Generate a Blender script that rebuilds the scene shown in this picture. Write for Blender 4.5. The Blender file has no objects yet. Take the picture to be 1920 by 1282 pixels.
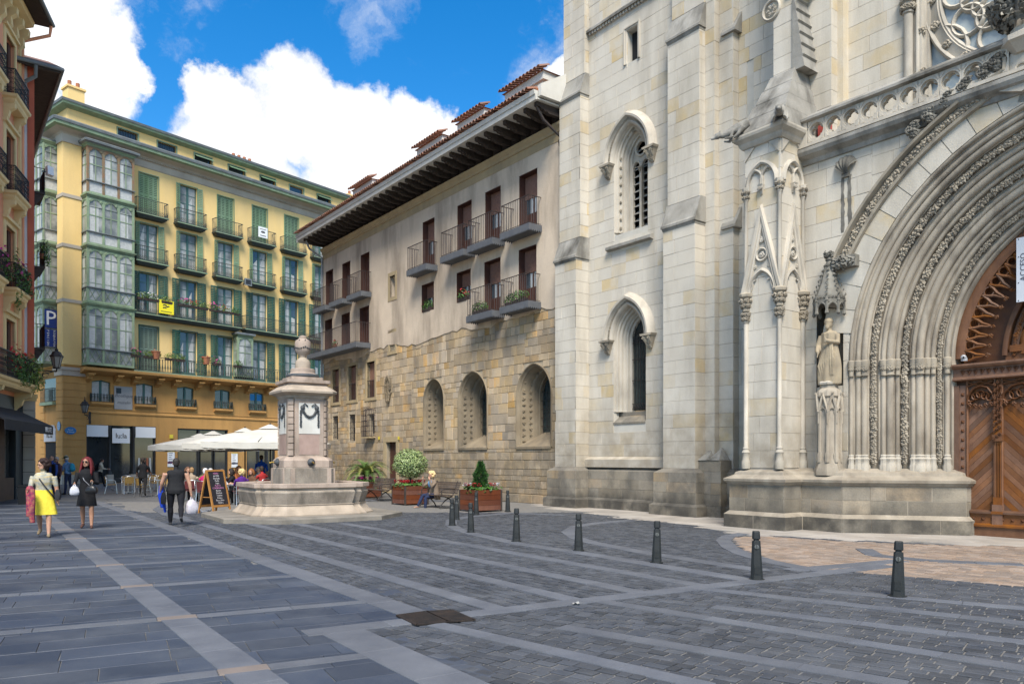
import bpy, bmesh, math, random
import numpy as np
from mathutils import Vector, Matrix, noise as mnoise
from mathutils.geometry import tessellate_polygon
random.seed(7)
R = math.radians
SC = bpy.context.scene
COL = SC.collection
# ------------------------------------------------------------------ camera
CAM_H, FPX, CX, CY = 1.68, 1440.0, 960.0, 860.0
cam_d = bpy.data.cameras.new('camera'); cam = bpy.data.objects.new('camera', cam_d); COL.objects.link(cam)
cam.location = (0, 0, CAM_H); cam.rotation_euler = (R(90), 0, 0)
cam_d.sensor_width = 36.0; cam_d.lens = 27.0; cam_d.shift_y = 219.0 / 1920.0
cam_d.clip_start = 0.1; cam_d.clip_end = 3000
SC.camera = cam
# ------------------------------------------------------------------ colour management
SC.view_settings.view_transform = 'Standard'; SC.view_settings.look = 'None'
SC.view_settings.gamma = 1.0; SC.view_settings.use_curve_mapping = False
SC.view_settings.exposure = 1.28
# ------------------------------------------------------------------ sun (soft, behind thin cloud) and sky
SUN_EL, SUN_AZ = 50.0, 178.0          # azimuth clockwise from +Y: behind the viewer, to the right
sd = bpy.data.lights.new('sun', 'SUN'); sd.energy = 2.5; sd.angle = R(22); sd.color = (1.0, .945, .85)
sun = bpy.data.objects.new('sun', sd); COL.objects.link(sun)
_d = Vector((math.sin(R(SUN_AZ)) * math.cos(R(SUN_EL)), math.cos(R(SUN_AZ)) * math.cos(R(SUN_EL)), math.sin(R(SUN_EL))))
sun.rotation_euler = (-_d).to_track_quat('-Z', 'Y').to_euler(); sun.location = _d * 60
world = bpy.data.worlds.new('World'); SC.world = world; world.use_nodes = True
def build_world():
 nt = world.node_tree; N = nt.nodes; L = nt.links; N.clear()
 out = N.new('ShaderNodeOutputWorld'); bg = N.new('ShaderNodeBackground'); bg.inputs[1].default_value = .1
 L.new(bg.outputs[0], out.inputs[0])
 sky = N.new('ShaderNodeTexSky'); sky.sky_type = 'NISHITA'; sky.sun_disc = False
 sky.sun_elevation = R(SUN_EL); sky.sun_rotation = R(SUN_AZ); sky.altitude = 50; sky.air_density = 1.0; sky.dust_density = .15; sky.ozone_density = 2.6
 hs = N.new('ShaderNodeHueSaturation'); hs.inputs['Saturation'].default_value = 1.42; hs.inputs['Value'].default_value = .93
 L.new(sky.outputs[0], hs.inputs['Color'])
 tc = N.new('ShaderNodeTexCoord')
 nm = N.new('ShaderNodeVectorMath'); nm.operation = 'NORMALIZE'; L.new(tc.outputs['Generated'], nm.inputs[0])
 def math_n(op, a, b=None, c=None, clamp=False):
  n = N.new('ShaderNodeMath'); n.operation = op; n.use_clamp = clamp
  for i, s in enumerate((a, b, c)):
   if s is None: continue
   if isinstance(s, (int, float)): n.inputs[i].default_value = s
   else: L.new(s, n.inputs[i])
  return n.outputs[0]
 # cumulus heaps: (azimuth, elevation, radius) in degrees
 heaps = [(-33, 27, 6), (-29.5, 25, 4.4), (-27.4, 24.5, 2.6), (-36, 22, 5), (-34, 17, 4), (-20, 20.5, 4.2), (-15.5, 23, 3.9), (-23, 17, 4),
             (-9, 19.5, 4.2), (-12, 17.5, 5), (-4, 20, 3.6), (-1, 21.5, 2.6), (-17, 14, 7), (-6, 15, 6), (2, 18, 5), (-12, 21.6, 3.9),
             (-6.5, 21, 3.6), (4.2, 25.5, 2.6), (-20.5, 23, 2.6), (1.5, 22, 3), (-42, 20, 7), (-52, 30, 9), (20, 25, 9), (40, 30, 10), (60, 40, 12), (100, 35, 14), (140, 30, 14), (180, 40, 16),
             (-80, 40, 12), (-110, 30, 14), (-150, 45, 16), (60, 66, 13), (-100, 68, 14), (170, 72, 14)]
 def noise_n(scale, detail, rough, vin):
  n = N.new('ShaderNodeTexNoise'); n.inputs['Scale'].default_value = scale; n.inputs['Detail'].default_value = detail; n.inputs['Roughness'].default_value = rough
  L.new(vin, n.inputs['Vector']); return n
 def vmath(op, a, b):
  n = N.new('ShaderNodeVectorMath'); n.operation = op
  for i, q in enumerate((a, b)):
   if isinstance(q, tuple): n.inputs[i].default_value = q
   else: L.new(q, n.inputs[i])
  return n.outputs[0]
 nw = noise_n(9.0, 10, .62, nm.outputs[0])          # billowing edges: the heaps are looked up through a turbulent offset
 wd = vmath('ADD', nm.outputs[0], vmath('MULTIPLY', vmath('SUBTRACT', nw.outputs['Color'], (.5, .5, .5)), (.13, .13, .13)))
 acc = None
 for az, el, r, wt in [(*h, 1.0) for h in heaps] + [(-10.2, 29.2, 2.6, .2), (-8.6, 31, 2.2, .17), (-13, 30.5, 2.2, .13)]:
  v = (math.sin(R(az)) * math.cos(R(el)), math.cos(R(az)) * math.cos(R(el)), math.sin(R(el)))
  d = N.new('ShaderNodeVectorMath'); d.operation = 'DISTANCE'; L.new(wd, d.inputs[0]); d.inputs[1].default_value = v
  q = math_n('DIVIDE', d.outputs['Value'], R(r)); q = math_n('MULTIPLY', q, q)
  q = math_n('SUBTRACT', 1.0, q, clamp=True)
  if wt < 1: q = math_n('MULTIPLY', q, wt)
  acc = q if acc is None else math_n('MAXIMUM', acc, q)
 n1 = noise_n(5.0, 9, .6, nm.outputs[0]); n2 = noise_n(30, 7, .65, wd)
 wisp = math_n('MULTIPLY', math_n('SUBTRACT', n1.outputs[0], .56, clamp=True), 1.6)
 dens = math_n('ADD', math_n('ADD', acc, wisp), math_n('MULTIPLY_ADD', n2.outputs[0], .36, -.18))
 mr = N.new('ShaderNodeMapRange'); mr.interpolation_type = 'SMOOTHSTEP'; L.new(dens, mr.inputs[0])
 mr.inputs[1].default_value = .04; mr.inputs[2].default_value = .5
 n3 = noise_n(6.5, 8, .6, wd)
 cr = N.new('ShaderNodeMapRange'); L.new(math_n('ADD', math_n('MULTIPLY', dens, .35), n3.outputs[0]), cr.inputs[0]); cr.inputs[1].default_value = .35; cr.inputs[2].default_value = .85; cr.inputs[3].default_value = 3.7; cr.inputs[4].default_value = 5.2
 cc = N.new('ShaderNodeCombineColor')
 L.new(math_n('MULTIPLY', cr.outputs[0], .975), cc.inputs[0]); L.new(math_n('MULTIPLY', cr.outputs[0], .99), cc.inputs[1]); L.new(math_n('MULTIPLY', cr.outputs[0], 1.02), cc.inputs[2])
 mx = N.new('ShaderNodeMix'); mx.data_type = 'RGBA'
 L.new(mr.outputs[0], mx.inputs[0]); L.new(hs.outputs[0], mx.inputs[6]); L.new(cc.outputs[0], mx.inputs[7])
 L.new(mx.outputs[2], bg.inputs[0])
build_world()
SC.cycles.max_bounces = 6; SC.cycles.diffuse_bounces = 3; SC.cycles.glossy_bounces = 3; SC.cycles.transmission_bounces = 4
SC.cycles.use_denoising = True
# ------------------------------------------------------------------ materials
MATS = {}
def mat(name, c1, c2=None, c3=None, scale=2.0, rough=.75, bump=.0, bscale=40.0, metal=0.0, rnd=0.0, stain=None, stain_amt=0.0, stain_scale=(1.2, 1.2, .18),
  spec=.4, detail=6, isl=False, trans=0.0, emis=None, emis_s=0.0, lo=.32, hi=.68, low_dirt=None, sheen=0, coord='pos', alpha=1.0, fine=0.0):
 if name in MATS: return MATS[name]
 m = bpy.data.materials.new(name); m.use_nodes = True; MATS[name] = m
 nt = m.node_tree; N = nt.nodes; L = nt.links
 b = N['Principled BSDF']
 b.inputs['Roughness'].default_value = rough; b.inputs['Metallic'].default_value = metal
 b.inputs['Specular IOR Level'].default_value = spec
 if trans: b.inputs['Transmission Weight'].default_value = trans
 if sheen: b.inputs['Sheen Weight'].default_value = sheen
 if emis: b.inputs['Emission Color'].default_value = (*emis, 1); b.inputs['Emission Strength'].default_value = emis_s
 if c2 is None and not rnd and not stain and not bump:
  b.inputs['Base Color'].default_value = (*c1, 1); return m
 if coord == 'pos':
  g = N.new('ShaderNodeNewGeometry'); vec = g.outputs['Position']
 else:
  g = N.new('ShaderNodeTexCoord'); vec = g.outputs['Object']
 def noise(s, d=6, vin=None, ro=.55):
  n = N.new('ShaderNodeTexNoise'); n.inputs['Scale'].default_value = s; n.inputs['Detail'].default_value = d; n.inputs['Roughness'].default_value = ro
  L.new(vin or vec, n.inputs['Vector']); return n.outputs[0]
 def mix(f, a, bb, mode='MIX'):
  n = N.new('ShaderNodeMix'); n.data_type = 'RGBA'; n.blend_type = mode
  for i, s in ((0, f), (6, a), (7, bb)):
   if isinstance(s, (int, float)): n.inputs[i].default_value = s
   elif isinstance(s, tuple): n.inputs[i].default_value = (*s, 1)
   else: L.new(s, n.inputs[i])
  return n.outputs[2]
 def rng(f, a, bb, c=0., d=1.):
  n = N.new('ShaderNodeMapRange'); L.new(f, n.inputs[0]); n.inputs[1].default_value = a; n.inputs[2].default_value = bb; n.inputs[3].default_value = c; n.inputs[4].default_value = d
  return n.outputs[0]
 def mth(op, a, bb):
  n = N.new('ShaderNodeMath'); n.operation = op
  for i, s in enumerate((a, bb)):
   if isinstance(s, (int, float)): n.inputs[i].default_value = s
   else: L.new(s, n.inputs[i])
  return n.outputs[0]
 col = c1
 if c2 is not None: col = mix(rng(noise(scale, detail), lo, hi), c1, c2)
 rv = None
 if rnd or (c3 is not None):
  oi = N.new('ShaderNodeObjectInfo'); rv = oi.outputs['Random']
  if isl:
   gg = N.new('ShaderNodeNewGeometry'); rv = mth('FRACT', mth('ADD', rv, gg.outputs['Random Per Island']), 0)
 if c3 is not None:
  # a share of the pieces has the third colour
  r7 = mth('FRACT', mth('MULTIPLY', rv, 7.13), 0)
  f = rng(r7, .76, 1.0)
  col = mix(mth('MULTIPLY', f, rng(noise(1.7, 3), .35, .6, .25, 1.0)), col, c3)
 if rnd:
  v = rng(rv, 0, 1, 1 - rnd, 1 + rnd)
  hv = N.new('ShaderNodeHueSaturation')
  if isinstance(col, tuple): hv.inputs['Color'].default_value = (*col, 1)
  else: L.new(col, hv.inputs['Color'])
  L.new(v, hv.inputs['Value']); L.new(rng(mth('FRACT', mth('MULTIPLY', rv, 3.7), 0), 0, 1, 1 - rnd * .8, 1 + rnd * .8), hv.inputs['Saturation'])
  col = hv.outputs[0]
 if stain:
  mp = N.new('ShaderNodeMapping'); mp.inputs['Scale'].default_value = stain_scale; L.new(vec, mp.inputs[0])
  f = rng(noise(1.0, 7, mp.outputs[0], .62), .45, .68, 0, stain_amt)
  col = mix(f, col, stain)
 if low_dirt:
  sp = N.new('ShaderNodeSeparateXYZ'); L.new(vec, sp.inputs[0])
  z0, z1, cdirt, amt = low_dirt
  f = rng(mth('ADD', sp.outputs[2], mth('MULTIPLY', noise(.9, 5), (z1 - z0) * 1.4)), z0 + (z1 - z0) * .7, z1 + (z1 - z0) * .7, amt, 0)
  f2 = rng(noise(2.3, 6), .35, .62, .35, 1.0)
  col = mix(mth('MULTIPLY', f, f2), col, cdirt)
 if fine:
  col = mix(rng(noise(bscale * 1.5, 3), .3, .7, 0, fine), col, (.02, .018, .016))
 if isinstance(col, tuple): b.inputs['Base Color'].default_value = (*col, 1)
 else: L.new(col, b.inputs['Base Color'])
 if bump:
  bn = N.new('ShaderNodeBump'); bn.inputs['Strength'].default_value = bump; bn.inputs['Distance'].default_value = .02
  L.new(noise(bscale, 4), bn.inputs['Height']); L.new(bn.outputs[0], b.inputs['Normal'])
 return m
def glass_mat(name, tint=(.05, .07, .08), rough=.06):
 return mat(name, tint, tuple(t * 1.6 + .01 for t in tint), scale=.6, rough=rough, spec=.9, bump=.02, bscale=1.2)
# ------------------------------------------------------------------ mesh builder
class MB:
 def __init__(s): s.v = []; s.f = []; s.m = []; s.cur = 0
 def quad(s, a, b, c, d):
  n = len(s.v); s.v += [a, b, c, d]; s.f.append((n, n + 1, n + 2, n + 3)); s.m.append(s.cur); return s
 def poly(s, pts):
  n = len(s.v); s.v += list(pts); s.f.append(tuple(range(n, n + len(pts)))); s.m.append(s.cur); return s
 def box(s, x0, x1, y0, y1, z0, z1):
  n = len(s.v)
  s.v += [(x0, y0, z0), (x1, y0, z0), (x1, y1, z0), (x0, y1, z0), (x0, y0, z1), (x1, y0, z1), (x1, y1, z1), (x0, y1, z1)]
  for q in ((0, 3, 2, 1), (4, 5, 6, 7), (0, 1, 5, 4), (1, 2, 6, 5), (2, 3, 7, 6), (3, 0, 4, 7)):
   s.f.append(tuple(n + i for i in q)); s.m.append(s.cur)
  return s
 def cbox(s, cx, cy, cz, sx, sy, sz): return s.box(cx - sx / 2, cx + sx / 2, cy - sy / 2, cy + sy / 2, cz - sz / 2, cz + sz / 2)
 def obox(s, M, sx, sy, sz):
  t = MB().cbox(0, 0, 0, sx, sy, sz); return s.add(t, M)
 def bar(s, a, b, w, h=None, up=(0, 0, 1)):
  a = Vector(a); b = Vector(b); d = b - a
  if d.length < 1e-6: return s
  q = d.normalized(); upv = Vector(up)
  if abs(q.dot(upv)) > .98: upv = Vector((1, 0, 0))
  x = q.cross(upv).normalized(); z = x.cross(q)
  M = Matrix((x, q, z)).transposed().to_4x4(); M.translation = (a + b) / 2
  return s.obox(M, w, d.length, h or w)
 def prism(s, pts, axis, a, b):
  # pts: 2D outline; axis 'y': (x,z), 'z': (x,y), 'x': (y,z)
  k = len(pts); n = len(s.v)
  mk = {'y': lambda p, t: (p[0], t, p[1]), 'z': lambda p, t: (p[0], p[1], t), 'x': lambda p, t: (t, p[0], p[1])}[axis]
  s.v += [mk(p, a) for p in pts] + [mk(p, b) for p in pts]
  s.f.append(tuple(range(n, n + k))); s.f.append(tuple(range(n + 2 * k - 1, n + k - 1, -1))); s.m += [s.cur] * 2
  for i in range(k):
   j = (i + 1) % k; s.f.append((n + i, n + k + i, n + k + j, n + j)); s.m.append(s.cur)
  return s
 def rings(s, rs, closed=True, cap0=True, cap1=True):
  k = len(rs[0]); n = len(s.v)
  for r in rs: s.v += list(r)
  for i in range(len(rs) - 1):
   for j in range(k if closed else k - 1):
    jj = (j + 1) % k
    s.f.append((n + i * k + j, n + i * k + jj, n + (i + 1) * k + jj, n + (i + 1) * k + j)); s.m.append(s.cur)
  if closed and cap0: s.f.append(tuple(range(n + k - 1, n - 1, -1))); s.m.append(s.cur)
  if closed and cap1: s.f.append(tuple(range(n + (len(rs) - 1) * k, n + len(rs) * k))); s.m.append(s.cur)
  return s
 def lathe(s, prof, n=16, c=(0, 0, 0), sx=1, sy=1, ph=0):
  return s.rings([[(c[0] + r * sx * math.cos(ph + 2 * math.pi * i / n), c[1] + r * sy * math.sin(ph + 2 * math.pi * i / n), c[2] + z) for i in range(n)] for r, z in prof])
 def tube(s, pts, r, n=6, caps=True):
  P = [Vector(p) for p in pts]; k = len(P); rs = []
  rr = r if isinstance(r, (list, tuple)) else [r] * k
  prev = None
  for i in range(k):
   d = (P[min(i + 1, k - 1)] - P[max(i - 1, 0)])
   d = d.normalized() if d.length > 1e-9 else Vector((0, 0, 1))
   if prev is None:
    up = Vector((0, 0, 1)) if abs(d.z) < .9 else Vector((1, 0, 0))
    x = d.cross(up).normalized()
   else:
    x = (prev - d * prev.dot(d)); x = x.normalized() if x.length > 1e-6 else d.orthogonal().normalized()
   prev = x; y = d.cross(x)
   rs.append([tuple(P[i] + (x * math.cos(2 * math.pi * j / n) + y * math.sin(2 * math.pi * j / n)) * rr[i]) for j in range(n)])
  return s.rings(rs, True, caps, caps)
 def ball(s, c, r, n=8, m=5, sq=(1, 1, 1)):
  rs = []
  for i in range(m + 1):
   t = math.pi * i / m; q = max(math.sin(t), .02)
   rs.append([(c[0] + r * sq[0] * q * math.cos(2 * math.pi * j / n), c[1] + r * sq[1] * q * math.sin(2 * math.pi * j / n), c[2] - r * sq[2] * math.cos(t)) for j in range(n)])
  return s.rings(rs)
 def add(s, o, M=None):
  n = len(s.v)
  if M is None: s.v += o.v
  else: s.v += [tuple(M @ Vector(p)) for p in o.v]
  s.f += [tuple(n + i for i in q) for q in o.f]; s.m += o.m
  return s
 def mesh(s, name, mats, smooth=None):
  me = bpy.data.meshes.new(name); me.from_pydata([tuple(p) for p in s.v], [], s.f)
  if not isinstance(mats, (list, tuple)): mats = [mats]
  for q in mats: me.materials.append(q)
  if len(mats) > 1: me.polygons.foreach_set('material_index', s.m)
  bm = bmesh.new(); bm.from_mesh(me); bmesh.ops.recalc_face_normals(bm, faces=bm.faces); bm.to_mesh(me); bm.free()
  if smooth is not None:
   me.shade_smooth()
   if smooth < 180: me.set_sharp_from_angle(angle=R(smooth))
  me.update(); return me
 def build(s, name, mats, parent=None, smooth=None, **k):
  return ob(name, s.mesh(name, mats, smooth), parent, **k)
def ob(name, me, parent=None, loc=(0, 0, 0), rot=(0, 0, 0), scale=(1, 1, 1), label=None, cat=None, group=None, kind=None):
 o = bpy.data.objects.new(name, me); COL.objects.link(o)
 o.location = loc; o.rotation_euler = rot; o.scale = scale
 if parent is not None: o.parent = parent
 tag(o, label, cat, group, kind); return o
def tag(o, label=None, cat=None, group=None, kind=None):
 if label: o['label'] = label
 if cat: o['category'] = cat
 if group: o['group'] = group
 if kind: o['kind'] = kind
 return o
def thing(name, label, cat, loc=(0, 0, 0), rz=0.0, group=None):
 return ob(name, None, None, loc, (0, 0, rz), label=label, cat=cat, group=group)
def copy_tree(o, parent=None):
 c = o.copy(); COL.objects.link(c); c.parent = parent
 for ch in [q for q in KIDS.get(o.name, [])] or list(o.children): copy_tree(ch, c)
 return c
KIDS = {}
T = Matrix.Translation
def RZ(a): return Matrix.Rotation(a, 4, 'Z')
def RX(a): return Matrix.Rotation(a, 4, 'X')
def RY(a): return Matrix.Rotation(a, 4, 'Y')
def S3(x, y, z): return Matrix.Diagonal((x, y, z, 1))
class Frame:
 """A building front: local x along the wall, y into the wall, z up. at() takes a measured photo point to that plane."""
 def __init__(s, ox, oy, ang): s.ox, s.oy, s.ang = ox, oy, R(ang); s.c, s.s = math.cos(R(ang)), math.sin(R(ang))
 def at(s, px, py, y=0.0):
  dx = (px - CX) / FPX; ly = lambda a, b: -a * s.s + b * s.c; lx = lambda a, b: a * s.c + b * s.s
  t = (y + ly(s.ox, s.oy)) / ly(dx, 1.0)
  return lx(dx * t, t) - lx(s.ox, s.oy), CAM_H + (CY - py) / FPX * t
 def root(s, name, label, cat): return thing(name, label, cat, (s.ox, s.oy, 0), s.ang)
 def w(s, x, y, z=0.0): return Vector((s.ox + x * s.c - y * s.s, s.oy + x * s.s + y * s.c, z))
def gnd(px, py, z=0.0):
 Y = FPX * (CAM_H - z) / (py - CY); return ((px - CX) / FPX * Y, Y)
CF = Frame(1.23, 26.9, -52.9)          # church and stone house front
YF = Frame(-29.64, 50.8, 51.9)         # yellow apartment house
# ------------------------------------------------------------------ pieces: stones, tiles, setts
def chamfer_box(name, m, c=.02, sides=True):
 """unit box -.5...5 with a chamfered front (-y) rim: the stone block; scaled per piece"""
 b = MB(); e = .5
 f = [(-e, -e), (e, -e), (e, e), (-e, e)]; g = [(x * (1 - 2 * c), z * (1 - 2 * c)) for x, z in f]
 b.rings([[(x, .5, z) for x, z in f], [(x, -.35, z) for x, z in f], [(x, -.5, z) for x, z in g]], True, False, True)
 return b.mesh(name, m)
CAMP = Vector((0, 0, CAM_H))
def spread_pieces(root, frame_m, specs, name, meshes, rest_name, rest_mat, limit=300, rest_depth=True):
 """specs: (matrix in root space, mesh index). The ones that show largest become objects of their own, the rest one part."""
 key = []
 for M, k in specs:
  p = frame_m @ M.translation; sc = M.to_scale(); d = (p - CAMP).length
  key.append(-(sc[0] * sc[2]) / (d * d))
 order = sorted(range(len(specs)), key=lambda i: key[i])
 for i in order[:limit]:
  M, k = specs[i]; o = bpy.data.objects.new(name, meshes[k]); COL.objects.link(o); o.parent = root; o.matrix_local = M
 rest = order[limit:]
 if rest:
  me0 = meshes[0]; nv = len(me0.vertices); base = np.empty(nv * 3); me0.vertices.foreach_get('co', base); base = base.reshape(-1, 3)
  fs = [tuple(p.vertices) for p in me0.polygons]
  V = []; F = []; mi = []
  for n, i in enumerate(rest):
   M, k = specs[i]; A = np.array(M)
   V.append(base @ A[:3, :3].T + A[:3, 3]); F += [tuple(a + n * nv for a in q) for q in fs]; mi += [k] * len(fs)
  me = bpy.data.meshes.new(rest_name); me.from_pydata(np.vstack(V).tolist(), [], F)
  for q in meshes: me.materials.append(q.materials[0])
  me.polygons.foreach_set('material_index', mi); me.update()
  ob(rest_name, me, root, kind='stuff')
def ashlar(x0, x1, z0, z1, y, courses, lens, holes=(), jt=.0045, depth=.05, side=None, rnd=.25, seed=0, vary=0.0):
 """stone courses on a face y = const (or x = side for a return face): list of matrices.
 holes: functions z -> (xa, xb) or None, the span left free at height z"""
 rg = random.Random(seed * 131 + 5); out = []; z = z0; row = 0
 while z < z1 - .05:
  h = courses * (1 + rg.uniform(-vary, vary)) if not isinstance(courses, (list, tuple)) else courses[row % len(courses)]
  zt = min(z + h, z1)
  if z1 - zt < .12: zt = z1
  x = x0 - (rg.random() * lens * .8 if x1 - x0 > lens * 1.1 else 0)
  gaps = []
  for hf in holes:
   sp = [q for q in (hf(z + .002), hf((z + zt) / 2), hf(zt - .002)) if q]
   if sp: gaps.append((min(q[0] for q in sp), max(q[1] for q in sp)))
  spans = [(x0, x1)]
  for ga, gb in gaps:
   ns = []
   for a, b in spans:
    if gb <= a or ga >= b: ns.append((a, b)); continue
    if ga > a: ns.append((a, ga))
    if gb < b: ns.append((gb, b))
   spans = ns
  while x < x1 - .02:
   ln = lens * (1 + rg.uniform(-rnd, rnd)); xe = x + ln
   if x1 - xe < lens * .35: xe = x1
   for a, b in spans:
    u0, u1 = max(a, x), min(b, xe)
    if u1 - u0 > .05:
     cx, cz = (u0 + u1) / 2, (z + zt) / 2
     pr = rg.uniform(-.004, .004) - (rg.random() ** 3) * vary * .03
     if side is None: M = T((cx, y + depth / 2 + pr, cz)) @ S3(u1 - u0 - jt, depth, zt - z - jt)
     else: M = T((y - depth / 2 - pr, cx, cz)) @ RZ(R(90)) @ S3(u1 - u0 - jt, depth, zt - z - jt)
     out.append(M)
   x = xe
  z = zt; row += 1
 return out
def gothic(xc, w, zs, off=None, n=10):
 """outline (left half to apex) of a two-centred arch: half width w, springing zs, centres shifted by off"""
 off = w * .45 if off is None else off; r = w + off
 a1 = math.acos(off / r)
 return [(xc + off - r * math.cos(a1 * i / n), zs + r * math.sin(a1 * i / n)) for i in range(n + 1)]
def gothic_full(xc, w, z0, zs, off=None, n=10):
 l = gothic(xc, w, zs, off, n); rr = [(2 * xc - x, z) for x, z in l[:-1]][::-1]
 return [(xc - w, z0)] + l + rr + [(xc + w, z0)]
def gothic_hole(xc, w, z0, zs, off=None):
 off = w * .45 if off is None else off; r = w + off
 def f(z):
  if z < z0: return None
  if z <= zs: return (xc - w, xc + w)
  q = r * r - (z - zs) ** 2
  if q <= off * off: return None
  h = math.sqrt(q) - off; return (xc - h, xc + h)
 return f
def rect_hole(x0, x1, z0, z1): return lambda z: (x0, x1) if z0 < z < z1 else None
def wall_sheet(b, outer, holes, y, depth=.3, axis='y'):
 """flat wall with openings and their reveals"""
 polys = [[Vector((p[0], p[1], 0)) for p in outer]] + [[Vector((p[0], p[1], 0)) for p in h] for h in holes]
 tri = tessellate_polygon(polys); pts = [p for q in polys for p in q]; n = len(b.v)
 b.v += [(p.x, y, p.y) for p in pts]
 for t in tri: b.f.append(tuple(n + i for i in t)); b.m.append(b.cur)
 for h in holes:
  k = len(h); n = len(b.v); b.v += [(p[0], y, p[1]) for p in h] + [(p[0], y + depth, p[1]) for p in h]
  for i in range(k):
   j = (i + 1) % k; b.f.append((n + i, n + j, n + k + j, n + k + i)); b.m.append(b.cur)
 return b
def sweep_y(b, path, prof, closed=False):
 """path: (x,z) polyline; prof: (offset outward from the opening, y) polyline; mitred sweep"""
 k = len(path); rs = []
 for i in range(k):
  p0 = Vector(path[i - 1] if i or closed else path[i]); p = Vector(path[i]); p1 = Vector(path[(i + 1) % k] if i < k - 1 or closed else path[i])
  d0 = (p - p0); d1 = (p1 - p); d0 = d0.normalized() if d0.length > 1e-6 else d1.normalized(); d1 = d1.normalized() if d1.length > 1e-6 else d0
  nrm = Vector((-d0.y - d1.y, d0.x + d1.x)); l = nrm.length
  nrm = nrm / l if l > 1e-6 else Vector((-d0.y, d0.x)); sc = 1 / max(.35, nrm.dot(Vector((-d0.y, d0.x))))
  rs.append([(p.x + nrm.x * o * sc, y, p.y + nrm.y * o * sc) for o, y in prof])
 if closed: rs.append(rs[0])
 return b.rings(rs, False)
def arc_pts(cx, cz, r, a0, a1, n): return [(cx + r * math.cos(R(a0 + (a1 - a0) * i / n)), cz + r * math.sin(R(a0 + (a1 - a0) * i / n))) for i in range(n + 1)]
def leaf_cluster(seed, n=7, r=.1):
 """knot of carved stone leaves, about 2r across, facing -y"""
 rg = random.Random(seed); b = MB()
 for i in range(n):
  a = 2 * math.pi * i / n + rg.uniform(-.3, .3); l = r * rg.uniform(.7, 1.15); w = r * rg.uniform(.32, .5); h = r * rg.uniform(.35, .75)
  d = Vector((math.cos(a), 0, math.sin(a))); s = Vector((-d.z, 0, d.x)); up = Vector((0, -1, 0))
  p = [d * 0 + up * h * .35, d * l * .5 + s * w + up * h * .55, d * l * .55 + up * h * 1.0, d * l * .5 - s * w + up * h * .55, d * l + up * h * .25, d * l * .9 - up * h * .2]
  b.poly([p[0], p[1], p[2]]); b.poly([p[0], p[2], p[3]]); b.poly([p[1], p[4], p[2]]); b.poly([p[3], p[2], p[4]]); b.poly([p[1], p[5], p[4]]); b.poly([p[3], p[4], p[5]])
 b.ball((0, -r * .45, 0), r * .28, 6, 4)
 return b
LEAVES = [leaf_cluster(i) for i in range(6)]
def leaf_band(b, path, r, seed=0, step=1.25, yf=None, y=0.0):
 """string of carved leaves along an (x,z) path at depth y"""
 rg = random.Random(seed); acc = 0.0; nxt = 0.0
 for i in range(len(path) - 1):
  a = Vector(path[i]); c = Vector(path[i + 1]); l = (c - a).length
  while nxt <= acc + l:
   t = (nxt - acc) / max(l, 1e-6); p = a.lerp(c, t); s = r * rg.uniform(.85, 1.2) * 10
   yy = y if yf is None else yf(t)
   b.add(rg.choice(LEAVES), T((p.x + rg.uniform(-.15, .15) * r, yy, p.y)) @ RY(rg.random() * 6.3) @ S3(s, s, s)); nxt += r * step
  acc += l
 return b
def text_obj(name, s, size, m, parent, loc, rot=(R(90), 0, 0), align='CENTER', extrude=.004, sx=1.0, shear=0.0):
 cu = bpy.data.curves.new(name, 'FONT'); cu.body = s; cu.size = size; cu.extrude = extrude; cu.align_x = align; cu.align_y = 'CENTER'; cu.resolution_u = 2; cu.shear = shear
 o = bpy.data.objects.new(name, cu); COL.objects.link(o); dg = bpy.context.evaluated_depsgraph_get()
 me = bpy.data.meshes.new_from_object(o.evaluated_get(dg)); bpy.data.objects.remove(o); bpy.data.curves.remove(cu)
 me.materials.clear(); me.materials.append(m); me.name = name
 return ob(name, me, parent, loc, rot, (sx, 1, 1))
# ================================================================== GROUND AND PAVING
G0 = Vector((-2.12, 6.07)); GA = Vector((-.574, .819)); GN = Vector((.819, .574)); GB = Vector((.891, .454))
CB0 = Vector((-.48, 8.23)); CBD = Vector((.860, .511)); CBN = Vector((-.511, .860)); TD = Vector((.777, -.629)); TN = Vector((.629, .777))
def perp(p): return (p - G0).dot(GN)
def cbd(p): return (p - CB0).dot(CBN)
def along(pp, pa): v = G0 + GN * pp + GA * pa; return (v.x, v.y)
m_mortar = mat('ground_mortar', (.14, .133, .125), (.19, .18, .165), scale=6, rough=.95, bump=.3, bscale=60)
m_sett = mat('sett_basalt', (.037, .041, .049), (.066, .069, .077), scale=3.5, rough=.62, bump=.35, bscale=55, rnd=.34, isl=True, spec=.5, stain=(.10, .105, .115), stain_amt=.4, stain_scale=(.5, .5, .5))
m_slab = mat('slab_slate', (.034, .044, .066), (.051, .062, .086), scale=1.3, rough=.55, bump=.2, bscale=70, rnd=.24, isl=True, spec=.5, stain=(.10, .11, .128), stain_amt=.6, stain_scale=(1.1, 1.1, 1.1), fine=.25)
m_band = mat('band_granite', (.10, .107, .125), (.145, .152, .17), scale=2.0, rough=.7, bump=.25, bscale=90, rnd=.12, isl=True, fine=.35)
m_bando = mat('band_tan', (.165, .135, .115), (.205, .165, .14), scale=3, rough=.7, bump=.2, bscale=90)
m_pink = mat('sett_pink', (.225, .165, .125), (.30, .225, .17), scale=3.0, rough=.7, bump=.3, bscale=60, rnd=.22, isl=True, stain=(.12, .11, .10), stain_amt=.5, stain_scale=(.7, .7, .7))
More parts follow.
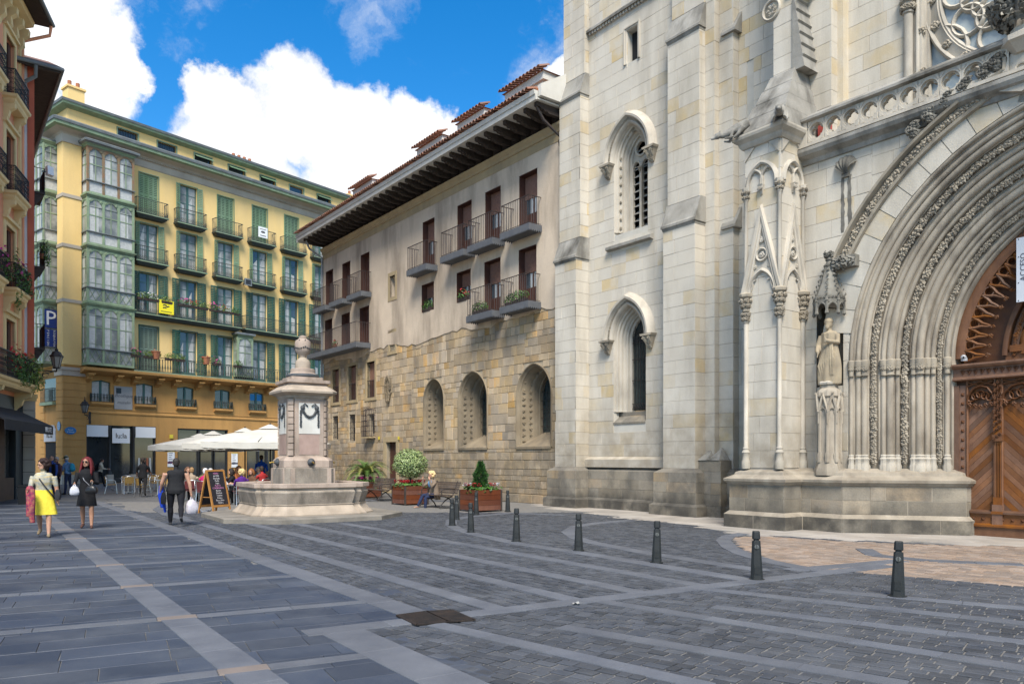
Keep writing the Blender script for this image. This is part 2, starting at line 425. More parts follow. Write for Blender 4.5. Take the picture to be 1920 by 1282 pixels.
m_apron = mat('apron_stone', (.33, .29, .25), (.40, .365, .32), scale=1.2, rough=.75, bump=.2, bscale=60, rnd=.12, isl=True, stain=(.19, .17, .15), stain_amt=.55, stain_scale=(.8, .8, .8))
def ground_mat():
 m = bpy.data.materials.new('ground_far_setts'); m.use_nodes = True; N = m.node_tree.nodes; L = m.node_tree.links; b = N['Principled BSDF']
 g = N.new('ShaderNodeNewGeometry'); mp = N.new('ShaderNodeMapping'); mp.inputs['Rotation'].default_value = (0, 0, R(-35)); L.new(g.outputs['Position'], mp.inputs[0])
 br = N.new('ShaderNodeTexBrick'); L.new(mp.outputs[0], br.inputs[0]); br.inputs['Scale'].default_value = 1
 br.inputs['Brick Width'].default_value = .11; br.inputs['Row Height'].default_value = .2; br.inputs['Mortar Size'].default_value = .008
 br.inputs['Color1'].default_value = (.075, .077, .082, 1); br.inputs['Color2'].default_value = (.115, .113, .112, 1); br.inputs['Mortar'].default_value = (.14, .135, .13, 1)
 n = N.new('ShaderNodeTexNoise'); n.inputs['Scale'].default_value = .7; n.inputs['Detail'].default_value = 6; L.new(g.outputs['Position'], n.inputs['Vector'])
 mx = N.new('ShaderNodeMix'); mx.data_type = 'RGBA'; mx.blend_type = 'MULTIPLY'; mx.inputs[0].default_value = .6
 cr = N.new('ShaderNodeMapRange'); L.new(n.outputs[0], cr.inputs[0]); cr.inputs[1].default_value = .3; cr.inputs[2].default_value = .7; cr.inputs[3].default_value = .65; cr.inputs[4].default_value = 1.25
 L.new(br.outputs[0], mx.inputs[6]); L.new(cr.outputs[0], mx.inputs[7]); L.new(mx.outputs[2], b.inputs['Base Color']); b.inputs['Roughness'].default_value = .7
 return m
MB().quad((-400, -150, -.006), (400, -150, -.006), (400, 700, -.006), (-400, 700, -.006)).build('ground', ground_mat(), kind='structure')
pave = MB().quad((-22, 2.5, 0), (14, 2.5, 0), (14, 30, 0), (-22, 30, 0)).build('plaza_pavement', m_mortar, kind='structure', label='dark slate and basalt plaza paving crossed by pale granite bands')
pave['label'] = 'dark slate and basalt plaza paving crossed by pale granite bands'
def paver_mesh(name, m, c=.06):
 b = MB(); e = .5; f = [(-e, -e), (e, -e), (e, e), (-e, e)]; g = [(x * (1 - c), y * (1 - c * 1.6)) for x, y in f]
 b.rings([[(x, y, -1) for x, y in f], [(x, y, -.25) for x, y in f], [(x, y, 0) for x, y in g]], True, False, True); return b.mesh(name, m)
def lattice(ang_dir, rowp, ln, lo, hi, test, zt, seed, jit=.25, jr=.004, gap=.010, tilt=.006, bond=None):
 """rows along ang_dir; lo/hi: corner points of the box to cover"""
 rg = random.Random(seed); d = Vector(ang_dir).normalized(); n = Vector((-d.y, d.x)); out = []
 cs = [Vector((x, y)) for x in (lo[0], hi[0]) for y in (lo[1], hi[1])]
 us = [c.dot(d) for c in cs]; vs = [c.dot(n) for c in cs]; ang = math.atan2(d.y, d.x)
 v = math.floor(min(vs) / rowp) * rowp
 while v < max(vs):
  u = min(us) + rg.random() * ln
  while u < max(us):
   l = ln * (1 + rg.uniform(-jit, jit)); p = d * (u + l / 2) + n * (v + rowp / 2)
   k = test(p)
   if k is not None:
    h = rg.uniform(-jr, jr)
    M = T((p.x, p.y, zt + h)) @ RZ(ang + rg.uniform(-.015, .015)) @ RX(rg.uniform(-tilt, tilt)) @ RY(rg.uniform(-tilt, tilt)) @ S3(l - gap, rowp - gap * rg.uniform(.7, 1.3), .02)
    out.append((M, k))
   u += l
  v += rowp
 return out
def inview(p, m=1.5):
 return p.y > 4.0 and abs(p.x) < p.y * .70 + m
PINK = [gnd(*q) for q in ((1372, 1008), (1392, 1030), (1450, 1052), (1540, 1068), (1700, 1082), (1960, 1104), (1990, 1024), (1760, 1022), (1560, 1014), (1420, 1004))]
APRON = [gnd(*q) for q in ((1010, 950), (1180, 972), (1300, 985), (1372, 1000), (1480, 1007), (1600, 1013), (1740, 1020), (2050, 1034), (2050, 965), (1400, 935), (1030, 930))]
def inpoly(p, P):
 c = False; j = len(P) - 1
 for i in range(len(P)):
  if (P[i][1] > p.y) != (P[j][1] > p.y) and p.x < (P[j][0] - P[i][0]) * (p.y - P[i][1]) / (P[j][1] - P[i][1]) + P[i][0]: c = not c
  j = i
 return c
def is_slab(p): return perp(p) < (2.14 if cbd(p) > 0 else 1.17)
def t_far(p): return 0 if (inview(p) and not is_slab(p) and cbd(p) > -.05 and p.y < 24 and not inpoly(p, PINK) and not inpoly(p, APRON)) else None
def t_near(p): return 0 if (inview(p) and not is_slab(p) and cbd(p) <= .05 and not inpoly(p, PINK)) else None
def t_pink(p): return 1 if inpoly(p, PINK) and inview(p) else None
def t_slab(p): return 0 if (inview(p) and (is_slab(p) or is_slab(p - GN * .22)) and p.y < 30) else None
sett_me = [paver_mesh('sett', m_sett, .12), paver_mesh('sett', m_pink, .1)]
setts = lattice(GA, .125, .155, (-14, 8), (8, 25), t_far, .012, 1, jit=.38, jr=.005, gap=.018) + lattice(TD, .128, .16, (-2, 4), (8, 13), t_near, .012, 2, jit=.38, jr=.005, gap=.018) + lattice((.603, -.798), .13, .20, (4, 9), (14, 20), t_pink, .010, 3)
spread_pieces(pave, Matrix(), setts, 'sett', sett_me, 'sett_field', m_sett, 300)
slab_me = [paver_mesh('slab', m_slab, .008)]
slabs = lattice(GB, .41, .72, (-21, 4), (1.5, 30), t_slab, .010, 4, jit=.35, jr=.0015, gap=.006, tilt=.0012)
spread_pieces(pave, Matrix(), slabs, 'slab', slab_me, 'slab_field', m_slab, 300)
ap_me = [paver_mesh('apron_slab', m_apron, .006)]
spread_pieces(pave, Matrix(), lattice((.603, -.798), .55, 1.1, (0, 12), (13, 29), lambda p: 0 if inpoly(p, APRON) else None, .014, 9, jr=.001, gap=.006, tilt=.001), 'apron_slab', ap_me, 'apron_field', m_apron, 300)
# pale bands: each a run of long granite stones
band_unit = paver_mesh('band_stone', m_band, .012); tan_unit = paver_mesh('tan_stone', m_bando, .02)
def band(pts, w, ln=.95, z=.019, seed=0):
 rg = random.Random(seed); P = [Vector(p) for p in pts]
 for i in range(len(P) - 1):
  d = P[i + 1] - P[i]; L_ = d.length
  if L_ < .03: continue
  k = max(1, round(L_ / ln)); q = d / L_; a = math.atan2(d.y, d.x)
  for j in range(k):
   l = L_ / k; c = P[i] + q * (l * (j + .5))
   if not inview(c, 3): continue
   o = bpy.data.objects.new('band_stone', band_unit); COL.objects.link(o); o.parent = pave
   o.location = (c.x, c.y, z + rg.uniform(0, .0008)); o.rotation_euler = (0, 0, a); o.scale = (l - .004 + (.03 if len(P) > 4 else 0), w, .028)
def cb(t): v = CB0 + CBD * t; return (v.x, v.y)
def hit_cb(pp):      # where the line perp = pp meets the cross band
 lo_, hi_ = -12.0, 12.0
 for _ in range(50):
  mid = (lo_ + hi_) / 2
  if perp(CB0 + CBD * mid) < pp: lo_ = mid
  else: hi_ = mid
 return cb(lo_)
band([along(0, -4), along(0, 34)], .33, 1.2, .020, 1)
pB = hit_cb(2.14); band([pB, along(2.14, 30)], .34, 1.1, .0205, 2)
p1_ = hit_cb(1.17); band([along(1.17, -6), p1_], .42, 1.0, .0205, 3)
for k_, pp in enumerate((3.02, 4.06, 5.05, 6.08)):
 band([hit_cb(pp), along(pp, (17.2, 15.5, 13.2, 12.6)[k_])], .25, 1.0, .0195, 10 + k_)
band([cb(-1.75), cb(7.4)], .27, .8, .0212, 20)
for j in range(-1, 12):                         # thin cross courses in the slab field, a tan stone where they meet the long band
 c = G0 + GA * (2.43 * j); far = c + GB * ((2.14 if j > 0 else 1.17) / GB.dot(GN)); left = c - GB * 9
 band([tuple(left), tuple(c - GB * .19)], .17, 1.1, .0182, 30 + j); band([tuple(c + GB * .19), tuple(far)], .17, 1.1, .0182, 60 + j)
 o = bpy.data.objects.new('tan_stone', tan_unit); COL.objects.link(o); o.parent = pave
 o.location = (c.x, c.y, .0222); o.rotation_euler = (0, 0, math.atan2(GB.y, GB.x)); o.scale = (.38, .17, .028)
for k_, (a_, b_) in enumerate((((1307, 1104), (1960, 1175)), ((1115, 1127), (1960, 1262)), ((1051, 1177), (1700, 1286)), ((1337, 1139), (1960, 1211)), ((1535, 1108), (1960, 1146)), ((815, 1172), (1330, 1290)))):
 band([gnd(*a_), gnd(*b_)], .20, .8, .0196, 90 + k_)
for k_, pl in enumerate((((846, 985), (858, 993), (890, 1002), (970, 1020), (1085, 1037), (1231, 1061), (1380, 1085), (1419, 1091)),
                         ((1180, 976), (1120, 981), (1080, 988), (1064, 998), (1080, 1009), (1110, 1018), (1208, 1037), (1330, 1056), (1430, 1071)),
                         ((1395, 1001), (1366, 1006), (1356, 1014), (1368, 1027), (1392, 1039), (1440, 1053), (1500, 1065), (1560, 1073)),
                         ((640, 945), (690, 938), (760, 935), (840, 940)), ((846, 985), (846, 976), (880, 969), (960, 962), (1060, 966)),
                         ((310, 947), (298, 955), (318, 966), (347, 972)), ((222, 920), (262, 915), (330, 912)),
                         ((1480, 1070), (1580, 1062), (1690, 1052)), ((1620, 1030), (1640, 1042), (1740, 1052), (1920, 1060)))):
 pts = [gnd(*q) for q in pl]
 band(pts, .30 if k_ != 5 else .38, .6, .0188, 120 + k_)
m_grate = mat('grate_iron', (.028, .025, .023), (.06, .042, .032), scale=8, rough=.7, metal=.6, bump=.3, bscale=50)
for k_, (cs, lb) in enumerate(((((745, 1157), (797, 1150), (839, 1169), (781, 1175)), 'rusty slotted drain grate beside the long pale band, nearer the slate slabs'),
                              (((801, 1150), (846, 1147), (889, 1166), (843, 1169)), 'rusty slotted drain grate on the basalt setts, further from the slate slabs'))):
 P = [Vector((*gnd(*c), .024)) for c in cs]; ctr = sum(P, Vector()) / 4
 t = thing('drain_grate', lb, 'drain grate', (ctr.x, ctr.y, 0), group='drain grates in the paving'); Q = [p - Vector((ctr.x, ctr.y, 0)) for p in P]
 fr = MB()
 for i in range(4): fr.bar(Q[i], Q[(i + 1) % 4], .035, .012)
 fr.build('grate_frame', m_grate, t)
 MB().poly([q - Vector((0, 0, .004)) for q in Q]).build('pit', mat('pit_black', (.008, .008, .008), rough=1), t)
 for i in range(1, 14):
  MB().bar(Q[0].lerp(Q[1], i / 14), Q[3].lerp(Q[2], i / 14), .020, .010).build('grate_bar', m_grate, t)
# ================================================================== CHURCH
church = CF.root('church', 'pale stone gothic church with tower, buttresses and deep carved portal', 'church')
CM = Matrix.Translation((CF.ox, CF.oy, 0)) @ RZ(CF.ang)
OCH = (.56, .43, .235); DIRT = (.155, .14, .115)
m_ch = mat('church_limestone', (.62, .57, .485), (.545, .495, .415), c3=OCH, scale=.8, rough=.85, bump=.25, bscale=30, rnd=.032, isl=True, stain=(.29, .25, .19), stain_amt=.55, stain_scale=(1.0, 1.0, .2), low_dirt=(1.3, 4.0, (.27, .225, .165), .8), fine=.12)
m_chp = mat('church_plinth_stone', (.30, .262, .205), (.205, .178, .138), c3=(.36, .26, .15), scale=1.4, rough=.9, bump=.4, bscale=25, rnd=.16, isl=True, stain=(.09, .085, .075), stain_amt=.8, stain_scale=(1.4, 1.4, .9), low_dirt=(.35, .75, (.062, .056, .047), .95), fine=.2)
m_cor = mat('church_core', (.46, .43, .37), (.52, .49, .43), scale=3, rough=.95, bump=.2, bscale=40, low_dirt=(.2, 2.4, (.2, .17, .13), .8))
m_cs = mat('church_dressed_stone', (.57, .515, .43), (.47, .42, .345), scale=1.1, rough=.85, bump=.3, bscale=45, stain=(.20, .18, .15), stain_amt=.65, stain_scale=(1.6, 1.6, .5), low_dirt=(1.2, 3.0, (.27, .24, .19), .7), fine=.15)
m_cw = mat('church_weathered_stone', (.24, .225, .195), (.38, .36, .32), scale=1.5, rough=.9, bump=.35, bscale=40, stain=(.065, .06, .05), stain_amt=.9, stain_scale=(1.3, 1.3, .45), fine=.2)
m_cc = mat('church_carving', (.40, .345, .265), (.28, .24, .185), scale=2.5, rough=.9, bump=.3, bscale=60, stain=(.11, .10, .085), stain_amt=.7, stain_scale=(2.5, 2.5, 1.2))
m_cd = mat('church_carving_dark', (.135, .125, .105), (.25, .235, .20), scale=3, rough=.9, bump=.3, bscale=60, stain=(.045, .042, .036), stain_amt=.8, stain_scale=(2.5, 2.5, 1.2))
m_ar = mat('church_archivolt_stone', (.47, .41, .325), (.35, .30, .235), scale=.9, rough=.88, bump=.3, bscale=40, stain=(.13, .105, .08), stain_amt=.8, stain_scale=(2.2, 2.2, .6), low_dirt=(1.3, 3.2, (.22, .185, .14), .7), fine=.15)
m_drk = mat('dark_void', (.012, .012, .013), rough=.9)
m_cgl = mat('church_leaded_glass', (.018, .03, .03), (.035, .055, .055), scale=9, rough=.25, bump=.3, bscale=14, spec=.7)
m_rgl = mat('rose_glass', (.36, .40, .40), (.26, .31, .34), scale=3.5, rough=.3, bump=.15, bscale=6, spec=.4, lo=.45, hi=.55)
m_iron = mat('wrought_iron', (.02, .02, .022), (.045, .035, .03), scale=12, rough=.6, metal=.3)
blk = [chamfer_box('stone_block', m_ch, .006), chamfer_box('stone_block', m_chp, .014)]
cb_spec = []
def cblocks(k, *a, **kw):
 for M in ashlar(*a, **kw): cb_spec.append((M, k))
def front(x0, x1, z0, z1, y, seed, k=0, c=.40, l=.78, holes=()): cblocks(k, x0, x1, z0, z1, y, c, l, holes=holes, seed=seed)
def side(x, y0, y1, z0, z1, seed, k=0, c=.40): cblocks(k, y0, y1, z0, z1, x, c, .55, side=x, seed=seed)
# ---- tower: plinth
def plinth(name, pts_out, pts_mid, pts_top, zz):
 """stepped base that follows a plan polyline: lower course, wall, sloped ledge"""
 z0, z1, z2, z3, z4 = zz
 b = MB(); b.rings([[(x, y, z0) for x, y in pts_out], [(x, y, z1) for x, y in pts_out], [(x, y, z2) for x, y in pts_mid], [(x, y, z3) for x, y in pts_mid], [(x, y, z4) for x, y in pts_top]], False)
 return b.build(name, m_chp, church)
def off(pts, d):
 """offset an open plan polyline to its right-hand side (towards the square)"""
 out = []
 for i, p in enumerate(pts):
  p = Vector(p); a = (p - Vector(pts[i - 1])).normalized() if i else None; c = (Vector(pts[i + 1]) - p).normalized() if i < len(pts) - 1 else None
  a = a or c; c = c or a; n1 = Vector((a.y, -a.x)); n2 = Vector((c.y, -c.x)); q = n1 + n2
  q = q / max(q.length_squared, .3) * 2 * d
  out.append((p.x + q.x, p.y + q.y))
 return out
tw = [(-.1, 4), (-.1, .45), (1.0, .45), (1.0, 1.05), (4.94, 1.05), (4.94, .45), (6.16, .45), (6.16, .9), (6.5, .9), (6.5, 1.1), (7.0, 1.1), (7.0, 1.35), (9.4, 1.35)]
plinth('tower_plinth', off(tw, .30), off(tw, .20), tw, (0, .30, .38, 1.28, 1.40))
for (a, bq) in zip(tw[:-1], tw[1:]):
 pass
po = off(tw, .305); pm = off(tw, .205)
for P_, z0, z1, sd in ((po, .0, .30, 1), (pm, .38, 1.28, 2)):
 for i in range(1, len(P_) - 1):
  a, c = P_[i], P_[i + 1]
  if abs(a[1] - c[1]) < 1e-4 and c[0] - a[0] > .15: front(a[0], c[0], z0, z1, a[1], 40 + sd * 20 + i, 1, .30 if sd == 1 else .31, .95)
  elif abs(a[0] - c[0]) < 1e-4 and c[1] - a[1] > .1: side(a[0], a[1], c[1], z0, z1, 40 + sd * 20 + i, 1, .31)
MB().prism([(0, 0), (0, .06), (-.12, .0)], 'x', 0, 1)
MB().box(1.0, 4.9, .86, 1.06, 1.40, 1.66).prism([(.86, 1.66), (1.06, 1.66), (1.06, 1.76)], 'x', 1.0, 4.9).build('inner_ledge', m_ch, church)
# ---- tower: buttresses with set-offs
ST = ((1.40, 8.60, 0.0), (9.35, 14.3, .20), (15.05, 20.5, .40))
def buttress(x0, x1, y, yb, seed, holes=()):
 core = MB()
 for k, (z0, z1, s) in enumerate(ST):
  core.box(x0 + .02, x1 - .02, y + s + .02, yb, z0 - .75 if k else z0, z1 + .02)
  front(x0, x1, z0, z1, y + s, seed + k); side(x1, y + s, yb, z0, z1, seed + 7 + k)
 core.build('buttress_core', m_cor, church)
 for k in (0, 1):
  z1, s = ST[k][1], ST[k][2]; zt = ST[k + 1][0]; yn = y + ST[k + 1][2]
  w = MB(); e = .07
  w.prism([(y + s - e, z1), (y + s - e, z1 + .07), (y + s - .02, z1 + .13), (yn + .01, zt), (yb, zt), (yb, z1)], 'x', x0 - .04, x1 + .04)
  w.prism([(y + s - .01, z1 - .08), (y + s - e + .02, z1 + .001), (yb, z1 + .001), (yb, z1 - .08)], 'x', x0 - .01, x1 + .01)
  w.build('set_off', m_cw, church)
buttress(-.1, 1.0, .45, 3.0, 100); buttress(4.94, 6.16, .45, 3.0, 120)
for nm, x0, x1, y, sd in (('a', 6.16, 6.5, .9, 150), ('b', 6.5, 7.0, 1.1, 160)):
 MB().box(x0, x1 - .02, y + .02, 3, 1.4, 20.5).build('shaft_core', m_cor, church)
 front(x0, x1, 1.4, 20.5, y, sd); side(x1, y, 1.6, 1.4, 20.5, sd + 5)
for zz in (8.3, 13.9):
 MB().prism([(1.02, zz), (1.02, zz + .07), (1.35, zz + .62), (1.5, zz + .62), (1.5, zz)], 'x', 6.62, 7.12).build('set_off', m_cw, church)
for x0 in (6.16, 6.52):
 g = MB(); g.rings([[(x0 - .02, .57, 1.64), (x0 + .38, .57, 1.64), (x0 + .38, 1.1, 1.64), (x0 - .02, 1.1, 1.64)], [(x0 + .17, .98, 2.0), (x0 + .19, .98, 2.0), (x0 + .19, 1.0, 2.0), (x0 + .17, 1.0, 2.0)]]); g.build('gablet', m_cw, church)
MB().box(6.16, 6.93, .62, 1.1, .02, 1.63).build('gablet_base', m_chp, church); front(6.14, 6.95, .0, 1.63, .60, 181, 1, .33, .5); side(6.95, .60, 1.1, .0, 1.63, 182, 1, .33)
MB().box(7.0, 9.5, 1.37, 3, 1.4, 20.5).build('wall_core', m_cor, church)
sl1 = CF.at(1400, 200, 1.35); sl2 = CF.at(1413, 122, 1.35); sl3 = CF.at(1389, 715, 1.35); sl4 = CF.at(1399, 618, 1.35)
front(7.0, 9.3, 1.4, 20.5, 1.35, 170, holes=(rect_hole(sl1[0], sl2[0], sl1[1], sl2[1]), rect_hole(sl3[0], sl4[0] + .1, sl3[1], sl4[1])))
for a, c in ((sl1, sl2), (sl3, sl4)):
 w = MB(); w.box(a[0] - .03, c[0] + .15, 1.405, 1.43, a[1], c[1]); w.build('slit_window', m_drk, church)
# ---- tower: wall panel with two windows and a slit
WY = 1.05
WU = dict(xc=3.0, w=.40, z0=9.25, zs=11.55); WL = dict(xc=2.95, w=.37, z0=3.25, zs=5.65)
SPL = .36
slx0, slz0 = CF.at(1176, 120, WY); slx1, slz1 = CF.at(1195, 48, WY)
def wopen(d, e): return gothic_full(d['xc'], d['w'] + e, d['z0'] - (.35 if d is WL else .1), d['zs'], (d['w'] + e) * .55, 12)
ws = MB(); wall_sheet(ws, [(.9, 1.4), (5.0, 1.4), (5.0, 20.5), (.9, 20.5)], [wopen(WU, SPL)[::-1], wopen(WL, SPL)[::-1], [(slx0, slz0), (slx1, slz0), (slx1, slz1), (slx0, slz1)]], WY + .02, .25)
ws.build('tower_wall_core', m_cor, church)
front(1.0, 4.94, 1.76, 20.5, WY, 200, holes=(gothic_hole(WU['xc'], WU['w'] + SPL, WU['z0'] - .1, WU['zs'], (WU['w'] + SPL) * .55), gothic_hole(WL['xc'], WL['w'] + SPL, WL['z0'] - .35, WL['zs'], (WL['w'] + SPL) * .55), rect_hole(slx0, slx1, slz0, slz1)))
side(1.0, .45, WY, 1.4, 8.6, 205); side(1.0, .65, WY, 9.35, 14.3, 206)
def win_path(d, e=0.0, n=14): return gothic_full(d['xc'], d['w'] + e, d['z0'], d['zs'], (d['w'] + SPL) * .55, n)
SPROF = [(0, .62), (0, .50), (.035, .47), (.07, .47), (.075, .40), (.13, .39), (.15, .32), (.19, .30), (.20, .22), (.26, .19), (.27, .12), (.32, .10), (.33, .03), (.36, .0)]
def church_window(d, name, upper):
 root = ob(name, None, church)
 sp = MB(); sweep_y(sp, win_path(d), [(o, WY + y) for o, y in SPROF]); sp.build('jamb_moulding', m_cs, root, smooth=50)
 arch = gothic_full(d['xc'], d['w'] + SPL, d['zs'], d['zs'], (d['w'] + SPL) * .55, 16)[1:-1]
 hp = [(-.02, .0), (.0, -.10), (.06, -.14), (.10, -.10), (.16, -.13), (.20, -.24), (.27, -.25), (.40, -.04), (.42, .03)]
 h = MB(); sweep_y(h, arch, [(o, WY + y) for o, y in hp]); h.build('hood_mould', m_cs, root, smooth=50)
 lf = MB(); leaf_band(lf, gothic_full(d['xc'], d['w'] + SPL + .125, d['zs'], d['zs'], (d['w'] + SPL) * .55, 16)[1:-1], .062, 3, 1.1, y=WY - .10); lf.build('leaf_carving', m_cc, root)
 for sgn in (-1, 1):
  cx = d['xc'] + sgn * (d['w'] + SPL + .22); c = MB()
  c.prism([(cx - .25, d['zs']), (cx + .25, d['zs']), (cx + .22, d['zs'] - .07), (cx - .22, d['zs'] - .07)], 'y', WY - .27, WY + .04)
  c.rings([[(cx - .2, WY - .22, d['zs'] - .07), (cx + .2, WY - .22, d['zs'] - .07), (cx + .2, WY + .04, d['zs'] - .07), (cx - .2, WY + .04, d['zs'] - .07)], [(cx - .06, WY - .05, d['zs'] - .46), (cx + .06, WY - .05, d['zs'] - .46), (cx + .06, WY + .04, d['zs'] - .46), (cx - .06, WY + .04, d['zs'] - .46)]])
  for i in range(9):
   zz = d['zs'] - .12 - .035 * i; rr = .19 - .017 * i
   for q in (-.6, .6): c.add(LEAVES[i % 6], T((cx + q * rr, WY - .21 + .02 * i, zz)) @ RY(i) @ S3(.8, .9, .8))
  c.build('corbel', m_cc, root)
 fl = MB()
 for i in range(9 if upper else 0):
  fl.add(LEAVES[i % 6], T((d['xc'] - d['w'] - .235, WY + .20, d['z0'] + .15 + i * .29)) @ S3(.75, .75, .75))
 if upper:
  for a in (150, 120, 95, 62):
   fl.add(LEAVES[a % 6], T((d['xc'] + .62 * math.cos(R(a)), WY + .2, d['zs'] + .3 + .62 * math.sin(R(a)))) @ S3(.8, .8, .8))
  fl.build('rosettes', m_cc, root)
 # sill
 zb = d['z0']
 if upper:
  s = MB(); s.prism([(WY + .5, zb + .02), (WY - .02, zb - .42), (WY - .16, zb - .48), (WY - .16, zb - .57), (WY + .05, zb - .62), (WY + .5, zb - .62)], 'x', d['xc'] - 1.02, d['xc'] + 1.0); s.build('sill', m_cw, root)
 else:
  MB().box(d['xc'] - .74, d['xc'] + .72, WY + .3, WY + .62, zb - .41, zb - .01).build('sill_core', m_chp, root)
  for i in range(3):
   s = MB(); x0 = d['xc'] - .72 + i * .485; s.prism([(WY + .55, zb + .04), (WY + .27, zb - .16), (WY + .27, zb - .40), (WY + .55, zb - .40)], 'x', x0 + .15 * (i == 0), x0 + .47); s.build('sill_stone', m_chp, root)
   s = MB(); s.prism([(WY + .265, zb - .16), (WY - .004, zb - .36), (WY - .004, zb - .42), (WY + .265, zb - .42)], 'x', x0 - .03, x0 + .445); s.build('sill_stone', m_chp, root)
 return root
wu = church_window(WU, 'belfry_window', True); wl = church_window(WL, 'grille_window', False)
# belfry: mullion, tracery ring and stone louvres
x, w = WU['xc'], WU['w']; yb = WY + .47
tr = MB(); tr.box(x - .045, x + .045, yb, yb + .13, WU['z0'], 11.5)
for sx in (-1, 1):
 c = x + sx * w / 2
 sweep_y(tr, gothic_full(c, w / 2 - .045, WU['z0'], 11.35, .06, 8), [(0, yb + .12), (0, yb + .02), (.03, yb), (.06, yb + .02), (.06, yb + .12)])
sweep_y(tr, arc_pts(x, 11.98, .21, 0, 360, 20)[:-1][::-1], [(0, yb + .12), (0, yb + .02), (.035, yb), (.07, yb + .02), (.07, yb + .12)], True)
tr.build('tracery', m_cs, wu, smooth=50)
tp = MB(); wall_sheet(tp, gothic_full(x, w + .02, 11.4, WU['zs'], (w + SPL) * .55, 12), [arc_pts(x, 11.98, .22, 0, 360, 20)[:-1], gothic_full(x - w / 2, w / 2 - .05, 11.401, 11.42, .06, 6)[1:-1], gothic_full(x + w / 2, w / 2 - .05, 11.401, 11.42, .06, 6)[1:-1]], yb + .07, .05); tp.build('tracery_plate', m_cs, wu)
MB().box(x - .03, x + .03, yb - .05, yb + .02, 11.2, 11.36).add(LEAVES[2], T((x, yb - .04, 11.3)) @ S3(.7, .7, .7)).build('mullion_capital', m_cc, wu)
for sx in (-1, 1):
 for i in range(9):
  z0 = WU['z0'] + .1 + i * .245; MB().prism([(yb + .06, z0), (yb + .09, z0 + .03), (yb + .30, z0 + .2), (yb + .30, z0 + .16)], 'x', x + sx * w / 2 - .16, x + sx * w / 2 + .16).build('louvre', m_cw, wu)
MB().prism([(x - .2, 11.9), (x + .2, 12.02), (x + .2, 12.06), (x - .2, 11.94)], 'y', yb + .1, yb + .14).build('louvre', m_cw, wu)
MB().poly([(p[0], yb + .34, p[1]) for p in win_path(WU, .05)]).build('dark_interior', m_drk, wu)
# lower window: leaded glass behind an iron grille
MB().poly([(p[0], WY + .60, p[1]) for p in win_path(WL, .02)]).build('pane', m_cgl, wl)
gr = MB(); x, w = WL['xc'], WL['w']
hf = gothic_hole(x, w, 0, WL['zs'], (w + SPL) * .55)
for i in range(7):
 xx = x - w + .03 + i * (2 * w - .06) / 6; zt = WL['zs']
 for k in range(60):
  if hf(zt + .015) and hf(zt + .015)[0] < xx < hf(zt + .015)[1]: zt += .015
  else: break
 gr.tube([(xx, WY + .53, WL['z0'] + .05), (xx, WY + .53, zt)], .011, 5)
for zz in (3.36, 3.52, 4.3, 5.0, 5.55, 5.75): gr.bar((x - w, WY + .53, zz), (x + w, WY + .53, zz), .02)
for i in range(6):
 for zz in (3.44, 5.65, 5.9):
  xx = x - w + .03 + (i + .5) * (2 * w - .06) / 6
  gr.tube([(xx + .04 * math.cos(a), WY + .525, zz + .055 * math.sin(a)) for a in [q * math.pi / 4 for q in range(9)]], .008, 4)
gr.build('iron_grille', m_iron, wl)
MB().box(1.02, 4.92, WY + 1.0, 3.2, 1.4, 20.4).build('tower_core', m_drk, church)
# slit and string course
MB().box(slx0 - .02, slx1 + .02, WY + .24, WY + .27, slz0, slz1).build('slit_window', m_drk, church)
fr = MB(); sweep_y(fr, [(slx0, slz0 - .02), (slx0, slz1), (slx1, slz1), (slx1, slz0 - .02)], [(.0, WY + .02), (.03, WY - .03), (.07, WY - .03), (.08, WY - .06), (.12, WY - .06), (.13, WY + .02)]); fr.build('slit_frame', m_cs, church)
sc = MB(); sc.prism([(WY - .14, 16.42), (WY - .14, 16.5), (WY + .02, 16.66), (WY + .1, 16.42)], 'x', 1.02, 4.9); sc.build('string_course', m_cw, church)
for i in range(28): MB().box(1.1 + i * .135, 1.18 + i * .135, WY - .09, WY + .02, 16.33, 16.42).build('dentil', m_cs, church)
# ---- portal: axis, wall, orders
PX, PO, PZ = 14.8, 1.3, 3.9; PY = -.2
def parc(r, sgn=-1, n=20, y=None):
 am = math.acos(PO / r); pts = [(PX + PO - r * math.cos(am * i / n), PZ + r * math.sin(am * i / n)) for i in range(n + 1)]
 return pts if sgn < 0 else [(2 * PX - a, b) for a, b in pts]
def portal_outline(r, z0): l = parc(r); return [(PX + PO - r, z0)] + l + [(2 * PX - a, b) for a, b in l[:-1][::-1]] + [(2 * PX - PX - PO + r, z0)]
def portal_hole(r):
 def f(z):
  if z <= PZ: h = r - PO
  else:
   q = r * r - (z - PZ) ** 2
   if q <= PO * PO: return None
   h = math.sqrt(q) - PO
  return (PX - h, PX + h)
 return f
RO, RI, YI = 4.9, 3.1, 1.0
NX0, NX1 = CF.at(1531, 700, PY)[0], CF.at(1581, 700, PY)[0]
ws = MB(); wall_sheet(ws, [(9.9, .1)] + portal_outline(RO, .1) + [(19.7, .1), (19.7, 9.0), (9.9, 9.0)], [[(NX0, 3.4), (NX1, 3.4), (NX1, 5.35), (NX0, 5.35)]], PY + .02, .2); ws.build('portal_wall_core', m_cor, church)
niche = rect_hole(NX0, NX1, 3.4, 5.35)
front(10.0, 11.75, 1.45, 8.95, PY, 300, 0, .42, .85, holes=(portal_hole(RO + .02), portal_hole(RO + .02) if 0 else niche))
front(11.75, 14.8, 3.9, 8.95, PY, 301, 0, .42, .85, holes=(portal_hole(5.42),)); front(14.8, 19.6, 1.45, 8.95, PY, 302, 0, .42, .85, holes=(portal_hole(5.42),))
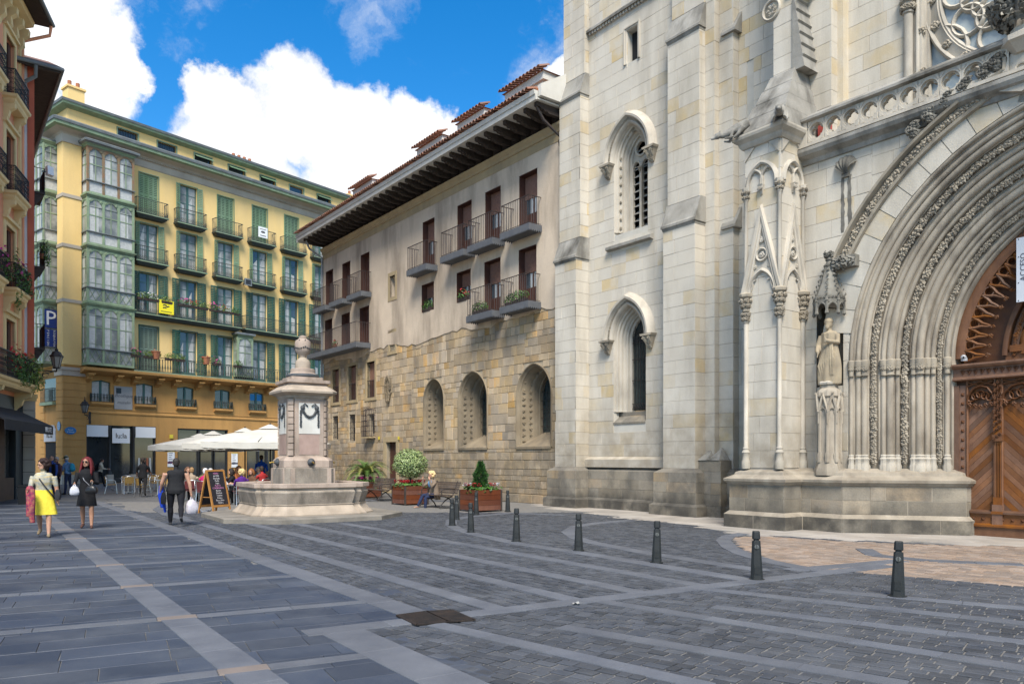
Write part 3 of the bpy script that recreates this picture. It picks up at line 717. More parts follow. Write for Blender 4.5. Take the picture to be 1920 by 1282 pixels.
# voussoirs between the orders and the hood
for sgn in (-1, 1):
 for i in range(11):
  a0, a1 = math.radians(8 + i * 6.2) + .002, math.radians(8 + (i + 1) * 6.2) - .002
  if sgn < 0 and i < 0: continue
  def pt(r, a): xx = PX + PO - r * math.cos(a); return (xx if sgn < 0 else 2 * PX - xx, PZ + r * math.sin(a))
  b = MB(); b.prism([pt(RO + .005, a0), pt(RO + .005, a1), pt(5.6, a1), pt(5.6, a0)], 'y', PY - .012, PY + .1); b.build('voussoir', m_ch, church)
# order profile: rolls and leafy hollows across the splay
D = Vector((RI - RO, YI - PY)); DL = D.length; D = D / DL; NV = Vector((-.5547, -.832))
FEAT = [('r', .05, .05), ('r', .20, .06), ('r', .33, .075), ('h', .53, .10), ('r', .73, .06), ('r', .87, .085), ('r', 1.02, .05), ('h', 1.17, .10), ('r', 1.34, .055), ('r', 1.47, .09), ('r', 1.62, .055), ('r', 1.74, .05), ('h', 1.87, .075), ('r', 2.02, .06)]
prof = [(RO, PY)]; s = 0.0
for kd, c, w in FEAT:
 for i in range(9):
  t = -1 + i / 4; sx = c + t * w; hgt = math.sqrt(max(0, 1 - t * t)) * w * (1.0 if kd == 'r' else -.75) + (-.02 if kd == 'r' else -.02)
  q = Vector((RO, PY)) + D * sx + NV * hgt
  prof.append((q.x, q.y))
prof += [(RI + .03, YI - .05), (RI, YI - .02), (RI, YI + .35)]
def order_sweep(z0, sgn, nz=1, n=26):
 b = MB(); rs = []
 def X(v): return v if sgn < 0 else 2 * PX - v
 rs.append([(X(PX + PO - r), y, z0) for r, y in prof])
 for i in range(n + 1):
  rs.append([(X(PX + PO - r * math.cos(math.acos(PO / r) * i / n)), y, PZ + r * math.sin(math.acos(PO / r) * i / n)) for r, y in prof])
 return b.rings(rs, False)
for sgn in (-1, 1): order_sweep(1.45, sgn).build('archivolt', m_ar, church, smooth=55)
for kd, c, w in FEAT:
 if kd != 'h': continue
 q = Vector((RO, PY)) + D * c
 for sgn in (-1, 1):
  b = MB(); path = [(PX + PO - q.x, 1.62)] + parc(q.x, -1, 30)
  if sgn > 0: path = [(2 * PX - a, z) for a, z in path]
  leaf_band(b, path, w * .95, int(c * 100), 1.0, y=q.y - .0); b.build('leaf_band', m_cc, church)
# capitals at the springing, bases at the foot
imp = MB(); bas = MB(); 
for kd, c, w in FEAT:
 q = Vector((RO, PY)) + D * c + NV * .03; xx = PX + PO - q.x
 if kd == 'r':
  imp.lathe([(w * 1.0, 3.58), (w * 1.15, 3.6), (w * 1.0, 3.63), (w * 1.1, 3.7), (w * 1.55, 3.84), (w * 1.6, 3.93), (w * 1.2, 3.95)], 10, (xx, q.y, 0))
  for i in range(6): imp.add(LEAVES[i], T((xx + w * 1.1 * math.cos(-.6 - i * .45), q.y + w * 1.1 * math.sin(-.6 - i * .45), 3.74 + .07 * (i % 2))) @ RZ(-.6 - i * .45 + math.pi / 2) @ S3(w * 7, w * 6, w * 8))
  bas.lathe([(w * 1.7, 1.38), (w * 1.7, 1.52), (w * 1.35, 1.56), (w * 1.35, 1.64), (w * 1.55, 1.68), (w * 1.1, 1.72), (w * 1.25, 1.75), (w * 1.0, 1.78)], 8, (xx, q.y, 0), ph=R(22.5))
imp.build('impost_capitals', m_cc, church, smooth=40); bas.build('column_bases', m_cs, church, smooth=40)
# hood of the arch with leaf carving, rising into an ogee finial
HR = 5.66
for sgn in (-1, 1):
 am = math.acos(PO / HR); pts = [(PX + PO - HR * math.cos(a), PZ - .13 + HR * math.sin(a)) for a in [R(27) + (am - R(27)) * .955 * i / 24 for i in range(25)]]
 a, b2 = Vector(pts[-2]), Vector(pts[-1]); pts = pts[:-1]
 for t in (.2, .45, .7, 1.0): pts.append((b2.x + (PX - .17 - b2.x) * (1 - (1 - t) ** 2), b2.y + (9.55 - b2.y) * t ** 2.2))
 if sgn > 0: pts = [(2 * PX - x_, z_) for x_, z_ in pts][::-1]
 h = MB(); sweep_y(h, pts, [(-.22, PY + .02), (-.20, PY - .10), (-.14, PY - .12), (-.10, PY - .05), (.06, PY - .07), (.08, PY - .22), (.13, PY - .24), (.17, PY - .08), (.18, PY + .04)]); h.build('arch_hood', m_cc, church, smooth=50)
 lb_ = MB(); q_ = [Vector(p) for p in pts]; leaf_band(lb_, [(p.x + (.03 if sgn < 0 else -.03), p.y - .04) for p in q_], .115, 77, .95, y=PY - .07); lb_.build('leaf_band', m_cc, church)
 ck = MB()
 for i in (15, 17, 19, 21, 23, 25):
  p = q_[min(i, len(q_) - 1)] if sgn < 0 else q_[max(len(q_) - 1 - i, 0)]
  for k in range(7): ck.add(LEAVES[k % 6], T((p.x + sgn * (.20 + .05 * (k % 3)), PY - .16 - .04 * (k % 2), p.y + .16 + .06 * (k % 4))) @ RY(k * 1.1) @ S3(1.25, 1.25, 1.25))
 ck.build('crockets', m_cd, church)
cor = MB(); cx, cz = CF.at(1583, 488, PY - .2)
for i in range(14): cor.add(LEAVES[i % 6], T((cx - .22 + .05 * (i % 8) + .02, PY - .14 - .06 * (i % 3), cz - .1 + .06 * (i // 5))) @ RY(i * 1.7) @ S3(1.3, 1.5, 1.2))
cor.box(cx - .25, cx + .26, PY - .2, PY + .02, cz - .16, cz + .1); cor.build('hood_stop', m_cd, church)
fin = MB(); fin.prism([(PX - .42, 8.95), (PX - .16, 9.68), (PX + .16, 9.68), (PX + .42, 8.95), (PX, 8.8)], 'y', PY - .16, PY + .02); fin.build('ogee_panel', m_cs, church)
tf = MB()
for dx_, dz_ in ((0, .13), (-.11, -.05), (.11, -.05)): sweep_y(tf, arc_pts(PX + dx_, 9.12 + dz_, .08, 0, 360, 12)[:-1][::-1], [(0, PY - .16), (0, PY - .19), (.025, PY - .2), (.04, PY - .16)], True)
tf.build('trefoil', m_cs, church, smooth=50)
ftop = MB(); ftop.lathe([(.14, 10.0), (.2, 10.06), (.3, 10.16), (.36, 10.2), (.36, 10.3), (.28, 10.34), (.2, 10.4), (.21, 10.46), (.15, 10.5), (.12, 10.9), (.1, 11.8)], 8, (PX, PY - .1, -.45), ph=R(22.5)); ftop.build('finial_cap', m_cs, church)
fl = MB()
for zz, rr, k in ((10.62, .26, 8), (10.78, .46, 11), (10.95, .52, 11), (11.15, .30, 8), (11.5, .34, 9), (11.7, .2, 6)):
 for i in range(k): a = 2 * math.pi * i / k + zz * 9; fl.add(LEAVES[i % 6], T((PX + rr * math.cos(a), PY - .1 + rr * math.sin(a), zz - .45)) @ RZ(a + math.pi / 2) @ RY(i) @ S3(1.7, 1.6, 1.7))
fl.build('finial_leaves', m_cd, church)
# portal plinth following the splay
pp = [(8.98, 1.3), (8.98, -1.22), (10.1, -1.22), (10.1, -.52), (11.25, -.52), (11.62, -.12), (13.12, .93), (13.12, 1.5)]
pl_o, pl_m = off(pp, .30), off(pp, .20)
b = MB(); b.rings([[(x, y, z) for x, y in P_] for P_, z in ((pl_o, 0), (pl_o, .33), (pl_m, .42), (pl_m, 1.06), (off(pp, .24), 1.08), (off(pp, .27), 1.13), (off(pp, .30), 1.14), (off(pp, .31), 1.2), (off(pp, .12), 1.30), (off(pp, .10), 1.36), (off(pp, -.16), 1.46))], False); b.build('portal_plinth', m_ar, church)
for P_, z0, z1 in ((off(pp, .306), 0, .33), (off(pp, .206), .42, 1.05)):
 for i in range(1, len(P_) - 1):
  a, c = Vector(P_[i]), Vector(P_[i + 1]); d = c - a
  if d.length < .25 or (abs(d.x) < .01 and i < 2): continue
  for M in ashlar(0, d.length, z0, z1, 0, .33 if z0 == 0 else .315, .92, seed=500 + i * 3 + int(z0 * 10)):
   cb_spec.append((T((a.x, a.y, 0)) @ RZ(math.atan2(d.y, d.x)) @ M, 1))
# cornice, balustrade with quatrefoils, terrace
co = MB(); co.prism([(PY + .05, 8.78), (PY - .05, 8.8), (PY - .08, 8.9), (PY - .22, 8.98), (PY - .26, 9.06), (PY - .26, 9.14), (PY - .1, 9.18), (PY + .3, 9.18), (PY + .3, 8.78)], 'x', 10.02, 19.6); co.build('cornice', m_cw, church)
MB().box(9.6, 19.6, PY + .3, 3, 8.8, 9.12).build('terrace', m_cw, church)
def quatre(xc, zc, r, n=40): return [(xc + r * (.70 + .30 * abs(math.cos(2 * a)) ** .7) * math.cos(a), zc + r * (.70 + .30 * abs(math.cos(2 * a)) ** .7) * math.sin(a)) for a in [2 * math.pi * i / n for i in range(n)]]
q = MB(); wall_sheet(q, [(-.215, -.26), (.215, -.26), (.215, .26), (-.215, .26)], [arc_pts(0, 0, .185, 0, 360, 24)[:-1]], -.085, .06)
wall_sheet(q, arc_pts(0, 0, .188, 0, 360, 24)[:-1], [quatre(0, 0, .168)], -.03, .07); wall_sheet(q, [(-.215, -.26), (.215, -.26), (.215, .26), (-.215, .26)], [quatre(0, 0, .165)], .085, -.06)
for sx in (-1, 1):
 for sz in (-1, 1): q.prism([(sx * .2, sz * .24), (sx * .1, sz * .235), (sx * .195, sz * .12)], 'y', -.1, -.08)
qm = q.mesh('quatrefoil_panel', m_cs)
bal = ob('balustrade', None, church)
xb = 10.28
while xb < 19.4:
 if abs(xb + .215 - PX) > .35: ob('quatrefoil_panel', qm, bal, (xb + .215, PY - .12, 9.5))
 xb += .432
MB().box(10.02, 19.6, PY - .24, PY - .01, 9.17, 9.245).build('bottom_rail', m_cs, bal)
tb = MB(); tb.prism([(PY - .30, 9.78), (PY - .30, 9.84), (PY - .12, 9.97), (PY + .06, 9.84), (PY + .06, 9.78), (PY - .02, 9.75), (PY - .22, 9.75)], 'x', 10.0, 19.6); tb.build('top_rail', m_cw, bal)
MB().box(10.02, 10.27, PY - .23, PY - .01, 9.245, 9.75).build('end_post', m_cs, bal)
# wall above the terrace, pilaster, column and rose window
UY = .95
MB().box(9.72, 10.38, .45, 3, 8.8, 20.5).build('pilaster_core', m_cor, church); front(9.7, 10.4, 9.15, 20.5, .43, 330, l=.7); side(10.4, .43, UY, 9.15, 20.5, 331)
MB().box(10.38, 10.55, .7, 3, 9, 20.5).build('pilaster_return', m_ch, church)
front(10.4, 12.0, 9.15, 20.5, UY, 332, l=.95); MB().box(10.4, 12.0, UY + .02, 3, 9, 20.5).build('upper_wall_core', m_cor, church)
cl = MB()
for x_, y_, r_ in ((12.02, UY - .02, .10), (12.19, UY + .06, .045)): cl.lathe([(r_, 9.1), (r_, 12.0)] if r_ > .06 else [(r_, 9.1), (r_, 20)], 12, (x_, y_, 0))
cl.lathe([(.1, 12.0), (.13, 12.03), (.11, 12.1), (.15, 12.3), (.2, 12.42), (.12, 12.44), (.1, 12.46), (.1, 20)], 12, (12.02, UY - .02, 0))
cl.build('column', m_cs, church, smooth=50)
cp = MB()
for i in range(14): a = -.2 - i * .22; cp.add(LEAVES[i % 6], T((12.02 + .14 * math.cos(a), UY + .14 * math.sin(a), 12.15 + .16 * (i % 2))) @ RZ(a + 1.57) @ S3(.9, .9, .9))
cp.build('column_capital', m_cc, church)
# rose: ring centred on the portal axis
RX_, RZ_, RR, RYY = 14.45, 12.25, 2.26, 1.25
jb = MB(); jb.prism([(12.1, UY + .06), (12.28, UY + .06), (12.3, RYY - .03), (12.36, RYY - .03), (12.36, RYY + .3), (12.1, RYY + .3)], 'z', 9, 20.5); jb.build('rose_jamb', m_cs, church)
ro = MB()
for i in range(9): ro.add(LEAVES[i % 6], T((12.28, UY + .1, 9.7 + i * .93)) @ RZ(.8) @ S3(1.1, 1.1, 1.1))
ro.build('rosettes', m_cc, church)
rs_ = ob('rose_window', None, church)
rg_ = MB(); circ = lambda r, n=64: [(RX_ + r * math.cos(2 * math.pi * i / n), RZ_ + r * math.sin(2 * math.pi * i / n)) for i in range(n)]
sweep_y(rg_, circ(RR - .42)[::-1], [(0, RYY + .2), (0, RYY + .06), (.05, RYY + .02), (.08, RYY + .04), (.10, RYY - .0), (.13, RYY + .02), (.31, RYY + .06), (.33, RYY - .02), (.37, RYY - .04), (.40, RYY - .01), (.42, RYY + .02), (.43, RYY + .2)], True); rg_.build('rose_ring', m_cs, rs_, smooth=50)
fl = MB()
for i in range(22): a = 2 * math.pi * i / 22; fl.add(LEAVES[i % 6], T((RX_ + (RR - .2) * math.cos(a), RYY + .02, RZ_ + (RR - .2) * math.sin(a))) @ S3(1.2, 1.0, 1.2))
fl.build('rosettes', m_cc, rs_)
tr = MB(); PR = [(0, RYY + .14), (0, RYY + .06), (.04, RYY + .02), (.085, RYY + .06), (.085, RYY + .14)]
for i in range(12):
 a = 2 * math.pi * i / 12; ca, sa = math.cos(a), math.sin(a); r1 = RR - .42
 for rc, rr, da in ((r1 - .34, .29, 0), (r1 - .62, .22, .26)):
  aa = a + da; c = (RX_ + rc * math.cos(aa), RZ_ + rc * math.sin(aa)); sweep_y(tr, arc_pts(c[0], c[1], rr, 0, 360, 18)[:-1][::-1], PR, True)
 aa = a; u = Vector((math.cos(aa), math.sin(aa))); v = Vector((-u.y, u.x)); c0 = Vector((RX_, RZ_))
 pet = [c0 + u * .35] + [c0 + u * (r1 - .72) + v * .2 * math.cos(q) + u * .2 * math.sin(q) for q in [math.pi * k / 8 for k in range(9)]]
 sweep_y(tr, [tuple(p) for p in pet], PR, True)
sweep_y(tr, arc_pts(12.55, 11.0, .55, 0, 360, 20)[:-1][::-1], PR, True)
tr.build('tracery', m_cs, rs_, smooth=50)
MB().quad((12.3, RYY + .12, 9), (19.6, RYY + .12, 9), (19.6, RYY + .12, 20.5), (12.3, RYY + .12, 20.5)).build('rose_glass', m_rgl, rs_)
# ================================================================== CHURCH: pier, statue, door
def remesh(mb, voxel, name, mats, tags=None, smooth_it=6, fac=.5):
 """weld overlapping solids into one continuous skin; tags: function point -> material index"""
 me = mb.mesh(name + '_raw', mats[0]); o = bpy.data.objects.new(name, me); COL.objects.link(o)
 q = o.modifiers.new('r', 'REMESH'); q.mode = 'VOXEL'; q.voxel_size = voxel; q.use_smooth_shade = True
 if smooth_it:
  q = o.modifiers.new('s', 'SMOOTH'); q.factor = fac; q.iterations = smooth_it
 dg = bpy.context.evaluated_depsgraph_get(); out = bpy.data.meshes.new_from_object(o.evaluated_get(dg))
 bpy.data.objects.remove(o); bpy.data.meshes.remove(me); out.name = name; out.materials.clear()
 for k in mats: out.materials.append(k)
 if tags:
  n = len(out.polygons); c = np.empty(n * 3); out.polygons.foreach_get('center', c); out.polygons.foreach_set('material_index', tags(c.reshape(-1, 3)))
 out.polygons.foreach_set('use_smooth', [True] * len(out.polygons)); out.update(); return out
QX0, QX1, QY, QB = 9.04, 10.03, -1.15, -.2
MB().box(QX0 + .02, QX1 - .02, QY + .02, 1.4, 1.3, 9.4).build('pier_core', m_cor, church)
front(QX0, QX1, 1.46, 9.35, QY, 400, 0, .42, .55); side(QX1, QY, QB, 1.46, 9.35, 401, 0, .42)
def on_front(b, w=1.0): return T(((QX0 + QX1) / 2, QY, 0))
def on_side(b): return T((QX1, (QY + QB) / 2, 0)) @ RZ(R(90))
for xx, yy in ((QX0 + .04, QY - .02), (QX1 - .01, QY - .02), (QX1 + .03, QB - .07)):
 c = MB(); c.lathe([(.11, 1.44), (.11, 1.62), (.085, 1.66), (.085, 1.8), (.105, 1.84), (.07, 1.9), (.08, 1.94), (.055, 1.98), (.055, 5.02), (.075, 5.04), (.06, 5.07), (.06, 5.2)], 10, (xx, yy, 0)); c.build('colonnette', m_cs, church, smooth=40)
 k = MB()
 for zz, rr, n in ((5.12, .075, 6), (5.22, .09, 6), (5.44, .10, 7), (5.56, .135, 7)):
  for i in range(n): a = 2 * math.pi * i / n + zz * 5; k.add(LEAVES[i % 6], T((xx + rr * math.cos(a), yy + rr * math.sin(a), zz)) @ RZ(a + 1.57) @ RY(i) @ S3(.75, .75, .75))
 k.lathe([(.06, 5.0), (.07, 5.28), (.1, 5.31), (.09, 5.36), (.1, 5.6), (.17, 5.66), (.18, 5.72), (.12, 5.76)], 8, (xx, yy, 0)); k.build('capital', m_cc, church)
 u = MB(); u.lathe([(.05, 5.7), (.05, 8.0), (.07, 8.03), (.055, 8.06), (.06, 8.12), (.09, 8.26), (.1, 8.33), (.06, 8.35)], 8, (xx, yy, 0))
 u.build('upper_colonnette', m_cs, church, smooth=40)
 k = MB()
 for zz, rr in ((8.1, .07), (8.22, .09)):
  for i in range(7): a = 2 * math.pi * i / 7 + zz * 5; k.add(LEAVES[i % 6], T((xx + rr * math.cos(a), yy + rr * math.sin(a), zz)) @ RZ(a + 1.57) @ RY(i) @ S3(.55, .55, .55))
 k.build('capital', m_cc, church)
def gablet(W):
 b = MB(); h = W / 2
 sweep_y(b, [(-h, 5.74), (0, 7.62), (h, 5.74)], [(-.14, .02), (-.12, -.05), (-.08, -.07), (-.05, -.04), (-.02, -.09), (.06, -.10), (.09, .03)])
 sweep_y(b, gothic_full(0, h - .17, 5.74, 5.74, .18, 9)[1:-1], [(0, .02), (0, -.04), (.03, -.07), (.07, -.05), (.09, .02)])
 for s in (-1, 1):
  sweep_y(b, [(s * (h - .18), 5.74), (s * (h - .24), 5.86), (s * (h - .26), 6.0), (s * (h - .33), 6.0 - .02 * s)] if s < 0 else [(s * (h - .33), 5.98), (s * (h - .26), 6.0), (s * (h - .24), 5.86), (s * (h - .18), 5.74)], [(0, .02), (0, -.04), (.03, -.04), (.03, .02)])
 sweep_y(b, arc_pts(0, 6.62, .12, 0, 360, 18)[:-1][::-1], [(0, .02), (0, -.04), (.03, -.06), (.05, -.04), (.05, .02)], True)
 b.add(LEAVES[1], T((0, -.02, 6.62)) @ S3(1.0, .5, 1.0)); b.add(LEAVES[3], T((0, -.02, 6.98)) @ S3(.7, .4, 1.1))
 for s in (-1, 1): b.add(LEAVES[4], T((s * .2, -.01, 6.35)) @ S3(.7, .4, .7))
 return b
def arcade(W):
 b = MB(); h = W / 2
 P_ = [(0, .02), (0, -.06), (.04, -.09), (.09, -.06), (.11, .02)]
 sweep_y(b, gothic_full(0, h - .14, 8.3, 8.34, .12, 12), P_)
 for s in (-1, 1):
  sweep_y(b, gothic_full(s * (h - .14) / 2, (h - .16) / 2, 8.25, 8.42, .1, 8), [(0, .02), (0, -.05), (.03, -.07), (.06, -.05), (.06, .02)])
  for t in (-1, 1): b.add(LEAVES[2], T((s * h / 2 + t * .1, -.01, 8.62)) @ S3(.35, .3, .35))
  b.prism([(s * (h - .02), 9.28), (s * (h - .02), 8.98), (s * (h - .3), 9.28)], 'y', -.045, .02)
 b.rings([[(-.07, -.12, 8.3), (.07, -.12, 8.3), (.07, .02, 8.3), (-.07, .02, 8.3)], [(-.02, -.03, 8.08), (.02, -.03, 8.08), (.02, .02, 8.08), (-.02, .02, 8.08)]])
 for i in range(5): b.add(LEAVES[i], T((-.05 + .025 * i, -.09, 8.22 - .02 * (i % 2))) @ S3(.45, .45, .45))
 return b
for nm, fn in (('gablet', gablet), ('blind_arcade', arcade)):
 for M, W in ((on_front(0), QX1 - QX0), (on_side(0), QB - QY)):
  MB().add(fn(W), M).build(nm, m_cs, church, smooth=45)
b = MB(); b.rings([[(QX0 - e, QB + .2, z), (QX0 - e, QY - e, z), (QX1 + e, QY - e, z), (QX1 + e, QB + .0, z)] for e, z in ((.0, 9.28), (.06, 9.3), (.1, 9.36), (.12, 9.42), (.22, 9.5), (.24, 9.56), (.24, 9.6), (.0, 9.66))], False); b.build('pier_cornice', m_cs, church)
# stepped stone roof of the pier
NT = 4
for i in range(NT):
 t0, t1 = i / NT, (i + 1) / NT
 L_ = lambda a, c, t: a + (c - a) * t
 r0 = [(L_(8.93, 9.13, t0), L_(-1.28, -.14, t0)), (L_(10.16, 9.76, t0), L_(-1.28, -.14, t0)), (L_(10.16, 9.76, t0), .5), (L_(8.93, 9.13, t0), .5)]
 r1 = [(L_(8.93, 9.13, t1) - .03, L_(-1.28, -.14, t1) - .05), (L_(10.16, 9.76, t1) + .03, L_(-1.28, -.14, t1) - .05), (L_(10.16, 9.76, t1) + .03, .5), (L_(8.93, 9.13, t1) - .03, .5)]
 z0, z1 = 9.62 + 1.72 * t0, 9.62 + 1.72 * t1
 MB().rings([[(x, y, z0) for x, y in r0], [(x, y, z0 + .05) for x, y in r0], [(x, y, z1) for x, y in r1]]).build('roof_slab', m_cw, church)
for i in range(6):
 z0 = 11.3 + i * .3; w = .30 - .045 * i
 MB().rings([[(9.7, -.16, z0), (9.74 + w, -.16, z0), (9.74 + w, .44, z0), (9.7, .44, z0)], [(9.7, -.16, z0 + .27), (9.74 + w - .06, -.16, z0 + .27), (9.74 + w - .06, .44, z0 + .27), (9.7, .44, z0 + .27)], [(9.7, -.16, z0 + .31), (9.74 + w - .02, -.16, z0 + .31), (9.74 + w - .02, .44, z0 + .31), (9.7, .44, z0 + .31)]]).build('roof_slab', m_cw, church)
MB().box(9.16, 9.74, -.1, 1.4, 9.5, 20.5).build('turret_core', m_cor, church); front(9.14, 9.76, 11.0, 20.5, -.12, 410, l=.6); side(9.76, -.12, .5, 11.0, 20.5, 411)
MB().prism([(-.2, 13.25), (-.2, 13.32), (.1, 13.9), (.45, 13.9), (.45, 13.25)], 'x', 9.55, 9.95).build('set_off', m_cw, church)
mx_, mz_ = CF.at(1447, 20, -.12); b = MB(); sweep_y(b, arc_pts(mx_, mz_, .21, 0, 360, 24)[:-1][::-1], [(0, -.1), (0, -.16), (.03, -.18), (.06, -.16), (.07, -.1)], True)
for i in range(6): a = i * math.pi / 3; b.add(LEAVES[i], T((mx_ + .1 * math.cos(a), -.13, mz_ + .1 * math.sin(a))) @ S3(.6, .5, .6))
b.build('medallion', m_cs, church, smooth=50)
# gargoyles on the pier corners
def gargoyle(p, d):
 d = Vector(d).normalized(); b = MB(); p = Vector(p); up = Vector((0, 0, 1)); s = d.cross(up)
 b.tube([p - d * .25 + up * .32, p + up * .22, p + d * .25 + up * .1, p + d * .42 + up * .06], [.12, .14, .10, .07], 8)
 b.ball(tuple(p + d * .5 + up * .07), .085, 8, 6); b.tube([p + d * .5 + up * .05, p + d * .66 + up * .0], [.06, .035], 6)
 for q in (-1, 1):
  b.tube([p + d * .12 + s * q * .1 + up * .15, p + d * .2 + s * q * .13 - up * .05, p + d * .34 + s * q * .1 - up * .04], [.05, .04, .03], 6)
  b.tube([p - d * .1 + s * q * .12 + up * .2, p + d * .02 + s * q * .16 + up * .02, p + d * .12 + s * q * .14 - up * .06], [.07, .05, .035], 6)
  b.tube([p + d * .46 + s * q * .05 + up * .12, p + d * .42 + s * q * .08 + up * .2], [.03, .01], 5)
 ob('gargoyle', remesh(b, .022, 'gargoyle', [m_cw], smooth_it=3), church)
gargoyle((8.95, -1.3, 9.62), (-.75, -.65, 0)); gargoyle((10.12, -1.3, 9.64), (.5, -.85, 0))
# scallop shell on the portal wall
sx_, sz_ = CF.at(1587, 312, PY); b = MB(); rs = []
for i in range(8):
 t = i / 7; r = .02 + .27 * t; rs.append([(sx_ + r * .95 * math.sin(a), PY - .02 - .13 * math.sin(math.pi * min(t * .85 + .1, 1)) - (.022 * math.cos(a * 13) * t), sz_ - .2 + r * 1.5 * math.cos(a * .72) * (1.0)) for a in [R(-78 + 156 * k / 38) for k in range(39)]])
b.rings(rs, False); b.add(MB().box(-.09, .09, -.04, .02, -.06, .04), T((sx_, PY - .02, sz_ - .2))); b.build('scallop_shell', m_cd, church, smooth=60)
for q_, w_, l_ in ((-.09, .05, 1.3), (.08, .06, 1.15)):
 rs = [[(sx_ + q_ + s * w_ * (.75 + .5 * mnoise.noise(Vector((i * .9, q_ * 30, s)))) * (1.25 - .6 * abs(i / 14 - .55)), PY - .008, sz_ - .22 - l_ * i / 14) for s in (-1, 1)] for i in range(15)]
 MB().rings(rs, False).build('rain_streak', mat('streak_grime', (.085, .08, .07), (.20, .185, .16), scale=5, rough=.9), church)
# niche: pedestal, canopy, dark recess
nx = CF.at(1553, 650, PY - .25)[0]; n0, n1 = NX0, NX1
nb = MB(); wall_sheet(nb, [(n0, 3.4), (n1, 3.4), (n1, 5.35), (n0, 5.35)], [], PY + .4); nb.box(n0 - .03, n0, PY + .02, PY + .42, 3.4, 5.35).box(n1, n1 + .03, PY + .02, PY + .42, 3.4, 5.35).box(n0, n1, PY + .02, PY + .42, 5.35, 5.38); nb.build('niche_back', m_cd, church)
pd = MB(); py_ = PY - .22
pd.lathe([(.34, 1.3), (.34, 1.42), (.30, 1.5), (.26, 1.66), (.24, 1.7), (.24, 2.62)], 8, (nx, py_, 0), ph=R(22.5))
for i in range(8):
 a = R(22.5 + 45 * i); pd.lathe([(.055, 1.6), (.055, 1.8), (.035, 1.84), (.035, 2.7), (.06, 2.76), (.06, 2.84), (.04, 2.86)], 6, (nx + .25 * math.cos(a), py_ + .25 * math.sin(a), 0))
 am = R(45 * i); M = T((nx + .25 * math.cos(am), py_ + .25 * math.sin(am), 0)) @ RZ(am + 1.5708)
 g = MB(); sweep_y(g, [(-.13, 2.78), (0, 3.2), (.13, 2.78)], [(-.05, .02), (-.04, -.03), (.0, -.05), (.02, .0)]); sweep_y(g, gothic_full(0, .09, 2.5, 2.72, .05, 5), [(0, .02), (0, -.02), (.02, -.03), (.03, .02)]); g.add(LEAVES[i % 6], T((0, -.05, 3.2)) @ S3(.4, .4, .4)); pd.add(g, M)
pd.lathe([(.24, 2.6), (.26, 2.9), (.24, 3.1), (.28, 3.14), (.28, 3.24), (.24, 3.3), (.2, 3.33), (.2, 3.42)], 8, (nx, py_, 0), ph=R(22.5)); pd.build('niche_pedestal', m_ar, church, smooth=35)
cn = MB(); cz0 = 5.02
for i in range(8):
 a = R(22.5 + 45 * i); am = R(45 * i); rr = .33
 cn.lathe([(.0, cz0 - .02), (.05, cz0 + .03), (.035, cz0 + .1), (.03, cz0 + .3), (.045, cz0 + .32), (.0, cz0 + .5)], 6, (nx + rr * math.cos(a), py_ + rr * math.sin(a), 0))
 M = T((nx + rr * .93 * math.cos(am), py_ + rr * .93 * math.sin(am), 0)) @ RZ(am + 1.5708); g = MB()
 sweep_y(g, gothic_full(0, .10, cz0 + .08, cz0 + .12, .05, 6), [(0, .02), (0, -.01), (.02, -.02), (.05, .0), (.05, .02)]); g.box(-.13, .13, -.01, .02, cz0 + .28, cz0 + .36)
 for k in range(3): g.add(LEAVES[k], T((-.08 + .08 * k, -.01, cz0 + .40)) @ S3(.4, .4, .4))
 cn.add(g, M)
 for k in range(7): t = k / 7; q = .30 * (1 - t) + .05; cn.add(LEAVES[(i + k) % 6], T((nx + q * math.cos(a), py_ + q * math.sin(a), cz0 + .48 + .82 * t)) @ RZ(a + 1.57) @ S3(.42, .42, .42))
cn.lathe([(.32, cz0 + .34), (.31, cz0 + .46), (.2, cz0 + .75), (.1, cz0 + 1.15), (.06, cz0 + 1.28), (.09, cz0 + 1.32), (.05, cz0 + 1.36), (.04, cz0 + 1.5)], 8, (nx, py_, 0), ph=R(22.5))
for i in range(8): a = i * .785; cn.add(LEAVES[i % 6], T((nx + .08 * math.cos(a), py_ + .08 * math.sin(a), cz0 + 1.42 + .05 * (i % 2))) @ RZ(a + 1.57) @ S3(.7, .7, .7))
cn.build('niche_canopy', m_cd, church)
# statue of a robed man: a thing of its own standing on the pedestal
b = MB(); rs = []
for i in range(22):
 z = 1.20 * i / 21; base_r = .265 - .06 * (z / 1.2) + .03 * math.sin(z * 4.2)
 rs.append([(base_r * (1 + .10 * math.cos(3 * a + 2.2 * z) + .05 * math.cos(9 * a + 3.1 * z + math.sin(z * 5)) * (1.3 - z)) * math.cos(a) + .03 * math.sin(z * 2.4), base_r * .72 * (1 + .07 * math.cos(8 * a - 2.5 * z)) * math.sin(a), z) for a in [2 * math.pi * k / 36 for k in range(36)]])
b.rings(rs); b.ball((.01, 0, 1.18), .19, 12, 8, (1.05, .62, .45))
b.tube([(0.01, 0, 1.2), (.01, -.02, 1.34)], [.065, .06], 8); b.ball((.01, -.03, 1.42), .105, 12, 8, (.88, 1.0, 1.2)); b.ball((.01, -.03, 1.47), .112, 10, 7, (.95, 1.0, .8)); b.ball((.01, -.10, 1.34), .06, 8, 6, (.9, .7, 1.2))
b.tube([(-.19, 0, 1.15), (-.24, -.05, .92), (-.2, -.16, .78), (-.15, -.2, .74)], [.07, .065, .05, .04], 8); b.tube([(.2, 0, 1.15), (.25, -.06, .95), (.14, -.2, .98), (.04, -.23, 1.02)], [.07, .065, .05, .04], 8)
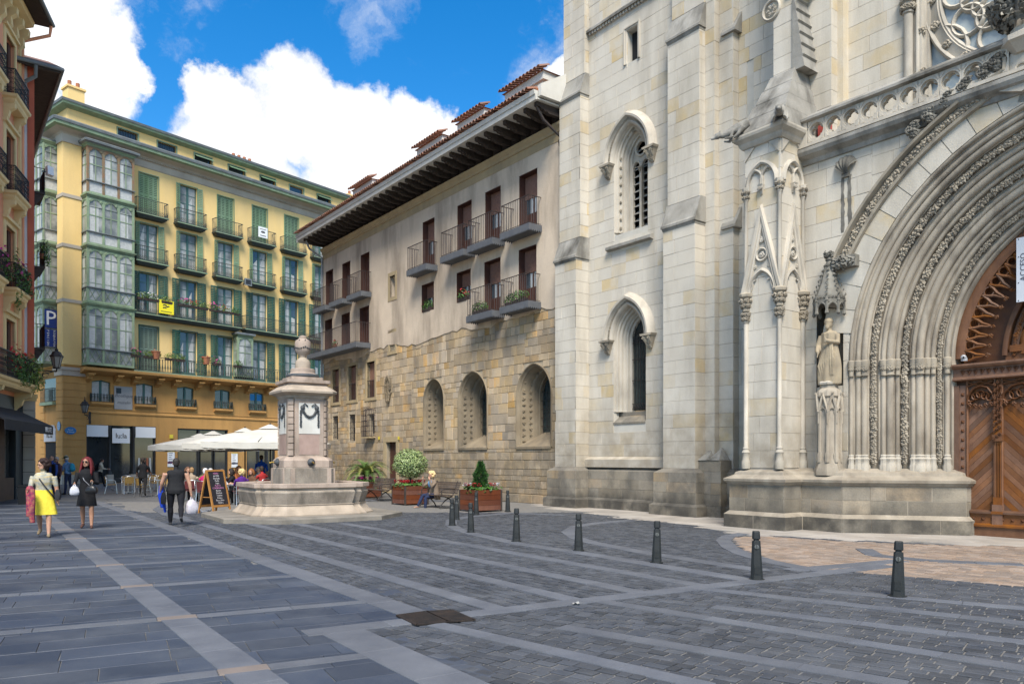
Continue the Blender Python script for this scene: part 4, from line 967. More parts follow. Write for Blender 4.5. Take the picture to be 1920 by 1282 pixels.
for k in range(7): b.tube([(.16 - .035 * k, -.15 - .01 * (k % 2), .95 - .03 * k), (.2 - .06 * k, -.18, .6 - .03 * k), (.19 - .05 * k, -.16, .2)], [.025, .03, .02], 6)
b.cbox(.04, -.25, 1.02, .05, .03, .16); b.tube([(-.15, -.21, .74), (-.16, -.23, .62)], .018, 5)
sme = remesh(b, .014, 'statue', [mat('statue_stone', (.40, .325, .22), (.30, .24, .165), scale=3, rough=.9, bump=.3, bscale=50, stain=(.15, .13, .10), stain_amt=.6, stain_scale=(3, 3, 1.2))], smooth_it=1)
sw = CF.w(nx, py_, 3.42); stt = thing('stone_statue', 'carved stone statue of a robed bearded figure in the portal niche', 'statue', sw, CF.ang)
ob('robed_figure', sme, stt); MB().lathe([(.24, -.005), (.25, .04), (.21, .07)], 8, (0, 0, 0), ph=R(22.5)).build('base', m_cs, stt)
# ---- the wooden doors
m_w = mat('door_oak', (.125, .048, .016), (.185, .076, .026), scale=4, rough=.62, bump=.3, bscale=40, rnd=.34, isl=True, spec=.45, stain=(.09, .034, .012), stain_amt=.5, stain_scale=(6, 6, 1.2))
m_wd = mat('door_oak_dark', (.075, .029, .011), (.115, .045, .017), scale=5, rough=.55, bump=.2, bscale=50, spec=.4)
DY = YI; door = ob('portal_door', None, church)
dx0, dx1 = PX - 1.80, PX + 1.80
def DX(px): return CF.at(px, 850, DY)[0]
def DZ(py, px=1850): return CF.at(px, py, DY)[1]
MB().box(dx0 - .3, dx1 + .3, DY + .12, DY + .3, 0, 3.75).build('door_back', m_wd, door)
MB().box(dx0, dx0 + .10, DY - .02, DY + .14, 0, 3.3).box(dx1 - .1, dx1, DY - .02, DY + .14, 0, 3.3).build('door_frame', m_w, door)
def clip_poly(P, x0, x1, z0, z1):
 for f, inter in ((lambda p: p[0] - x0, 0), (lambda p: x1 - p[0], 0), (lambda p: p[1] - z0, 0), (lambda p: z1 - p[1], 0)):
  out = []
  for i in range(len(P)):
   a, c = P[i - 1], P[i]; fa, fc = f(a), f(c)
   if (fa >= 0) != (fc >= 0): t = fa / (fa - fc); out.append((a[0] + (c[0] - a[0]) * t, a[1] + (c[1] - a[1]) * t))
   if fc >= 0: out.append(c)
  P = out
  if not P: return P
 return P
xs_panel = [DX(1815), DX(1862)]; stw = .19; pw = PX - .5 * stw - (xs_panel[1] + stw)
panels = [(xs_panel[0], xs_panel[1], 1), (xs_panel[1] + stw, PX - stw / 2, -1)]
panels += [(2 * PX - b_, 2 * PX - a_, -k) for a_, b_, k in panels[::-1]]
z0p, z1p = DZ(958), DZ(712)
for a_, c_, k in panels:
 w_ = .15
 s = -3.0
 while s < 4.5:
  P = [(a_ - 1, s - 1), (c_ + 1, s - 1 + (c_ - a_ + 2)), (c_ + 1, s - 1 + (c_ - a_ + 2) + w_ - .006), (a_ - 1, s - 1 + w_ - .006)]
  if k < 0: P = [(a_ + c_ - x_, z_) for x_, z_ in P]
  P = clip_poly(P, a_, c_, z0p, z1p)
  if len(P) > 2 and (max(p[1] for p in P) - min(p[1] for p in P)) > .03: MB().prism(P, 'y', DY + .05 + random.uniform(0, .004), DY + .12).build('plank', m_w, door)
  s += w_ * 1.0
 fr = MB(); sweep_y(fr, [(a_, z0p), (a_, z1p), (c_, z1p), (c_, z0p)], [(0, DY + .06), (.0, DY + .01), (.02, DY - .01), (.04, DY + .0), (.05, DY + .05)], True); fr.build('panel_moulding', m_w, door)
 tr = MB(); xm = (a_ + c_) / 2; hw = (c_ - a_) / 2; zz = z1p - .50
 P_ = [(0, DY + .05), (0, DY - .01), (.02, DY - .03), (.04, DY - .01), (.045, DY + .05)]
 sweep_y(tr, [(xm - hw, zz), (xm - hw * .9, zz + .18), (xm - hw * .5, zz + .32), (xm, zz + .36), (xm + hw * .5, zz + .32), (xm + hw * .9, zz + .18), (xm + hw, zz)], P_)
 for q in (-.75, -.38, 0, .38, .75): sweep_y(tr, arc_pts(xm + q * hw, zz + .10 + .10 * (1 - abs(q)), hw * .24, 0, 360, 12)[:-1][::-1], [(0, DY + .05), (0, DY), (.02, DY - .02), (.03, DY + .05)], True)
 for q in (-.9, -.45, 0, .45, .9): tr.add(LEAVES[2], T((xm + q * hw * .95, DY - .01, zz - .02 - .06 * (1 - abs(q)))) @ S3(.55, .55, .7))
 sweep_y(tr, [(xm - hw, z1p - .05), (xm, z1p - .13), (xm + hw, z1p - .05)], [(0, DY + .05), (0, DY), (.03, DY - .02), (.04, DY + .05)]); sweep_y(tr, [(xm - hw, z1p - .13), (xm, z1p - .04), (xm + hw, z1p - .13)], [(0, DY + .05), (0, DY), (.03, DY - .02), (.04, DY + .05)])
 tr.build('panel_tracery', m_wd, door, smooth=45)
sm = MB(); sm.rings([[(-.035, 0, -.035), (.035, 0, -.035), (.035, 0, .035), (-.035, 0, .035)], [(-.004, -.035, -.004), (.004, -.035, -.004), (.004, -.035, .004), (-.004, -.035, .004)]]); stud_me = sm.mesh('stud', m_wd)
MB().box(dx0 + .10, xs_panel[0] - .05, DY + .02, DY + .13, .26, 3.3).box(2 * PX - xs_panel[0] + .05, dx1 - .1, DY + .02, DY + .13, .26, 3.3).build('stud_board', m_w, door)
for i in range(14):
 for xx in ((dx0 + .05 + xs_panel[0]) / 2, 2 * PX - (dx0 + .05 + xs_panel[0]) / 2): ob('stud', stud_me, door, (xx, DY + .02, .5 + i * .2))
MB().box(dx0 + .1, dx1 - .1, DY + .0, DY + .13, z1p + .05, 3.46).build('head_rail', m_w, door)
for i in range(17): ob('stud', stud_me, door, (dx0 + .3 + i * .2, DY + .0, z1p + .13))
for st in (xs_panel[1] + stw / 2, PX, 2 * PX - xs_panel[1] - stw / 2):
 s = MB(); s.box(st - stw / 2 + .045, st + stw / 2 - .045, DY + .02, DY + .13, .26, z1p)
 for q in (-.045, 0, .045): s.lathe([(.03, .72), (.03, .8), (.016, .84), (.016, 1.98), (.026, 2.0), (.03, 2.08)], 8, (st + q, DY - .0, 0))
 s.box(st - .1, st + .1, DY - .05, DY + .1, .26, .70).box(st - .085, st + .085, DY - .035, DY + .1, .70, .86).prism([(st - .12, .5), (st + .12, .5), (st + .1, .56), (st - .1, .56)], 'y', DY - .07, DY + .1)
 s.box(st - .1, st + .1, DY - .05, DY + .1, 2.06, 2.2).box(st - .08, st + .08, DY - .04, DY + .1, 2.2, 2.5)
 s.build('stile', m_w, door)
 t = MB()
 for i in range(26): t.add(LEAVES[i % 6], T((st + (-.055, 0, .055)[i % 3], DY - .05 + .02 * (i > 12), 2.12 + i * .048)) @ RY(i) @ S3(.42, .5, .5))
 for q in (-.06, 0, .06): t.lathe([(.022, 2.2), (.022, 2.9), (.003, 3.3)], 6, (st + q, DY - .02, 0))
 t.build('stile_carving', m_wd, door)
MB().box(dx0 + .12, dx1 - .12, DY - .01, DY + .13, .26, .50).build('bottom_rail', m_w, door); MB().prism([(DY - .08, .22), (DY - .08, .26), (DY - .02, .29), (DY + .1, .29), (DY + .1, .22)], 'x', dx0 + .05, dx1 - .05).prism([(DY - .06, .50), (DY - .06, .54), (DY + .06, .58), (DY + .1, .50)], 'x', xs_panel[0] - .04, 2 * PX - xs_panel[0] + .04).build('ledge', m_w, door); MB().box(dx0, dx1, DY - .04, DY + .14, 0.005, .22).build('kick_board', m_w, door)
for i in range(16): ob('stud', stud_me, door, (dx0 + .4 + i * .19, DY - .01, .385))
# lintel
lt = MB(); lt.prism([(DY - .04, 3.40), (DY - .10, 3.42), (DY - .10, 3.46), (DY - .05, 3.48), (DY - .05, 3.66), (DY - .12, 3.68), (DY - .16, 3.72), (DY - .16, 3.76), (DY + .2, 3.78), (DY + .2, 3.4)], 'x', dx0, dx1); lt.build('lintel', m_w, door)
lc = MB()
for i in range(26):
 xx = dx0 + .2 + i * .13; sweep_y(lc, [(xx - .055, 3.62), (xx, 3.52), (xx + .055, 3.62)], [(0, DY - .04), (0, DY - .07), (.02, DY - .08), (.02, DY - .04)]); lc.add(LEAVES[i % 6], T((xx, DY - .06, 3.61)) @ S3(.35, .35, .35))
lc.build('lintel_carving', m_wd, door)
# tympanum
ty = ob('tympanum', None, church); TY = DY + .32
MB().poly([(x_, TY, z_) for x_, z_ in portal_outline(RI + .02, 3.72)]).build('tympanum_back', m_wd, ty)
rg2 = MB()
for sgn in (-1, 1):
 pts = parc(RI - .10, sgn, 24)
 if sgn > 0: pts = pts[::-1]
 sweep_y(rg2, pts, [(-.10, TY), (-.10, DY + .06), (-.02, DY + .03), (.08, DY + .03), (.12, DY + .06)])
rg2.build('outer_rib', m_w, ty, smooth=50)
for sgn in (-1, 1):
 am = math.acos(PO / 2.85); n = 13
 for i in range(n):
  b = MB(); a0, a1 = am * i / n, am * (i + 1) / n; a_ = (a0 + a1) / 2
  def pp_(r, a): xx = PX + PO - r * math.cos(a); return (xx if sgn < 0 else 2 * PX - xx, PZ - .08 + r * math.sin(a))
  pth = [pp_(2.92, a0), pp_(2.80, a0 + (a_ - a0) * .25), pp_(2.68, a0 + (a_ - a0) * .7), pp_(2.56, a_ - .008), pp_(2.50, a_)]
  pt2 = [pp_(2.92, a1), pp_(2.80, a1 - (a1 - a_) * .25), pp_(2.68, a1 - (a1 - a_) * .7), pp_(2.56, a_ + .008), pp_(2.50, a_)]
  for q in (pth, pt2): b.tube([(x_, DY + .08, z_) for x_, z_ in q], [.035, .038, .034, .03, .03], 6)
  c = pp_(2.84, a_); b.tube([(c[0] + .10 * math.cos(t), DY + .08, c[1] + .10 * math.sin(t)) for t in [k * math.pi / 6 for k in range(13)]], .02, 5)
  e = pp_(2.44, a_); b.add(LEAVES[i % 6], T((e[0], DY + .06, e[1])) @ S3(.6, .6, .6))
  b.build('cusped_tracery', m_w, ty, smooth=60)
for r_, yy, w_ in ((2.16, DY + .16, .05), (1.98, DY + .2, .07), (1.80, DY + .14, .05), (1.68, DY + .2, .04)):
 if r_ <= PO + .05: continue
 b = MB()
 for sgn in (-1, 1):
  pts = [(x_, z_ + .0) for x_, z_ in parc(r_, sgn, 16)]
  if sgn > 0: pts = pts[::-1]
  sweep_y(b, pts, [(-w_, TY), (-w_, yy + .02), (0, yy), (w_, yy + .02), (w_, TY)])
  if r_ == 1.98: leaf_band(b, pts, .055, 5, 1.0, y=yy)
 b.build('inner_rib', m_w, ty, smooth=50)
MB().box(PX - .75, PX + .75, DY + .14, TY, 3.96, 4.10).box(PX - .85, PX + .85, DY + .2, TY, 3.76, 3.96).build('tympanum_sill', m_w, ty)
b = MB()
for c_ in (-.36, 0.0, .36): sweep_y(b, gothic_full(PX + c_, .15, 4.1, 4.22, .14, 8), [(0, TY), (0, DY + .2), (.03, DY + .18), (.06, DY + .2), (.06, TY)])
b.build('tympanum_arches', m_w, ty, smooth=50)
# white notice hung before the tympanum
bx0, bz1 = CF.at(1906, 447, DY - .12); bz0 = CF.at(1906, 567, DY - .12)[1]
p = CF.w((bx0 + 2 * PX - bx0) / 2, DY - .12, 0); bn = thing('notice_banner', 'white notice sheet hanging in front of the carved wooden tympanum', 'banner', (p.x, p.y, 0), CF.ang)
hwid = PX - bx0; MB().box(-hwid, hwid, -.008, .008, bz0, bz1).build('sheet', mat('banner_white', (.62, .64, .68), (.58, .60, .64), scale=3, rough=.6), bn)
m_ink = mat('ink_grey', (.09, .09, .11), rough=.7)
MB().tube([(-hwid + .1, 0, bz1 - .02), (-hwid + .1, .1, bz1 + .3)], .006, 5).tube([(hwid - .1, 0, bz1 - .02), (hwid - .1, .1, bz1 + .3)], .006, 5).build('hanging_wires', m_iron, bn)
for zz in (bz0 + .03, bz0 + .4, bz1 - .4, bz1 - .03):
 for q in (-1, 1): MB().ball((q * (hwid - .04), -.01, zz), .012, 6, 4).build('eyelet', m_iron, bn)
text_obj('lettering', 'ACCESO', .15, m_ink, bn, (-hwid + .13, -.012, (bz0 + bz1) / 2 + .05), (R(90), R(-90), 0))
cx_, cz_ = CF.at(1806, 674, DY - .12); p = CF.w(cx_, DY - .1, cz_)
cmr = thing('security_camera', 'small grey dome camera sitting on the door lintel ledge', 'camera', p, CF.ang)
MB().ball((0, 0, .05), .06, 12, 8).build('dome', mat('cam_grey', (.35, .36, .38), rough=.35, bump=.01), cmr, smooth=60); MB().lathe([(.065, -.03), (.065, .03), (.05, .05)], 12, (0, .03, 0)).build('housing', mat('cam_grey', (.35, .36, .38)), cmr); MB().ball((.02, -.05, .045), .022, 8, 6).build('lens', m_drk, cmr)
# red box behind the balustrade
rx_, rz_ = CF.at(1547, 232, .2); p = CF.w(rx_, .2, 9.15); rb = thing('red_cabinet', 'red equipment box behind the first balustrade quatrefoil', 'box', p, CF.ang)
MB().box(-.1, .1, -.15, .15, 0, .86).build('cabinet_body', mat('cabinet_red', (.38, .07, .06), (.30, .06, .05), scale=6, rough=.5), rb); MB().box(-.11, .11, -.16, .16, .86, .93).build('cabinet_lid', mat('cabinet_dark', (.10, .03, .03), rough=.5), rb)
spread_pieces(church, CM, cb_spec, 'stone_block', blk, 'stone_block_field', m_ch, 300)
# ================================================================== STONE HOUSE BESIDE THE CHURCH
house = CF.root('stone_house', 'long house of tan rubble stone below and stained plaster above, with deep timber eaves', 'building')
HY = .98; HX0, HX1, HZS, HZT = -21.5, -.12, 7.2, 13.75
m_pl = mat('house_plaster', (.65, .535, .41), (.54, .44, .335), scale=.55, rough=.92, bump=.25, bscale=12, stain=(.24, .19, .145), stain_amt=.85, stain_scale=(.75, .75, .16), detail=8, lo=.35, hi=.62, fine=.08)
m_hs = mat('house_stone', (.52, .385, .225), (.40, .325, .24), c3=(.58, .34, .12), scale=.7, rough=.92, bump=.5, bscale=18, rnd=.25, isl=True, stain=(.15, .125, .095), stain_amt=.55, stain_scale=(1.0, 1.0, .6), low_dirt=(1.6, 2.6, (.19, .155, .11), .8), fine=.15)
m_hm = mat('house_mortar', (.44, .365, .26), (.35, .29, .205), scale=4, rough=.95, bump=.3, bscale=30, low_dirt=(1.4, 2.6, (.19, .16, .12), .8))
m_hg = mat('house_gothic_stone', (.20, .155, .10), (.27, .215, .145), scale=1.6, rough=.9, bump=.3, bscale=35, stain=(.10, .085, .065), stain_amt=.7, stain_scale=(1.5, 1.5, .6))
m_tan = mat('house_tan_stone', (.43, .33, .19), (.36, .28, .165), scale=1.5, rough=.9, bump=.25, bscale=30, stain=(.24, .19, .12), stain_amt=.5)
m_brn = mat('joinery_brown', (.085, .035, .025), (.065, .028, .02), scale=6, rough=.55, spec=.35)
m_blind = mat('roller_blind_brown', (.23, .125, .09), (.19, .10, .072), scale=8, rough=.6)
m_slab_g = mat('balcony_grey', (.085, .09, .10), (.11, .115, .125), scale=4, rough=.6)
m_bar = mat('railing_iron', (.028, .025, .026), (.06, .04, .035), scale=14, rough=.6)
m_wgl = glass_mat('window_glass', (.035, .05, .06)); m_cur = mat('curtain_pale', (.50, .52, .52), (.38, .41, .42), scale=9, rough=.8)
m_raf = mat('rafter_wood', (.030, .022, .018), (.05, .037, .03), scale=6, rough=.8, bump=.2, bscale=30)
m_white = mat('white_paint', (.62, .60, .55), (.54, .52, .47), scale=1.5, rough=.7, stain=(.36, .33, .28), stain_amt=.4, stain_scale=(.8, .8, .8))
m_tile = mat('clay_tile', (.29, .13, .08), (.21, .105, .072), scale=3, rough=.85, rnd=.25, isl=True, bump=.2, bscale=40, stain=(.12, .10, .08), stain_amt=.5, stain_scale=(2, 2, 2))
m_leaf = mat('leaf_green', (.045, .10, .022), (.085, .17, .035), scale=14, rough=.6, rnd=.3, isl=True)
m_leaf2 = mat('leaf_yellowgreen', (.16, .22, .05), (.10, .16, .03), scale=14, rough=.6, rnd=.3, isl=True)
m_red = mat('petal_red', (.45, .02, .03), (.55, .05, .05), scale=20, rough=.6); m_mag = mat('petal_magenta', (.50, .03, .22), (.62, .09, .32), scale=20, rough=.6)
m_pet = mat('petal_white', (.75, .72, .72), rough=.6); m_ora = mat('petal_orange', (.60, .12, .02), rough=.6)
m_terra = mat('terracotta', (.36, .14, .07), (.28, .11, .06), scale=9, rough=.85)
def H(px, py, y=None): return CF.at(px, py, HY if y is None else y)
# openings: (x0, x1, z0, z1, kind)
def opening(l, r, t, b, kind, pb=None):
 x0 = H(l, 500)[0]; x1 = H(r, 500)[0]; return [x0, x1, H(r, b)[1], H(r, t)[1], kind]
OP = [opening(793.3, 815.8, 408, 502, 'door'), opening(858.5, 885.4, 374.6, 473, 'door'), opening(910.7, 940, 346.5, 452, 'door'), opening(974.4, 1008.6, 313.7, 424.6, 'door'),
      opening(791.4, 814.7, 527, 580, 'win'), opening(857, 883.7, 503, 560.7, 'win'), opening(909, 939.6, 482, 586, 'door'), opening(973.5, 1007, 457, 569, 'door'),
      opening(611.4, 625.5, 504.5, 576, 'ldoor'), opening(642.5, 657.6, 488.5, 563, 'ldoor'), opening(677, 693.6, 470, 548, 'ldoor'),
      opening(609.8, 624, 596.6, 660, 'ldoor2'), opening(641, 657, 585, 652, 'ldoor2'), opening(675, 693, 571.7, 648, 'ldoor2'), opening(732, 742, 515, 555, 'small')]
OS = [opening(623, 636, 691, 753, 'tall'), opening(653, 668, 684, 748.5, 'tall'), opening(687.7, 703, 676.5, 745, 'tall'), opening(623, 633.7, 779, 823, 'low'), opening(654, 665.5, 776, 826, 'low'),
      opening(691, 702, 776, 812, 'cage'), opening(731, 741, 622, 657, 'small'), opening(724, 743, 828, 930, 'plank')]
OS[-1][2] = .0
for g in (OP[:4], OP[6:8], OP[8:11], OP[11:14], OS[:3]):      # level sills and heads along a row
 for k in (2, 3):
  a = sum(o[k] for o in g) / len(g)
  for o in g: o[k] = a
FLOOR_U = OP[0][2]; 
GOTH = []
for l, r, ap, bt in ((796.5, 832, 711.5, 834), (862, 913, 698, 836), (971.5, 1033, 683.6, 838)):
 x0, x1 = H(l, 700)[0], H(r, 700)[0]; w = (x1 - x0) / 2; zt = H((l + r) / 2, ap)[1]; z0 = 2.12
 of = w * .16; rise = math.sqrt((w + of) ** 2 - of ** 2); GOTH.append(dict(xc=(x0 + x1) / 2, w=w, z0=z0, zs=zt - rise, off=of))
rp = lambda o: [(o[0], o[2]), (o[1], o[2]), (o[1], o[3]), (o[0], o[3])]
pw_ = MB(); _e = [(HX0 + (HX1 - HX0) * i / 60, HZS + .10 * math.sin(i * .37) + random.uniform(-.09, .09)) for i in range(61)]
wall_sheet(pw_, _e + [(HX1, HZT), (HX0, HZT)], [rp(o) for o in OP], HY - .03, .38); pw_.build('plaster_wall', m_pl, house)
_b = MB()
for i in range(60): _b.quad((_e[i][0], HY - .03, _e[i][1]), (_e[i + 1][0], HY - .03, _e[i + 1][1]), (_e[i + 1][0], HY + .02, _e[i + 1][1] - .03), (_e[i][0], HY + .02, _e[i][1] - .03))
_b.build('plaster_edge', m_pl, house)
sw_ = MB(); wall_sheet(sw_, [(HX0, .0), (HX1, .0), (HX1, HZS + .3), (HX0, HZS + .3)], [rp(o) if o[2] > 0 else [(o[0], .003), (o[1], .003), (o[1], o[3]), (o[0], o[3])] for o in OS] + [gothic_full(g['xc'], g['w'], g['z0'], g['zs'], g['off'], 10)[::-1] for g in GOTH], HY + .025, .36); sw_.build('stone_wall_core', m_hm, house)
MB().box(HX0, HX1, HY + 1.0, HY + 7, 0, HZT).box(HX0, HX0 + .05, HY, HY + 1.0, 0, HZT).build('house_core', m_drk, house)
hb = [chamfer_box('wall_stone', m_hs, .03)]; hs_spec = []
hl = [rect_hole(o[0], o[1], o[2] - .01, o[3]) for o in OS] + [gothic_hole(g['xc'], g['w'] + .06, g['z0'], g['zs'], g['off']) for g in GOTH]
for M in ashlar(HX0, HX1, .34, 2.08, HY - .01, .27, .42, holes=hl, seed=61, vary=.33, rnd=.45, jt=.016): hs_spec.append((M, 0))
_rg = random.Random(4)
for _k, (_z0, _z1) in enumerate(((2.08, 3.05), (3.05, 4.3), (4.3, 5.35), (5.35, 6.5), (6.5, HZS + .28))):       # patches of rubble laid at different times
 _x = HX0
 while _x < HX1:
  _xe = _x + _rg.uniform(1.6, 4.2)
  if HX1 - _xe < 1.2: _xe = HX1
  for M in ashlar(_x, _xe, _z0, _z1, HY, _rg.uniform(.24, .40), _rg.uniform(.36, .66), holes=hl, seed=int(_x * 7) + _k, vary=.33, rnd=.45, jt=.014): hs_spec.append((M, 0))
  _x = _xe
for M in ashlar(HX0, HX1, 0, .33, HY - .14, .33, .7, holes=hl[-4:-3], seed=63, jt=.012, depth=.16): hs_spec.append((M, 0))
spread_pieces(house, CM, hs_spec, 'wall_stone', hb, 'wall_stone_field', m_hs, 300)
# dressed surrounds of the stone-wall openings
for o in OS:
 if o[4] in ('tall', 'small', 'plank'):
  e = .16 if o[4] != 'plank' else .26
  s = MB(); s.box(o[0] - e, o[0], HY - .025, HY + .2, o[2], o[3]); s.build('jamb_stone', m_tan, house); s = MB(); s.box(o[1], o[1] + e, HY - .025, HY + .2, o[2], o[3]); s.build('jamb_stone', m_tan, house)
  MB().box(o[0] - e, o[1] + e, HY - .03, HY + .2, o[3], o[3] + e).build('lintel_stone', m_tan, house)
  if o[4] != 'plank': MB().box(o[0] - e - .05, o[1] + e + .05, HY - .04, HY + .2, o[2] - e, o[2]).build('sill_stone', m_tan, house)
o = OP[14]; e = .18
MB().box(o[0] - e, o[0], HY - .05, HY + .1, o[2] - e, o[3] + e).box(o[1], o[1] + e, HY - .05, HY + .1, o[2] - e, o[3] + e).box(o[0], o[1], HY - .05, HY + .1, o[3], o[3] + e).box(o[0], o[1], HY - .05, HY + .1, o[2] - e, o[2]).build('window_surround', m_tan, house)
def house_window(o, kind):
 x0, x1, z0, z1 = o[:4]; w = x1 - x0; r = ob('window', None, house); d = .24
 fr = MB(); t = .055
 # brown lining of the reveal and frame
 fr.box(x0 + .001, x0 + .02, HY - .02, HY + d, z0, z1).box(x0, x1, HY - .02, HY + d, z1 - .02, z1 - .001).box(x1 - .02, x1 - .001, HY - .02, HY + d, z0, z1)
 fr.box(x0 + .02, x0 + t, HY + d, HY + d + .06, z0, z1).box(x1 - t, x1 - .02, HY + d, HY + d + .06, z0, z1).box(x0, x1, HY + d, HY + d + .06, z1 - t, z1); fr.build('frame', m_brn, r)
 bl = {'door': .38, 'win': .42, 'ldoor': .97, 'ldoor2': .97}[kind]
 zb = z1 - t - (z1 - z0) * bl; b = MB(); n = max(3, int((z1 - zb) / .06))
 for i in range(n):
  za = zb + (z1 - t - zb) * i / n; zc = zb + (z1 - t - zb) * (i + .9) / n; b.box(x0 + t, x1 - t, HY + d + .0 + .004 * (i % 2), HY + d + .05, za, zc)
 b.build('roller_blind', m_blind if kind in ('door', 'win') else m_brn, r)
 if bl < .9:
  zk = z0 + (.75 if kind == 'door' else .06); xm = (x0 + x1) / 2
  MB().box(x0 + t, x1 - t, HY + d + .015, HY + d + .05, z0, zk).build('lower_panel', m_brn, r)
  MB().box(xm - .04, xm + .04, HY + d + .012, HY + d + .05, zk, zb).box(x0 + t, x0 + t + .05, HY + d + .012, HY + d + .05, zk, zb).box(x1 - t - .05, x1 - t, HY + d + .012, HY + d + .05, zk, zb).build('sash', m_brn, r)
  for a, c in ((x0 + t, xm), (xm, x1 - t)):
   MB().quad((a, HY + d + .04, zk), (c, HY + d + .04, zk), (c, HY + d + .04, zb), (a, HY + d + .04, zb)).build('pane', m_wgl, r)
  cu = MB(); k = 14; rs = [[(x0 + t + w * .08 + (w * .8) * i / k, HY + d + .038 - .0, z) for i in range(k + 1)] for z in (zk, zb)]
  MB().quad((x0 + w * .3, HY + d + .0365, zk), (x1 - t, HY + d + .0365, zk), (x1 - t, HY + d + .0365, zb), (x0 + w * .3, HY + d + .0365, zb)).build('curtain', m_cur, r)
for o in OP[:14]: house_window(o, o[4])
for o in OS + [OP[14]]:
 x0, x1, z0, z1, kd = o; r = ob('window' if kd != 'plank' else 'door', None, house)
 if kd in ('tall',):
  MB().box(x0, x1, HY + .2, HY + .26, z0, z1).build('shutter_board', m_brn, r); b = MB()
  for i in range(5): xx = x0 + (x1 - x0) * (i + .5) / 5; b.tube([(xx, HY + .05, z0), (xx, HY + .05, z0 + (z1 - z0) * .48)], .012, 5)
  b.bar((x0, HY + .05, z0 + (z1 - z0) * .48), (x1, HY + .05, z0 + (z1 - z0) * .48), .03).bar((x0, HY + .05, z0 + .06), (x1, HY + .05, z0 + .06), .02); b.build('guard_rail', m_bar, r)
  MB().box(x0, (x0 + x1) / 2 - .02, HY + .19, HY + .2, z0 + (z1 - z0) * .5, z1 - .06).build('shutter_panel', m_blind, r); MB().box((x0 + x1) / 2 + .02, x1, HY + .19, HY + .2, z0 + (z1 - z0) * .5, z1 - .06).build('shutter_panel', m_blind, r)
 elif kd in ('low', 'small'):
  MB().box(x0, x1, HY + .3, HY + .33, z0, z1).build('pane', m_drk, r); b = MB()
  for i in range(4): xx = x0 + (x1 - x0) * (i + .5) / 4; b.tube([(xx, HY + .06, z0), (xx, HY + .06, z1)], .013, 5)
  for i in range(5): zz = z0 + (z1 - z0) * (i + .5) / 5; b.bar((x0, HY + .06, zz), (x1, HY + .06, zz), .016)
  if kd == 'low': b.build('iron_bars', m_bar, r)
 elif kd == 'plank':
  n = 6
  for i in range(n): MB().box(x0 + (x1 - x0) * i / n + .004, x0 + (x1 - x0) * (i + 1) / n - .004, HY + .22, HY + .27, .02, z1).build('plank', m_brn, r)
  MB().ball((x1 - .15, HY + .2, 1.05), .03, 8, 5).build('door_knob', m_iron, r); MB().box(x0 - .1, x1 + .1, HY - .2, HY + .3, .0, .12).build('step', m_tan, r)
 elif kd == 'cage':
  MB().box(x0, x1, HY + .25, HY + .28, z0, z1).build('pane', m_drk, r); b = MB(); dpt = .34
  a, c = x0 - .14, x1 + .14; zb, zt = z0 - .15, z1 + .2
  for i in range(8): xx = a + (c - a) * i / 7; b.tube([(xx, HY + .02, zb - .12), (xx, HY - dpt, zb), (xx, HY - dpt, zt), (xx, HY + .02, zt + .1)], .012, 5)
  for i in range(3):
   yy = HY - dpt + dpt * i / 3
   for xx in (a, c): b.tube([(xx, yy, zb), (xx, yy, zt)], .012, 5)
  for i in range(6):
   zz = zb + (zt - zb) * i / 5; b.tube([(a, HY, zz), (a, HY - dpt, zz), (c, HY - dpt, zz), (c, HY, zz)], .012, 5)
  for i in range(5): b.tube([(a + (c - a) * (i + .5) / 5 + .06 * math.cos(q), HY - dpt, zt + .12 + .07 * math.sin(q)) for q in [k * math.pi / 4 for k in range(9)]], .012, 4)
  b.build('iron_cage', m_bar, r); MB().box(a, c, HY - dpt, HY, zb - .1, zb - .02).build('cage_shelf', m_tan, r)
# balconies
def railing(b, pts, z, h, n_gap=.115, knob=True):
 """bars and rails along a plan polyline"""
 for i in range(len(pts) - 1):
  a, c = Vector((*pts[i], z)), Vector((*pts[i + 1], z)); L_ = (c - a).length; n = max(2, round(L_ / n_gap)); up = Vector((0, 0, h))
  b.bar(a + up, c + up, .035, .022); b.bar(a + Vector((0, 0, .05)), c + Vector((0, 0, .05)), .02, .015)
  for k in range(n + 1):
   p = a.lerp(c, k / n); b.tube([p, p + up], .012, 4, False)
   if knob and k % 2: b.ball(tuple(p + up * .5), .017, 5, 3)
def house_balcony(x0, x1, z, dpt=.62, name='balcony'):
 r = ob(name, None, house); y0 = HY - .03 - dpt
 s = MB(); s.rings([[(x0, HY, z - .22), (x0, y0, z - .22), (x1, y0, z - .22), (x1, HY, z - .22)], [(x0, HY, z), (x0, y0, z), (x1, y0, z), (x1, HY, z)]]); s.build('slab', m_slab_g, r)
 t = MB(); n = int((x1 - x0) / .09)
 for i in range(n): a = x0 + (x1 - x0) * i / n; t.prism([(a, z - .22), (a + (x1 - x0) / n, z - .22), (a + (x1 - x0) / n * .5, z - .29)], 'y', y0, y0 + .02)
 for xx in (x0, x1 - .02):
  m_ = int(dpt / .09)
  for i in range(m_): a = y0 + dpt * i / m_; t.prism([(a, z - .22), (a + .09, z - .22), (a + .045, z - .29)], 'x', xx, xx + .02)
 t.build('slab_fringe', m_slab_g, r)
 rl = MB(); railing(rl, [(x0 + .06, HY - .02), (x0 + .06, y0 + .04), (x1 - .06, y0 + .04), (x1 - .06, HY - .02)], z, 1.05); rl.build('railing', m_bar, r)
 return r
for o in OP[:4] + OP[6:8]: house_balcony(o[0] - .42, o[1] + .28, o[2])
for o in OP[8:11]: house_balcony(o[0] - .45, o[1] + .25, o[2], .6)
house_balcony(OP[11][0] - .6, OP[13][1] + .2, OP[11][2], .85, 'long_balcony')
